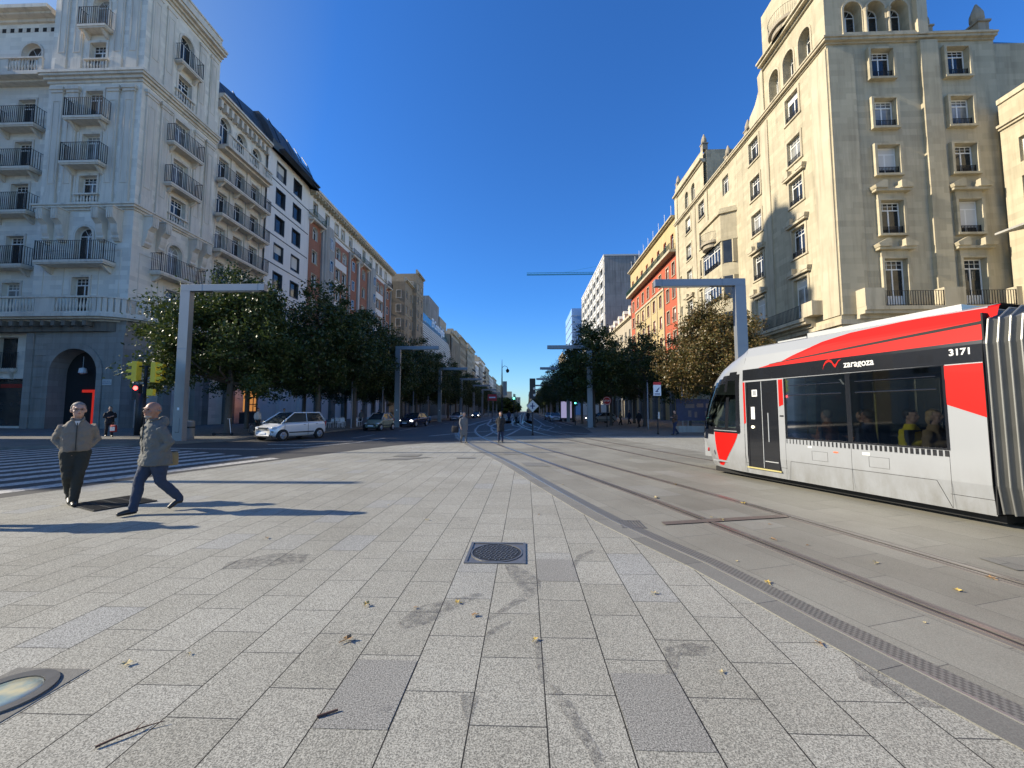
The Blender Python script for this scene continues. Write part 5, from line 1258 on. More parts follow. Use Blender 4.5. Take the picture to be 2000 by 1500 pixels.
t = MB(); t.box(-.2,-.055,.06,.2,-.0501,.1); t.box(-.2,-.055,.15,.2,-.0501,.19); t.build('text_lines', M['ink'], d)
t = MB(); t.lathe([(.06,0),(.07,.2),(.05,.5)], .06, -.1, 8); t.build('push_button', M['blind'], o, loc=(0,0,1.1))
# old street lamp and signs in the middle distance
o = thing('ornate_lamp', 'tall dark old fashioned lamp post with hooked lantern on the centre line', 'street lamp', (-3.55, 60, 0))
t = MB(); t.lathe([(.22,0),(.16,.6),(.11,1.2),(.09,6.6),(.05,8.6),(.02,9.6)], 0, 0, 8); t.tube([(0,0,8.3),(.4,0,8.6),(.8,0,8.4),(.85,0,8.1)], .035, 5); t.build('post', M['iron'], o, True)
t = MB(); t.lathe([(.05,8.15),(.28,7.9),(.2,7.6),(.05,7.5)], .85, 0, 8); t.build('lantern', M['blackp'], o)
t = MB(); t.box(-.2,-.12,3.5,.2,.12,6.7) if False else t.box(.12,-.05,4.0,.75,.02,6.2); t.build('banner', M['greygreen'], o)
o = thin_pole(-5.2, 62, 3.8, 'red_sign', 'small red rectangular sign left of the ornate lamp post', 'sign'); t = MB(); t.box(-.7,-.07,3.3,.7,-.03,4.3); t.build('plate', M['signred'], o); t = MB(); t.box(-.5,-.075,3.7,.5,-.071,3.9); t.build('bar', M['signw'], o)
o = thin_pole(-1.9, 66, 4.6, 'traffic_light', 'distant traffic light showing green over the middle of the street', 'traffic light'); h = signal_head(o, 0, 0, 3.6, 1, 'blackp'); t = MB(); t.tube([(0,-.16,.2),(0,-.19,.2)], .16, 10); t.build('green_lamp', M['green_on'], h)
o = thin_pole(5.9, 47, 3.0, 'traffic_light', 'green traffic light among the right hand tree trunks', 'traffic light'); h = signal_head(o, 0, 0, 2.2, 1, 'blackp'); t = MB(); t.tube([(0,-.16,.4),(0,-.19,.4)], .09, 10); t.build('green_lamp', M['green_on'], h)
# advertising panels
M['adlav'] = emit('backlit_lavender_poster', (.50,.45,.66), .38)
o = thing('advert_panel', 'tall backlit lavender advertising panel beneath the right trees', 'advertising panel', (6.4, 62, 0)); t = MB(); t.box(-.95,-.12,.3,.95,.12,3.3); t.build('case', M['zinc'], o); t = MB(); t.box(-.82,-.13,.6,.82,-.1201,3.15); t.box(.25,-.135,.6,.34,-.131,3.15); t.build('poster', M['adlav'], o); t = MB(); t.box(-.4,-.1,0,.4,.1,.3); t.build('foot', M['zinc'], o)
M['adblue'] = plain('blue_poster', (.022,.028,.085), .4, 0, .5, 4); M['addots'] = plain('poster_figures', (.16,.12,.12), .5, 0, .5, 9)
o = thing('advert_panel', 'wide dark blue hoarding with pale figures behind the tram nose', 'hoarding', (14.0, 31.6, 0)); t = MB(); t.box(-2.1,-.05,.9,1.9,.05,2.6); t.build('panel', M['adblue'], o)
t = MB()
for k, (x, z, w, h_) in enumerate(((-1.4,1.9,.7,.3),(-.5,1.95,.5,.3),(.2,1.9,.6,.35),(.9,2.0,.3,.25),(-1.2,1.2,.25,.5),(-.7,1.15,.2,.45),(.1,1.25,.3,.4),(.6,1.15,.25,.5),(1.2,1.2,.2,.4))): t.box(x,-.056,z,x+w,-.0501,z+h_)
t.build('figures', M['addots'], o); t = MB(); t.box(-2.1,-.4,0,1.9,.1,.5); t.build('base', M['greygreen'], o)
# litter bin
o = thing('litter_bin', 'grey cylindrical litter bin beside the nearest left lamp', 'litter bin', (-18.6, 21.3, .1)); t = MB(); t.lathe([(.24,0),(.26,.05),(.27,.95),(.29,1.0),(.25,1.02),(.22,.9)], 0, 0, 18); t.build('body', M['galv'], o, True); t = MB(); t.lathe([(.285,.62),(.285,.70)], 0, 0, 18); t.build('band', M['blackp'], o)
# cafe terrace chairs under the left trees
def chair_proto():
    r = thing('cafe_chair', 'white cafe chair', 'chair', (0,0,0)); t = MB(); t.box(-.22,-.22,.43,.22,.22,.47); t.build('seat', M['signw'], r)
    t = MB(); t.tube([(-.2,.22,.45),(-.2,.28,.85),(0,.3,.92),(.2,.28,.85),(.2,.22,.45)], .02, 6); t.box(-.16,.25,.55,.16,.28,.82); t.build('backrest', M['signw'], r)
    for a in (-.2,.2):
        for b in (-.2,.2): t = MB(); t.tube([(a*1.1,b*1.1,0),(a,b,.43)], .016, 6); t.build('leg', M['signw'], r)
    return r
ch = chair_proto(); spots = [(-17.0,36),(-17.6,37.2),(-16.7,38.3),(-18.2,36.3),(-17.1,39.6),(-18.4,38.4),(-17.4,41),(-18.8,40.2)]
for i, (x, y) in enumerate(spots):
    o = ch if i == 0 else dup(ch, (0,0,0), 0, '', 'white terrace chairs'); o.location = (x, y, .12); o.rotation_euler.z = i*1.9; o['group'] = 'white terrace chairs'; o['label'] = 'white chair on the terrace beneath the left trees behind the green car'
# ============================================================ people
def cloth(name, col, rough=.85, vary=.15): return plain(name, col, rough, 0, vary, 9, .35)
M['skin'] = plain('skin', (.48,.28,.20), .5, 0, .12, 14); M['skin2'] = plain('tanned_skin', (.34,.17,.11), .5, 0, .12, 14)
M['hairgrey'] = plain('grey_hair', (.20,.18,.165), .7, 0, .3, 60); M['hairdark'] = plain('dark_hair', (.03,.022,.018), .6, 0, .3, 60); M['hairfair'] = plain('fair_hair', (.42,.27,.12), .6, 0, .3, 60)
M['eye'] = plain('eye', (.02,.018,.015), .2); M['shoe'] = plain('black_leather', (.018,.017,.016), .4)
CL = {k: cloth('cloth_'+k, c) for k, c in dict(taupe=(.20,.17,.135), greycoat=(.13,.13,.118), olive=(.03,.03,.022), jeans=(.028,.042,.075), black=(.015,.015,.018), navy=(.02,.03,.07), khaki=(.25,.19,.09), white=(.62,.60,.57),
      grey=(.16,.155,.15), camel=(.28,.19,.11), red=(.30,.03,.03), green=(.03,.12,.07), brown=(.10,.055,.035), rust=(.30,.12,.06), yellow=(.70,.55,.04), beard=(.34,.29,.25), lightgrey=(.38,.37,.35)).items()}
def fuse(mb, name, mat, parent, vox=.014, sm=4, wr=0, seed=0):
    o = mb.build(name, mat, parent); m = o.modifiers.new('r', 'REMESH'); m.mode = 'VOXEL'; m.voxel_size = vox
    s = o.modifiers.new('s', 'SMOOTH'); s.iterations = sm; s.factor = .5
    if wr:
        tx = bpy.data.textures.new('folds', 'CLOUDS'); tx.noise_scale = .075; tx.noise_depth = 3
        d = o.modifiers.new('d', 'DISPLACE'); d.texture = tx; d.strength = wr; d.mid_level = .5
    baked(o); o.data.polygons.foreach_set('use_smooth', [True]*len(o.data.polygons)); return o
def person(label, loc, heading, top, legs, coat, coatc, trou, skin='skin', hair='hairgrey', hairlen=0, arms='pocket', hem=.88, girth=1.0, hgt=1.75, walk=0.0, lean=0, turn=0, bag=None, vox=.016, group=None, glasses=False, beard=False, skirt=False, sit=False, shirt=None, z0=0, detail=False):
    hx, hy = heading; rz = atan2(-hx, hy)
    R_ = thing('person', label, 'person', (loc[0], loc[1], z0), rz, group); k = hgt/1.75; R_.scale = (k, k, k)
    g = girth; ly = lean
    def T(x, y, z): return (x, y + max(0, z-.92)*ly, z)         # lean the trunk forward
    # leg chain: list of (hip, knee, ankle, toe) per side
    if sit: LG = [((s*.1,0,.5),(s*.11,.42,.52),(s*.11,.44,.1),(s*.12,.6,.04)) for s in (-1,1)]; dz = -.42
    else:
        dz = 0
        LG = legs or [((-.09,0,.92),(-.10,.02+walk*.45,.50),(-.10,walk*.9-.03,.09),(-.11,walk*.9+.15,.035)), ((.09,0,.92),(.10,.06-walk*.30,.49),(.10,-walk*1.0-.03,.10+walk*.12),(.11,-walk*1.0+.13,.035))]
    def Z(p): return (p[0], p[1], p[2]+dz)
    tr = MB()
    for (h, kn, an, to) in LG:
        h, kn, an = Vector(h), Vector(kn), Vector(an); mid = (h+kn)/2; cf = kn*.62+an*.38+Vector((0,-.015,0))
        tr.tube([h+Vector((0,0,.03)), h, mid, kn, cf, an+Vector((0,0,.02)), an-Vector((0,0,.045))], [.10*g,.112*g,.094*g,.073,.072,.062,.066], 14)
    tr.ell((0, -.01, .94 if not sit else .55), (.175*g, .125*g, .13), 18, 12)
    if skirt: tr.loft([(0,0,.42,.20,.17),(0,0,.65,.19,.15),(0,0,.95,.17,.12)], 20)
    fuse(tr, 'trousers' if not skirt else 'skirt', CL[trou], R_, vox, 4, .024)
    for (h, kn, an, to) in LG:
        a, t_ = Vector(an), Vector(to); d = (t_-a); d.z = 0; d.normalize(); heel = a - d*.05; s = MB(); up = max(0, a.z-.09)
        s.tube([heel+Vector((0,0,-.045)), a+Vector((0,0,-.035))+d*.03, (a+t_)/2+Vector((0,0,-.012-.0*up))+d*.02, t_+d*.03+Vector((0,0,.0))], [.035,.046,.042,.030], 10, flat=1.0)
        s.tube([a+Vector((0,0,.03)), a-Vector((0,0,.04))], [.05,.048], 10)
        fuse(s, 'shoe', M['shoe'], R_, .010, 3)
    # arms
    if arms == 'pocket': AR = [((s*.158*g,0,1.365),(s*.238*g,-.075,1.14),(s*.125*g,.01,.975)) for s in (-1,1)]
    elif arms == 'swing': AR = [((s*.170*g,0,1.385),(s*.235*g,s*walk*.35-.03,1.14),(s*.235*g,s*walk*.7+.04,.90)) for s in (-1,1)]
    elif arms == 'phone': AR = [((-.170*g,0,1.385),(-.25*g,.03,1.14),(-.08,.26,1.22)),((.170*g,0,1.385),(.25*g,-.03,1.14),(.235*g,.03,.90))]
    elif arms == 'fold': AR = [((s*.170*g,0,1.385),(s*.25*g,.02,1.14),(-s*.02,.2,1.16+s*.03)) for s in (-1,1)]
    else: AR = [((s*.170*g,0,1.385),(s*.23*g,-.02,1.14),(s*.225*g,.05,.90)) for s in (-1,1)]
    hd = Vector(T(0, .015, 1.635)); hd.z += dz
    ct, st = cos(turn), sin(turn)
    hk = 1.16 if detail else 1.04; hd.z += .02*(hk-1)/.16
    def Hd(x, y, z): x, y, z = x*hk, y*hk, z*hk; return (hd.x + x*ct - y*st, hd.y + x*st + y*ct, hd.z + z)
    rotm = Matrix.Rotation(turn, 3, 'Z')
    b = MB(); E_ = b.ell
    b.ell(Hd(0,-.012,.015), tuple(hk*r_ for r_ in (.076,.094,.100)), 20, 14, rot=rotm); b.ell(Hd(0,.022,-.055), tuple(hk*r_ for r_ in (.060,.066,.068)), 18, 12, rot=rotm); b.ell(Hd(0,.055,-.088), tuple(hk*r_ for r_ in (.028,.026,.024)), 12, 8, rot=rotm)
    b.ell(Hd(0,.094,-.018), tuple(hk*r_ for r_ in (.015,.024,.024)), 10, 8, rot=rotm); b.ell(Hd(0,.080,.028), tuple(hk*r_ for r_ in (.052,.016,.013)), 12, 8, rot=rotm); b.ell(Hd(0,.082,-.055), tuple(hk*r_ for r_ in (.026,.014,.010)), 10, 6, rot=rotm)
    for s in (-1, 1): b.ell(Hd(s*.079,-.008,-.012), tuple(hk*r_ for r_ in (.010,.020,.032)), 10, 8, rot=rotm); b.ell(Hd(s*.045,.060,-.028), tuple(hk*r_ for r_ in (.022,.018,.020)), 10, 8, rot=rotm)
    nk = Z(T(0,0,1.44)); b.tube([nk, (hd.x, hd.y-.02, hd.z-.06)], [.062,.055], 14)
    b.loft([(0,T(0,0,z)[1],z+dz,rx*g,ry*g) for z, rx, ry in ((.92,.13,.09),(1.15,.125,.085),(1.38,.15,.085),(1.45,.08,.06))], 16)
    for (h, kn, an, to) in LG: b.tube([h, kn, an], [.08,.05,.04], 10)
    for sh, el, wr in AR:
        sh, el, wr = (Vector(Z(T(*q))) for q in (sh, el, wr)); b.tube([sh, el, wr], [.045,.036,.026], 10)
        d = (wr-el).normalized(); pl = wr + d*.055; b.tube([wr, pl, wr+d*.085], [.026,.036,.033], 10, flat=.55)
        side = d.cross(Vector((0,1,0))); side = side.normalized() if side.length > .1 else Vector((1,0,0))
        for f, off in enumerate((-.027,-.009,.009,.026)):
            ln = (.065,.08,.075,.058)[f]; a0 = wr+d*.085+side*off; a1 = a0+d*ln*.55+Vector((0,.012,0)); a2 = a1+d*ln*.40+Vector((0,.022,0)); b.tube([a0,a1,a2], [.0095,.009,.007], 6)
        t0 = wr+d*.03+side*.03; b.tube([t0, t0+d*.035+side*.02, t0+d*.065+side*.018], [.013,.011,.008], 6)
    bo = fuse(b, 'body', M[skin], R_, .0095 if detail else vox*.8, 2)
    # jacket or coat
    j = MB(); secs = {'short': [(hem,.168,.130),(hem+.04,.180,.138),(1.02,.182,.138),(1.18,.190,.138),(1.31,.188,.128),(1.38,.165,.112),(1.43,.125,.095),(1.475,.080,.075)]}['short']
    if hem < .8: secs = [(hem,.195,.165),(hem+.06,.200,.165)] + [(.95,.192,.150)] + secs[2:]
    j.loft([(0, T(0,0,z)[1], z+dz, rx*g*1.02, ry*g*(1.05 if z < 1.2 else 1)) for z, rx, ry in secs if z+dz > .05], 24, pw=2.4)
    for sh, el, wr in AR:
        sh, el, wr = (Vector(Z(T(*q))) for q in (sh, el, wr)); ww = wr*.93+el*.07
        j.tube([sh+Vector((0,0,.01)), sh*.5+el*.5+Vector((0,-.005,0)), el, el*.5+ww*.5, ww], [.076,.070,.064,.060,.050], 14)
    j.tube([Z(T(0,-.012,1.45)), Z(T(0,-.015,1.505))], [.082,.078], 14)
    if coat == 'hood': j.ell(Z(T(0,-.10,1.45)), (.125,.085,.075), 16, 10); j.ell(Z(T(0,-.12,1.50)), (.10,.06,.06), 12, 8)
    fuse(j, 'coat' if hem < .8 else 'jacket', CL[coatc], R_, vox*.9, 3, .045 if hem < .8 else .032)
    if detail:
        t = MB(); fy = .138*g*1.07
        for i in range(12):
            z = hem+.02+(1.40-hem)*i/12; y = fy if z < 1.25 else fy-.01-(z-1.25)*.12; t.box(-.006, T(0,y,z)[1]-.01, z, .006, T(0,y,z)[1]+.008, z+.05)
        t.build('zip', M['shoe'], R_)
        for s in (-1, 1): t = MB(); t.tube([Z(T(s*.03,.085,1.44)), Z(T(s*.075,.07,1.50)), Z(T(s*.07,-.03,1.525))], [.012,.018,.014], 8, flat=.6); t.build('collar', CL[coatc], R_, True)
    if shirt: t = MB(); t.prism([(-.035,1.46),(.035,1.46),(0,1.36)], T(0,.085,1.4)[1]+.0, T(0,.115,1.4)[1]+.012, axis='y'); t.build('shirt', CL[shirt], R_)
    for s in (-1, 1): t = MB(); t.ell(Hd(s*.031,.077,.006), tuple(hk*r_ for r_ in (.012,.006,.007)), 10, 6, rot=rotm); t.build('eye', M['eye'], bo)
    if detail:
        t = MB(); t.ell(Hd(0,.088,-.056), tuple(hk*r_ for r_ in (.022,.008,.004)), 10, 6, rot=rotm); t.build('mouth', M['signdark'], bo)
        for s in (-1,1): t = MB(); t.ell(Hd(s*.031,.086,.027), tuple(hk*r_ for r_ in (.018,.008,.005)), 10, 6, rot=rotm); t.build('eyebrow', M['hairgrey'], bo)
    if glasses:
        t = MB()
        for s in (-1, 1):
            pts = [Hd(s*.031+.02*cos(a*pi/6), .096, .004+.014*sin(a*pi/6)) for a in range(13)]; t.tube(pts, .0022, 5); t.tube([Hd(s*.05,.094,.008), Hd(s*.08,-.005,.006)], .002, 4)
        t.tube([Hd(-.012,.098,.006), Hd(.012,.098,.006)], .002, 4); t.build('glasses', M['darkframe'], R_)
    if hair:
        t = MB(); t.ell(Hd(0,-.022,.024), tuple(hk*r_ for r_ in (.079,.092,.094)), 20, 14, rot=rotm)
        if hairlen > 0: t.ell(Hd(0,-.05,-.03-hairlen*.4), tuple(hk*r_ for r_ in (.085,.06,.09+hairlen*.5)), 16, 12, rot=rotm)
        # cut the face free
        me = t.mesh('hair', M[hair]); bm = bmesh.new(); bm.from_mesh(me); bmesh.ops.remove_doubles(bm, verts=bm.verts, dist=1e-5)
        inv = rotm.inverted(); kill = []
        for v in bm.verts:
            q = inv @ (v.co - hd)
            q = q/hk
            if q.y > .028 and q.z < .058: kill.append(v)
            elif q.z < -.045-hairlen and q.y > -.03: kill.append(v)
        bmesh.ops.delete(bm, geom=kill, context='VERTS'); bm.to_mesh(me); bm.free(); me.polygons.foreach_set('use_smooth', [True]*len(me.polygons))
        o = link('hair', me, R_); m = o.modifiers.new('s', 'SOLIDIFY'); m.thickness = .006; m.offset = 1; baked(o)
    if beard:
        t = MB(); t.ell(Hd(0,.038,-.088), tuple(hk*r_ for r_ in (.050,.050,.030)), 16, 10, rot=rotm); t.build('beard', CL['beard'], R_, True)
        t = MB(); t.tube([Hd(-.082,.0,.0), Hd(-.075,-.06,-.01), Hd(0,-.108,-.01), Hd(.075,-.06,-.01), Hd(.082,.0,.0)], [.008,.014,.016,.014,.008], 8); t.build('hair_fringe', M['hairgrey'], R_, True)
    return R_
def bag_thing(label, loc, col, w, d, h, strap=0, name='bag'):
    o = thing(name, label, 'bag', loc); t = MB(); t.loft([(0,0,0,w*.45,d*.4),(0,0,h*.1,w*.5,d*.5),(0,0,h*.8,w*.5,d*.42),(0,0,h,w*.44,d*.25)], 16, pw=4); t.build('body', CL[col], o, True)
    t = MB(); t.tube([(-w*.3,0,h*.95),(-w*.28,0,h+strap*.8),(0,0,h+strap),(w*.28,0,h+strap*.8),(w*.3,0,h*.95)], .009, 6); t.build('handle', CL['black'], o, True); return o
# the two men in front
m1 = person('elderly man in beige zipped jacket and dark trousers walking towards us, hands in pockets', (-7.98, 6.80), (.74, -.67), 0,
    [((-.09,0,.92),(-.055,.10,.50),(-.02,.13,.09),(-.03,.29,.04)), ((.09,0,.92),(.07,.07,.50),(.03,-.16,.13),(.03,.0,.04))],
    'jacket', 'taupe', 'olive', arms='pocket', hem=.93, girth=1.02, glasses=True, shirt='white', vox=.012, turn=.12, detail=True, hgt=1.77)
m2 = person('bald bearded man in grey hooded coat and blue jeans striding past the street grate', (-6.05, 6.33), (-.42, -.91), 0,
    [((-.09,0,.92),(-.09,-.04,.50),(-.10,-.30,.18),(-.10,-.19,.055)), ((.09,0,.92),(.09,.17,.51),(.09,.22,.10),(.09,.38,.05))],
    'hood', 'greycoat', 'jeans', 'skin2', None, arms='pocket', hem=.77, girth=1.14, beard=True, vox=.012, lean=.10, turn=.25, detail=True, hgt=1.76)
b = bag_thing('khaki shoulder bag hanging at the back of the bald man in the grey coat', (-5.97, 6.52, .74), 'khaki', .20, .10, .22, .0); b.rotation_euler.z = 1.2
b2 = person('man in dark coat standing at the left just outside the picture, casting the long shadow', (-8.1, 5.42), (1, -.3), 0, None, 'jacket', 'navy', 'black', hair='hairdark', hem=.78, girth=1.1, walk=.05)
# others farther off
person('person in dark clothes walking with a red carrier bag before the stone arch', (-24.9, 22.9), (.8, -.6), 0, None, 'jacket', 'black', 'black', hair='hairdark', hem=.75, arms='fold', walk=.22, z0=.12, hgt=1.8, vox=.02)
b = bag_thing('red and white paper carrier bag held by the person before the arch', (-24.3, 22.6, .42), 'red', .38, .14, .42, .14); t = MB(); t.box(-.15,-.078,.08,.15,-.072,.3); t.build('label_panel', CL['white'], b)
person('woman in long grey coat with a dark handbag at the edge of the shade', (-3.2, 20.5), (.55, -.83), 0, None, 'jacket', 'grey', 'grey', hair='hairgrey', hem=.45, arms='swing', walk=.14, hgt=1.6, vox=.018)
bag_thing('dark handbag carried by the woman in the long grey coat', (-3.62, 20.35, .55), 'black', .36, .16, .34, .25)
person('woman in black coat with white scarf facing us at the edge of the shade', (-1.32, 21.1), (.1, -1), 0, None, 'jacket', 'black', 'navy', hair='hairdark', hairlen=.08, hem=.62, arms='pocket', walk=.06, hgt=1.62, shirt='white', vox=.018)
person('man in brown jacket walking left behind the tram sign', (10.4, 27.9), (-.95, -.3), 0, None, 'jacket', 'brown', 'navy', hair='hairdark', hem=.85, arms='phone', walk=.28, vox=.02, hgt=1.72)
person('cyclist in white shirt standing astride the green bicycle', (-18.6, 26.9), (1, -.2), 0, None, 'jacket', 'white', 'black', hair='hairdark', hem=.92, arms='hang', z0=.12, vox=.02)
person('person in light top beside the lit orange shop door', (-19.6, 31.5), (.5, -.9), 0, None, 'jacket', 'lightgrey', 'navy', hair='hairdark', hem=.9, arms='hang', walk=.15, z0=.12, vox=.024)
wk = [(-2.9,47,(0,-1),'black','motor rider'),(-2.4,58,(0,-1),'navy',''),(-1.2,52,(.2,1),'grey',''),(.4,58,(0,1),'black',''),(11.2,47,(1,0),'camel',''),(13.0,50,(-1,0),'navy',''),(9.0,52,(0,-1),'black',''),(11.5,40.5,(-.8,-.5),'black',''),(17.2,38,(-1,0),'grey',''),(-18.5,44,(0,-1),'grey',''),(-19.5,52,(0,1),'black',''),(-20.5,60,(0,-1),'camel','')]
desc = ['in black on the centre line ahead of the ornate lamp','in navy between the distant red sign and the ornate lamp','in grey walking away along the tracks','in black walking away beside the tracks','in a camel coat beneath the right trees','in navy beneath the right trees','in black near the round red sign','in black beside the terrace tables at right','in grey before the right arcade','in grey under the left row of trees','in black under the left row of trees','in camel coat far under the left row of trees']
pr = None
for i, (x, y, h, c, _) in enumerate(wk):
    person('distant pedestrian ' + desc[i], (x, y), h, 0, None, 'jacket', c, 'black', hair='hairdark', hem=.7 if i % 2 else .9, arms='swing', walk=.2, vox=.03, z0=.12 if x < -15 else 0, hgt=1.68+.04*(i % 3), group='distant pedestrians')

# ============================================================ cars
M['tyre'] = plain('tyre_rubber', (.018,.018,.018), .8); M['rim'] = plain('alloy_rim', (.45,.46,.47), .3, .8); M['carglass'] = glass_mat('car_glass', (.02,.025,.028), .03, .8)
M['lampglass'] = plain('lamp_lens', (.65,.67,.68), .12, .2, .2, 12, coat=.8); M['headon'] = emit('lit_headlamp', (1,.97,.9), 7); M['taillamp'] = plain('tail_lamp', (.4,.02,.02), .2)
def paintm(name, col): return plain(name, col, .25, .15, .04, 2, coat=.7)
M['pwhite'] = paintm('white_car_paint', (.76,.77,.78)); M['pgreen'] = paintm('champagne_car_paint', (.30,.32,.24)); M['pblue'] = paintm('dark_blue_car_paint', (.02,.03,.07)); M['psilver'] = paintm('silver_car_paint', (.40,.41,.42)); M['pvan'] = paintm('van_white_paint', (.6,.6,.6))
def car(label, loc, rz, paint, L_=3.6, Wd=1.72, Hh=1.56, hood=.98, nose=.74, A=.95, rf=.15, rr=-1.25, tail=-1.74, wb=2.42, r=.30, lit=False, silver=None):
    c = thing('car', label, 'car', loc, rz); w = Wd/2; h2 = L_/2
    st = [(h2, w*.66, .30, nose-.10), (h2-.07, w*.86, .22, nose-.02), (h2-.3, w*.965, .18, nose+.06), (h2-.55, w, .17, (nose+hood)/2+.03), (A, w, .17, hood), (0, w, .17, hood-.01), (-.9, w, .17, hood+.03), (-h2+.25, w*.985, .2, hood+.07), (-h2+.06, w*.92, .26, hood+.02), (-h2, w*.80, .36, hood-.2)]
    m = MB(); rings = []
    for x, hw, zb, zt in st:
        b = len(m.v); zm = (zb+zt)/2
        for y, z in ((-hw*.86, zb), (-hw*.98, zb+.10), (-hw, zm), (-hw*.965, zt-.07), (-hw*.90, zt-.015), (-hw*.45, zt+.015), (0, zt+.025), (hw*.45, zt+.015), (hw*.90, zt-.015), (hw*.965, zt-.07), (hw, zm), (hw*.98, zb+.10), (hw*.86, zb)): m.v.append((x, y, z))
        rings.append(b)
    n = 13
    for i in range(len(rings)-1):
        for k in range(n): j = (k+1) % n; m.f.append((rings[i]+k, rings[i]+j, rings[i+1]+j, rings[i+1]+k)); m.m.append(0)
    m.f.append(tuple(rings[0]+k for k in range(n))); m.f.append(tuple(rings[-1]+k for k in reversed(range(n)))); m.m += [0, 0]
    o = m.build('body', paint, c, True)
    for e in (o,):
        mod = e.modifiers.new('s', 'SUBSURF'); mod.levels = 1; mod.render_levels = 1; baked(e); e.data.polygons.foreach_set('use_smooth', [True]*len(e.data.polygons))
    g = MB(); yb, yt = w*.90, w*.70; zr = Hh-.05; zb = hood-.03
    lo = [(A+.02, yb), (tail, yb*.95)]; hi = [(rf, yt), (rr, yt*.98)]
    bl = [(A+.02,-yb,zb),(tail,-yb*.95,zb+.06),(tail,yb*.95,zb+.06),(A+.02,yb,zb)]; tp = [(rf,-yt,zr),(rr,-yt*.98,zr+.02),(rr,yt*.98,zr+.02),(rf,yt,zr)]
    for i in range(4): j = (i+1) % 4; g.face([bl[i], bl[j], tp[j], tp[i]])
    g.build('windows', M['carglass'], c)
    ro = MB()
    n = 8
    for i in range(n):
        for k in range(n):
            def rp(u, v):
                x = rf+.03+(rr-.06-rf)*u; y = (-yt-.02+(2*yt+.04)*v); return (x, y, zr+.005+.055*(1-(2*v-1)**2)*(.5+.5*sin(pi*min(1,max(0,u)))))
            ro.face([rp(i/n,k/n), rp((i+1)/n,k/n), rp((i+1)/n,(k+1)/n), rp(i/n,(k+1)/n)])
    ro.build('roof', silver or paint, c, True)
    p = MB()
    for s in (-1, 1):
        p.tube([(A+.05, s*yb, zb), (rf, s*(yt+.01), zr+.01), (rr, s*yt, zr+.02), (tail, s*yb*.95, zb+.06)], [.035,.035,.04,.06], 8)
        p.tube([(-.38, s*(yb+.005), zb), (-.42, s*(yt+.012), zr)], [.022,.022], 6)
        p.tube([(A, s*(yb+.0), zb+.01), (tail, s*yb*.96, zb+.07)], .02, 6)
    p.build('pillars', silver or paint, c, True)
    for sx_ in (wb/2+.02, -wb/2+.02):
        for s in (-1, 1):
            a = MB(); a.prism([(sx_+(r+.055)*cos(t_*pi/12), r+(r+.055)*sin(t_*pi/12)) for t_ in range(-1, 14)], s*(w-.05)-.06, s*(w-.05)+.06, axis='y'); a.build('wheel_arch', M['dark'], c)
            wh = MB(); wh.tube([(0, s*-.085, 0), (0, s*-.07, 0), (0, s*.07, 0), (0, s*.085, 0)], [r-.03, r, r, r-.03], 24); o = wh.build('wheel', M['tyre'], c, loc=(sx_, s*(w-.035), r))
            q = MB(); q.tube([(0, s*.086, 0), (0, s*.10, 0)], [r*.66, r*.58], 20)
            for k in range(6): a_ = k*pi/3; q.tube([(0, s*.104, 0), (r*.58*cos(a_), s*.098, r*.58*sin(a_))], [.035,.022], 5)
            q.build('rim', M['rim'], o)
    for s in (-1, 1):
        t = MB(); t.ell((0,0,0), (.15,.17,.095), 14, 10); o = t.build('headlight', M['headon'] if lit else M['lampglass'], c, True, (h2-.20, s*w*.72, nose-.06))
        t = MB(); t.ell((0,0,0), (.05,.07,.18), 10, 8); t.build('tail_light', M['taillamp'], c, True, (-h2+.05, s*w*.84, hood-.08))
        t = MB(); t.ell((0,0,0), (.06,.10,.07), 10, 8); t.tube([(0,-s*.02,-.02),(0,-s*.12,-.06)], .02, 6); t.build('wing_mirror', silver or M['blackp'], c, True, (A-.15, s*(w+.06), hood+.08))
        t = MB(); t.box(-.06, -.012, -.012, .06, .012, .012); t.build('door_handle', M['blackp'], c, loc=(-.15, s*(w+.005), hood-.12)); t.build('door_handle', M['blackp'], c, loc=(-1.0, s*(w+.005), hood-.10))
        t = MB(); t.box(-wb/2+.42, -.012, .43, wb/2-.36, .012, .49); t.build('side_strip', M['blackp'], c, loc=(0, s*(w+.006), 0))
        t = MB(); t.box(A-.1, -.004, .3, A-.085, .004, hood-.04); t.box(-.40, -.004, .26, -.385, .004, hood-.04); t.build('door_gap', M['blackp'], c, loc=(0, s*(w+.003), 0))
    t = MB(); t.box(-.03, -w*.42, nose-.14, .03, w*.42, nose-.02); t.build('grille', M['darkframe'], c, loc=(h2-.02, 0, 0))
    t = MB(); t.box(-.03, -w*.80, .24, .03, w*.80, .33); t.box(-.02, -w*.9, .50, .02, w*.9, .56); t.build('bumper_strip', M['blackp'], c, loc=(h2-.045, 0, 0))
    t = MB(); t.box(-.012, -w*.5, .60, .012, w*.5, .615); t.build('grille_bar', M['rim'], c, loc=(h2+.012, 0, 0))
    t = MB(); t.box(-.01, -.25, .38, .01, .25, .48); t.build('number_plate', M['signw'], c, loc=(h2+.012, 0, 0)); return c
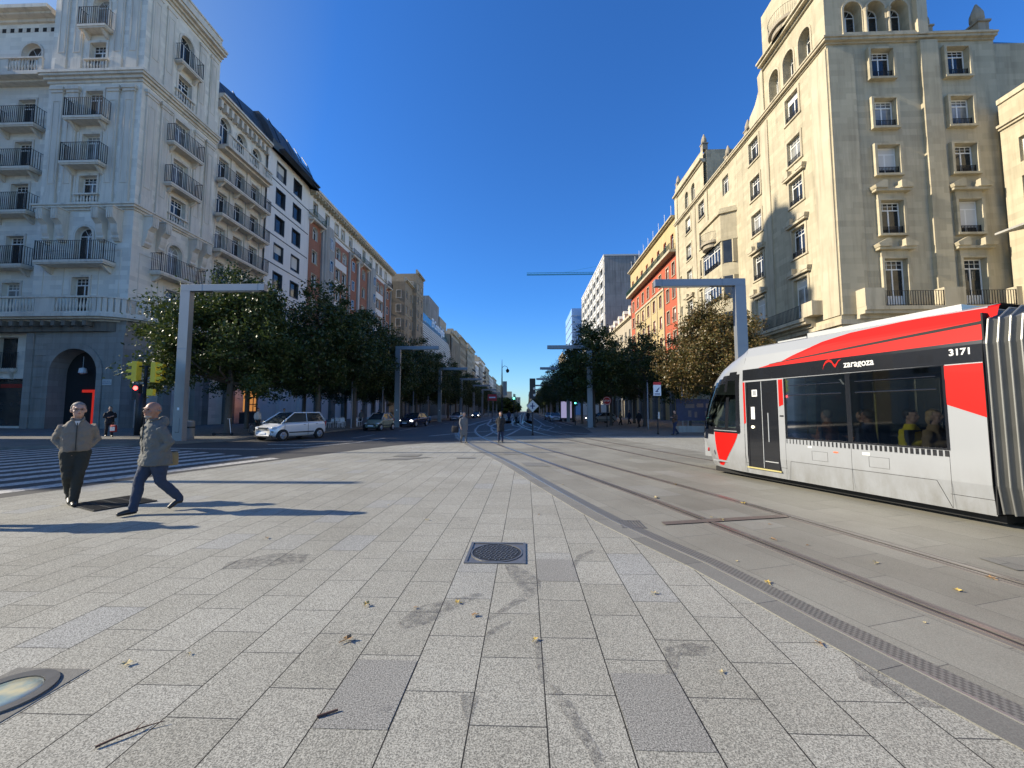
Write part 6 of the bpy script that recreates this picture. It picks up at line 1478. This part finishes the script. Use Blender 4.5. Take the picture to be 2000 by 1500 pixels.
# local +x is the front of the car; a heading of -Y is rz = -90 deg
car('small white hatchback crossing out of the shade, nearest car on the left', (-13.75, 22.9, 0), radians(-90-20), M['pwhite'], 3.6, 1.72, 1.6, 1.0, .78, 1.22, .38, -1.38, -1.70)
car('champagne green two-tone microcar waiting behind the white hatchback', (-12.6, 33.8, 0), radians(-90-12), M['pgreen'], 2.6, 1.52, 1.5, .98, .66, .70, .15, -.85, -1.2, 1.85, .28, silver=M['psilver'])
car('dark blue car with lit headlamps, third in the left lane', (-12.0, 42.2, 0), radians(-90-10), M['pblue'], 4.2, 1.78, 1.48, .95, .7, .8, .0, -1.3, -1.95, 2.6, .31, lit=True)
for i, (x, y, p_, lb) in enumerate(((-12.2,70,M['psilver'],'silver car far down the left lane'),(-11.8,95,M['pblue'],'dark car with lit lamps far down the left lane'),(4.8,64,M['pvan'],'white car parked at the far right kerb'),(4.6,75,M['psilver'],'silver car parked at the far right kerb'),(10.6,56,M['psilver'],'silver car with one bright lamp behind the right tree trunks'))):
    car(lb, (x, y, 0), radians(-90) if i < 4 else radians(200), p_, 4.2, 1.78, 1.48, .95, .7, .8, 0, -1.3, -1.95, 2.6, .31, lit=(i in (1, 4)))
# parked motorcycles beyond the blue car
def moto(label, loc, rz, box=True):
    o = thing('motor_scooter', label, 'scooter', loc, rz, 'parked motor scooters')
    for x in (-.62,.62): t = MB(); t.tube([(0,-.05,0),(0,.05,0)], .25, 18); t.build('wheel', M['tyre'], o, loc=(x,0,.25))
    t = MB(); t.loft([(-.1,0,.3,.5,.14),(-.15,0,.55,.48,.17),(-.3,0,.72,.38,.15),(-.35,0,.78,.3,.12)], 14); t.tube([(.55,0,.3),(.42,0,.95)], .07, 8); t.box(-.1,-.16,.28,.45,.16,.34); t.build('body', M['pblue'], o, True)
    t = MB(); t.prism([(.38,.4),(.5,.4),(.42,1.0),(.34,1.0)], -.2, .2, axis='y'); t.build('leg_shield', M['pblue'], o); t = MB(); t.tube([(.38,-.33,1.02),(.42,0,1.0),(.38,.33,1.02)], .02, 6); t.build('handlebar', M['blackp'], o)
    t = MB(); t.ell((-.25,0,.82), (.35,.13,.06), 14, 8); t.build('saddle', M['shoe'], o, True)
    if box: t = MB(); t.box(-.95,-.22,.85,-.55,.22,1.2); t.build('delivery_box', M['blind'], o)
    t = MB(); t.ell((.5,0,.85), (.05,.09,.08), 10, 8); t.build('headlight', M['lampglass'], o, True); return o
for i, (x, y, rz) in enumerate(((-13.4,48.5,-1.2),(-13.6,50.2,-1.3),(-13.2,52.6,-1.1),(-13.4,55,-1.3))): moto('motor scooter parked by the left kerb, ' + ('nearest of the row, with pale delivery box','second of the row','third of the row','farthest of the row')[i], (x, y, 0), rz, i == 0)
# bicycles and scooter by the big tree
def bicycle(label, loc, rz, col='blackp'):
    o = thing('bicycle', label, 'bicycle', loc, rz, 'bicycles under the big left tree')
    for x in (-.52,.52):
        t = MB(); t.tube([(.33*cos(a*pi/12), 0, .33*sin(a*pi/12)) for a in range(25)], .018, 6, cap=False); w = t.build('wheel', M['tyre'], o, loc=(x,0,.35)); q = MB()
        for k in range(8): q.tube([(0,0,0),(.32*cos(k*pi/4),0,.32*sin(k*pi/4))], .003, 3)
        q.build('spokes', M['rim'], w)
    t = MB(); t.tube([(-.52,0,.35),(-.05,0,.30),(.38,0,.78),(-.18,0,.75),(-.52,0,.35)], .016, 6); t.tube([(-.05,0,.30),(-.22,0,.88)], .016, 6); t.tube([(.52,0,.35),(.38,0,.78),(.35,0,.98)], .016, 6); t.build('frame', M[col], o)
    t = MB(); t.tube([(.30,-.28,1.0),(.36,0,.98),(.30,.28,1.0)], .013, 6); t.build('handlebar', M['blackp'], o); t = MB(); t.ell((-.23,0,.92), (.13,.07,.035), 12, 8); t.build('saddle', M['shoe'], o, True); return o
bicycle('green hire bicycle held by the cyclist under the big left tree', (-18.3, 26.3, .12), -.5, 'greeniron'); bicycle('black bicycle leaning right of the green one, behind the white car', (-17.2, 25.3, .12), .2); bicycle('second black bicycle behind the first, by the white car', (-17.3, 26.8, .12), .4)
o = thing('kick_scooter', 'white and dark kick scooter standing left of the green bicycle', 'kick scooter', (-18.9, 24.2, .12), .3); t = MB(); t.box(-.45,-.07,.11,.4,.07,.15); t.build('deck', M['blackp'], o); t = MB(); t.tube([(.42,0,.12),(.30,0,1.05)], .022, 8); t.tube([(.29,-.24,1.05),(.29,.24,1.05)], .015, 6); t.build('stem', M['signw'], o)
for x in (-.5,.46): t = MB(); t.tube([(0,-.02,0),(0,.02,0)], .1, 14); t.build('wheel', M['tyre'], o, loc=(x,0,.1))
# lit shop window under the left arcade
M['warm'] = emit('warm_shop_light', (1,.40,.10), .32)
o = thing('shop_display', 'warm orange lit shop display under the left arcade', 'shop window', (-34.3, 48.2, 1.0)); t = MB(); t.box(-.25,-1.0,.6,.0,1.0,3.2); t.build('window', M['warm'], o); t = MB()
for z in (.6,1.5,2.4,3.2): t.box(.0,-1.05,z-.05,.06,1.05,z+.05)
for y in (-1.0,-.3,.4,1.0): t.box(.0,y-.05,.5,.05,y+.05,3.25)
t.box(-.6,-1.1,-.95,.0,1.1,.5); t.build('frame', M['darkframe'], o)
# ============================================================ tram
M['tsilver'] = plain('tram_silver_paint', (.29,.302,.318), .4, .12, .05, 1.5, coat=.5)
def grime(m):
    nt = m.node_tree; N, L = nt.nodes, nt.links; P = N['Principled BSDF']; src = P.inputs['Base Color'].links[0].from_socket
    co = N.new('ShaderNodeTexCoord').outputs['Object']; sp = N.new('ShaderNodeSeparateXYZ'); L.new(co, sp.inputs[0])
    a = N.new('ShaderNodeMapRange'); a.inputs['From Min'].default_value = .95; a.inputs['From Max'].default_value = .18; L.new(sp.outputs[2], a.inputs['Value'])
    n = noise(N, L, 5, 5, .7, co, (1, 1, .35)); mm = N.new('ShaderNodeMath'); mm.operation = 'MULTIPLY'; L.new(a.outputs[0], mm.inputs[0]); L.new(ramp(N, L, n, .3, .8), mm.inputs[1])
    L.new(mixc(N, L, mm.outputs[0], src, (.17,.165,.15)), P.inputs['Base Color'])
grime(M['tsilver'])
M['tred'] = plain('tram_red_paint', (.50,.006,.004), .5, 0, .06, 1.2, coat=.0, spec=.18)
M['tblack'] = plain('tram_black_gloss', (.012,.013,.016), .15, 0, .2, 2, coat=.6); M['tunder'] = plain('tram_underframe', (.012,.012,.012), .8); M['tgrey'] = plain('tram_lower_grey', (.40,.41,.41), .4, .15, .06, 1.2, coat=.3)
def tglass(tc=(.22,.25,.265,1), nme='tinted_tram_glass'):
    m, nt, N, L, P = nm(nme); tr = N.new('ShaderNodeBsdfTransparent'); tr.inputs[0].default_value = tc; gl = N.new('ShaderNodeBsdfGlossy'); gl.inputs['Roughness'].default_value = .03
    fr = N.new('ShaderNodeFresnel'); fr.inputs[0].default_value = 1.6; mx = N.new('ShaderNodeMixShader'); L.new(fr.outputs[0], mx.inputs[0]); L.new(tr.outputs[0], mx.inputs[1]); L.new(gl.outputs[0], mx.inputs[2]); L.new(mx.outputs[0], N['Material Output'].inputs[0]); return m
M['tglass'] = tglass(); M['cabglass'] = tglass((.72,.80,.76,1), 'cab_glass')
TA = atan2(.952, -.305)
tram = thing('tram', 'silver, red and black tram numbered 3171 crossing the square at the right', 'tram', (6.51, 5.80, .01), TA)
HW = 1.325
def yin(z, x=0):
    P = [(.18,.05),(.6,.0),(2.3,.0),(2.64,.02),(2.95,.12),(3.16,.22),(3.24,.55)]
    for (a, b), (c, d) in zip(P, P[1:]):
        if z <= c: return b+(d-b)*max(0, (z-a))/(c-a)
    return P[-1][1]
WINS = [(.45,1.08,1.74,2.33),(1.82,1.08,3.02,2.33),(3.20,.34,4.03,2.33)]
def shell(m, x0, x1, wins, side):
    """side +1: visible side (y=0), -1: far side (y=-2*HW)"""
    xs = sorted({x0, x1} | {v for w in wins for v in (w[0], w[2])}); zs = sorted({.18,.6,1.2,1.8,2.3,2.64,2.95,3.16,3.24} | {v for w in wins for v in (w[1], w[3])})
    Y = lambda z: -yin(z) if side > 0 else -2*HW+yin(z)
    for i in range(len(zs)-1):
        for j in range(len(xs)-1):
            if any(w[0] < (xs[j]+xs[j+1])/2 < w[2] and w[1] < (zs[i]+zs[i+1])/2 < w[3] for w in wins): continue
            m.face([(xs[j], Y(zs[i]), zs[i]), (xs[j+1], Y(zs[i]), zs[i]), (xs[j+1], Y(zs[i+1]), zs[i+1]), (xs[j], Y(zs[i+1]), zs[i+1])])
XS = 4.1
m = MB(); shell(m, 0, XS, WINS, 1); shell(m, 0, XS, WINS[:2], -1)
m.face([(0,-.55,3.24),(XS,-.55,3.24),(XS,-2*HW+.55,3.24),(0,-2*HW+.55,3.24)])
m.face([(0,-.05,.18),(XS,-.05,.18),(XS,-2*HW+.05,.18),(0,-2*HW+.05,.18)])
m.build('body', M['tsilver'], tram)
# nose
AT = [(.18,2.0),(.27,2.05),(.85,2.40),(1.41,2.31),(1.97,2.08),(2.43,1.79),(2.74,1.42),(2.91,1.05),(3.02,.62),(3.10,.30),(3.24,.05)]
def an(z):
    for (a, b), (c, d) in zip(AT, AT[1:]):
        if z <= c: f = max(0, (z-a)/(c-a)); return b+(d-b)*f
    return AT[-1][1]
def npt(th, z, lift=0):
    a = an(z)+lift; h = HW-yin(z)+lift; return (XS + a*sin(th), -HW + h*cos(th), z)
zl = [.18+(3.24-.18)*i/44 for i in range(45)]; thl = [pi*i/56 for i in range(57)]
sil, glz, red_, blk = MB(), MB(), MB(), MB()
for i in range(44):
    for j in range(56):
        z = (zl[i]+zl[i+1])/2; th = (thl[j]+thl[j+1])/2; x, y, _ = npt(th, z); vis = y > -HW
        top = 2.60 - .30*max(0, x-4.5) ; q = [npt(thl[j], zl[i]), npt(thl[j+1], zl[i]), npt(thl[j+1], zl[i+1]), npt(thl[j], zl[i+1])]
        lo = 1.12 if x < 5.6 else 1.0
        if lo < z < top and x > 4.24:
            edge = z > top-.16 or z < lo+.07 or x < 4.31 or (4.62 < x < 4.70)
            (blk if edge else glz).face(q)
        elif lo-.10 < z <= lo and x >= 5.22: blk.face(q)
        else: sil.face(q)
sil.build('nose', M['tsilver'], tram, True, merge=True); glz.build('windscreen', M['cabglass'], tram, True, merge=True); blk.build('windscreen_surround', M['tblack'], tram, True, merge=True)
def nose_panel(name, mat, z0, z1, xa, xb, lift=.006, nz=24, nx=16):
    t = MB(); G_ = []
    for i in range(nz+1):
        z = z0+(z1-z0)*i/nz; a = an(z); r = []
        for j in range(nx+1):
            x = xa(z)+(xb(z)-xa(z))*j/nx; r.append(npt(math.asin(max(0, min(.999, (x-XS)/a))), z, lift))
        G_.append(r)
    for i in range(nz):
        for j in range(nx): t.face([G_[i][j], G_[i][j+1], G_[i+1][j+1], G_[i+1][j]])
    return t.build(name, mat, tram, True)
nose_panel('red_flash', M['tred'], .24, 1.12, lambda z: 4.30+.62*max(0,1-(z-.24)/.88)**1.4, lambda z: 5.20-.12*(1.12-z))
nose_panel('sill_line', M['tblack'], 1.09, 1.135, lambda z: 4.24, lambda z: 5.9, .008, 2, 24)
nose_panel('window_frame', M['tblack'], 1.12, 2.52, lambda z: 4.22, lambda z: 4.33, .008, 10, 3)
def strip_panel(name, mat, pts, lift=.004, n=16, far=False, curved=False):
    """pts: list of (x, zlow, zhigh)"""
    t = MB(); rows = []
    for (xa, la, ha), (xb, lb, hb) in zip(pts, pts[1:]):
        zz = lambda l, h: [l+(h-l)*k/6 for k in range(7)]
        A_, B_ = zz(la, ha), zz(lb, hb)
        for k in range(6): t.face([(xa, lift-yin(A_[k]), A_[k]), (xb, lift-yin(B_[k]), B_[k]), (xb, lift-yin(B_[k+1]), B_[k+1]), (xa, lift-yin(A_[k+1]), A_[k+1])])
    return t.build(name, mat, tram)
def slot(x): return 2.94-.06*max(0, x)-.0035*x*x*.9
strip_panel('black_band', M['tblack'], [(0,2.345,2.66),(1,2.35,2.655),(2,2.355,2.65),(3,2.36,2.64),(4.1,2.37,2.63)])
strip_panel('red_panel', M['tred'], [(0,2.66,slot(0)-.03),(1,2.655,slot(1)-.025),(2,2.65,slot(2)-.02),(2.7,2.645,slot(2.7)-.02),(3.2,2.64,2.725),(3.65,2.638,2.642)])
strip_panel('roof_slot', M['tunder'], [(0,slot(0)-.04,slot(0)+.02),(1,slot(1)-.035,slot(1)+.018),(2,slot(2)-.028,slot(2)+.012),(3.0,slot(3)-.015,slot(3)+.004),(3.4,slot(3.4)-.008,slot(3.4)+.002)], .006)
strip_panel('red_panel', M['tred'], [(-.12,3.0,3.17),(0,slot(0)+.01,3.17),(1,slot(1)+.01,3.16),(1.8,slot(1.8)+.01,3.12),(2.3,slot(2.3)+.01,3.03),(2.9,slot(2.9)+.008,2.82),(3.1,slot(3.1)+.004,slot(3.1)+.008)], .007)
strip_panel('red_panel', M['tred'], [(.0,1.55,2.33),(.42,1.74,2.33)])
strip_panel('window_surround', M['tblack'], [(.415,1.05,1.08),(3.05,1.05,1.08)]); strip_panel('window_surround', M['tblack'], [(.415,2.33,2.345),(3.05,2.33,2.345)])
for a, b in ((.415,.45),(1.74,1.82),(3.02,3.05)): strip_panel('window_surround', M['tblack'], [(a,1.08,2.33),(b,1.08,2.33)])
strip_panel('red_post', M['tred'], [(3.07,1.78,2.33),(3.17,1.74,2.33)]); strip_panel('red_post', M['tred'], [(4.06,1.30,2.33),(4.19,1.22,2.33)] if False else [(4.045,1.36,2.33),(4.099,1.33,2.33)])
t = MB()
for k in range(37):
    u = k/36; x = 3.03-2.55*u; w = .012+.035*u; t.box(x-w, .001, .955, x, .006, 1.045)
t.build('ventilation_ticks', M['tblack'], tram)
t = MB()
for a, b in (((2.96,.58),(.60,.58)),((.60,.58),(.46,.19)),((2.96,.58),(3.02,.19)),((4.1,.42),(3.06,.42)),((.46,.40),(0,.40))):
    L_ = 24
    p = [Vector((a[0]+(b[0]-a[0])*k/L_, 0, a[1]+(b[1]-a[1])*k/L_)) for k in range(L_+1)]
    t.tube([(q.x, .001-yin(q.z), q.z) for q in p], .0035, 4)
for x in (.0, 4.09): t.tube([(x, .001-yin(z), z) for z in (.2,.6,1.2,2.3,2.6,2.9,3.1)], .004, 4)
t.build('panel_gap', M['tunder'], tram)
for (a, b, c, d), nme in ((WINS[0],'window'),(WINS[1],'window')):
    t = MB(); t.face([(a,-.012,b),(c,-.012,b),(c,-.012,d),(a,-.012,d)]); o = t.build(nme, M['tglass'], tram)
    f = MB(); f.tube([(a+.08,-.006,1.98),(c-.08,-.006,1.98)], .012, 5); f.tube([(a+.08,-.006,2.18),(c-.08,-.006,2.18)], .008, 5); f.build('sliding_frame', M['tblack'], o)
    t = MB(); t.face([(a,-2*HW+.012,b),(c,-2*HW+.012,b),(c,-2*HW+.012,d),(a,-2*HW+.012,d)]); t.build(nme, M['tglass'], tram)
a, b, c, d = WINS[2]; t = MB(); t.box(a, -.05, b, c, -.015, d); t.box(a+.02,-.014,b+.02,a+.05,-.006,d-.02); t.box(c-.05,-.014,b+.02,c-.02,-.006,d-.02); dr = t.build('door', M['tblack'], tram)
M['yelstrip'] = plain('yellow_sill', (.42,.36,.14), .5); M['stick'] = plain('white_sticker', (.62,.62,.60), .5)
t = MB(); t.box(a-.02,-.02,b-.03,c+.02,.008,b); t.build('door_sill', M['yelstrip'], tram)
t = MB(); t.box(3.72,-.013,1.98,3.86,-.005,2.14); t.box(3.80,-.013,1.45,3.90,-.005,1.74); t.build('sticker', M['stick'], dr)
t = MB(); t.box(3.745,-.0045,2.005,3.835,-.004,2.115) ; t.build('sticker_mark', M['tsilver'], dr)
t = MB(); t.tube([(3.86,-.014,1.27),(3.86,.012,1.27)], .032, 14); t.build('door_button', emit('lit_door_button', (1,.85,.55), 2.0), dr)
t = MB(); t.box(3.075,.0045,1.52,3.165,.006,1.55); t.build('number_label', M['tblack'], tram)
t = MB()
for x, z0, z1 in ((1.78,.2,1.04),(3.06,.2,1.04),(4.1,.2,1.1),(.43,.2,1.04)): t.box(x-.002, .0005, z0, x+.002, .002, z1)
t.box(0, .0005, 1.045, 4.1, .002, 1.049) if False else None
for x, z, w, h in ((2.2,.66,.3,.18),(1.2,.66,.3,.18),(.62,.62,.0,.0)):
    if w: 
        for q in ((x,z,x+w,z+.004),(x,z+h,x+w,z+h+.004),(x,z,x+.004,z+h),(x+w,z,x+w+.004,z+h)): t.box(q[0], .0005, q[1], q[2], .002, q[3])
t.build('hatch_seam', M['tunder'], tram)
t = MB(); t.box(3.6,-.0145,.36,3.612,-.004,2.32); t.box(3.22,-.0145,.5,3.58,-.0142,.52); t.tube([(3.45,-.002,.95),(3.45,-.002,1.6)], .012, 6); t.build('door_seal', M['tgrey'], dr)
M['orange'] = plain('orange_sticker', (.75,.12,.04), .5); t = MB(); t.ell((2.05,.002,.86), (.05,.004,.016), 12, 6); t.build('orange_oval', M['orange'], tram)
t = MB(); t.box(1.48,.0,.86,1.60,.004,.91); t.box(2.5,.0,.90,2.58,.004,.935); t.build('white_tag', M['stick'], tram)
for x in (2.85, 2.3, 1.5, .6): t = MB(); t.lathe([(.008,0),(.008,.006)], 0, 0, 8); 
# lettering: faces +Y locally, so turned half round
def tt(s, size, x, z, nme, bold=0, sx=1, sh=0, mat='stick'): return text_mesh(s, size, M[mat], tram, nme, (x, .006-yin(z+.05), z), (pi/2, 0, pi), .002, sh, sx, bold)
tt('zaragoza', .175, 1.83, 2.455, 'wordmark', .003, .80); tt('3171', .135, .36, 2.475, 'fleet_number', .004, .95)
t = MB(); cp = [(-.17,-.07),(-.15,.0),(-.11,.06),(-.05,.09),(.0,.06),(.03,.0),(.06,-.035),(.09,.01),(.12,.06),(.17,.085)]
up_, lo_ = [], []
for i, (x, z) in enumerate(cp): w = (.008,.016,.022,.024,.024,.026,.028,.022,.014,.002)[i]; up_.append((x, z+w)); lo_.append((x, z-w))
for i in range(len(cp)-1):
    q = [lo_[i], lo_[i+1], up_[i+1], up_[i]]; t.face([(2.04-x, .0085-yin(2.53), 2.53+z) for x, z in q])
t.build('emblem', M['tred'], tram)
# underframe, wheels, interior
t = MB(); t.box(-.0, -2*HW+.25, .06, 5.3, -.25, .178); t.box(3.0,-2*HW+.4,.02,4.2,-.4,.07); t.build('underframe', M['tunder'], tram)
for x in (1.2, 3.0):
    for y in (-.62, -2.03): t = MB(); t.tube([(x, y-.05, .28),(x, y+.05, .28)], .27, 20); t.build('wheel', M['steel'], tram)
M['tint'] = plain('tram_interior_grey', (.22,.23,.24), .6); M['tseat'] = plain('tram_seat_blue', (.05,.06,.09), .6)
t = MB(); t.box(0, -2*HW+.08, .34, 5.2, -.08, .38); t.box(0, -2*HW+.3, 2.42, 4.3, -.3, 2.46); t.build('floor', M['tint'], tram)
t = MB(); t.box(4.5,-2.2,.38,5.9,-.45,1.02); t.prism([(4.9,1.02),(5.8,1.02),(5.4,1.2)], -2.0, -.6, axis='y'); t.build('driver_desk', M['tint'], tram)
t = MB(); t.box(4.14,-1.2,.38,4.18,-.12,2.4); t.build('cab_wall', M['tint'], tram)
t = MB(); t.face([(4.5,-1.7,1.15),(5.6,-1.6,1.15),(5.4,-1.55,2.15),(4.5,-1.65,2.25)]); t.build('cab_green_sheet', plain('pale_green_sheet', (.40,.50,.44), .7), tram)  # pale sheet added for the greenish reflection seen through to the far side
for x in (.6, 1.35, 2.1, 2.8):
    for y in (-.55, -1.0, -1.75, -2.2):
        t = MB(); t.box(x-.2, y-.2, .72, x+.22, y+.2, .80); t.box(x-.24, y-.2, .80, x-.17, y+.2, 1.32); t.box(x-.1,y-.05,.38,x,y+.05,.72); o = t.build('seat', M['tseat'], tram); bevel(o, .02); baked(o)
for x in (.62, 1.78, 3.1): t = MB(); t.tube([(x,-.7,.38),(x,-.7,2.42)], .017, 8); t.build('grab_pole', M['yelstrip'], tram)
t = MB(); t.box(.5,-2.0,3.24,3.0,-.7,3.36); t.box(3.1,-1.8,3.24,3.8,-.8,3.32); t.build('roof_unit', M['tgrey'], tram)
t = MB(); t.box(-.02,-2*HW+.1,.2,.0,-.03,3.05); t.build('end_wall', M['tunder'], tram)
t = MB(); t.tube([(5.6,-.42,.75),(5.75,-.5,.75)], .09, 14); t.build('headlight', M['lampglass'], tram); t = MB(); t.tube([(5.3,-.06,.62),(5.33,-.04,.62)], .05, 10); t.build('marker_lamp', M['taillamp'], tram)
# bellows
bl = MB(); ri = MB(); prof = [(.10,.22),(.03,.6),(.02,2.6),(.10,2.95),(.35,3.1)]
def bring(x, g):
    p = [(-prof[k][0]-g, prof[k][1]) for k in range(5)]; q = [(-2*HW-y, z) for y, z in p[::-1]]; return [(x, y, z+(.0 if z < 3 else -g*.5)) for y, z in p+q]
xs = [-.05-.055*i for i in range(22)]
for i in range(21):
    a, b = bring(xs[i], .10 if i % 2 else .0), bring(xs[i+1], .0 if i % 2 else .10)
    for k in range(len(a)-1): bl.face([a[k], a[k+1], b[k+1], b[k]])
bl.build('bellows', plain('bellows_rubber', (.17,.17,.16), .55, 0, .3, 2), tram)
for i in range(0, 22, 2): ri.tube(bring(xs[i], -.012), .013, 6)
ri.build('bellows_rib', plain('bellows_rib_metal', (.24,.24,.225), .35, .5), tram)
ef = MB(); a = bring(-.0, .0); b = bring(-.06, .0)
for k in range(len(a)-1): ef.face([a[k], a[k+1], b[k+1], b[k]])
ef.build('end_frame', M['tblack'], tram)
# second section, behind the bellows
m = MB(); sw = [(-5.4,1.08,-3.6,2.33),(-3.4,1.08,-1.7,2.33)]; shell(m, -6.0, -1.25, sw, 1); shell(m, -6.0, -1.25, sw, -1)
m.face([(-6,-.55,3.24),(-1.25,-.55,3.24),(-1.25,-2*HW+.55,3.24),(-6,-2*HW+.55,3.24)]); m.face([(-6,-.05,.18),(-1.25,-.05,.18),(-1.25,-2*HW+.05,.18),(-6,-2*HW+.05,.18)])
for x in (-6, -1.25): m.face([(x,-.1,.2),(x,-.1,3.0),(x,-2*HW+.1,3.0),(x,-2*HW+.1,.2)])
m.build('rear_body', M['tsilver'], tram)
for a, b, c, d in sw: t = MB(); t.face([(a,-.012,b),(c,-.012,b),(c,-.012,d),(a,-.012,d)]); t.build('window', M['carglass'], tram); t = MB(); t.face([(a,-2*HW+.012,b),(c,-2*HW+.012,b),(c,-2*HW+.012,d),(a,-2*HW+.012,d)]); t.build('window', M['carglass'], tram)
strip_panel('black_band', M['tblack'], [(-6,2.345,2.66),(-1.25,2.345,2.66)]); strip_panel('red_panel', M['tred'], [(-6,2.66,3.16),(-1.25,2.66,3.16)])
# passengers
def in_tram(x, y): return (6.51 + x*-.305 - y*.952, 5.80 + x*.952 - y*.305)
for x, y, c, hr, sk, lb in ((2.62,-.62,'rust','hairgrey','skin','grey haired passenger in rust jacket seated behind the tram door'),(2.2,-1.0,'black','hairdark','skin','dark haired passenger seated second from the tram door'),(1.92,-.7,'navy','hairdark','skin2','passenger in navy by the tram window divider'),
                            (1.22,-.62,'yellow','hairdark','skin','passenger in bright yellow vest seated at the rear tram window'),(.92,-.66,'camel','hairfair','skin','fair haired passenger leaning at the rear tram window')):
    px, py = in_tram(x, -(-y) if False else y); person(lb, (px, py), (-.305,.952) if x > 1.5 else (.305,-.952), 0, None, 'jacket', c, 'black', sk, hr, .04 if hr == 'hairfair' else 0, 'fold', hem=.9, sit=True, z0=.345, vox=.02)
M_OK = True
# name the sky: none is modelled, the world carries it
print('objects', len(bpy.data.objects))
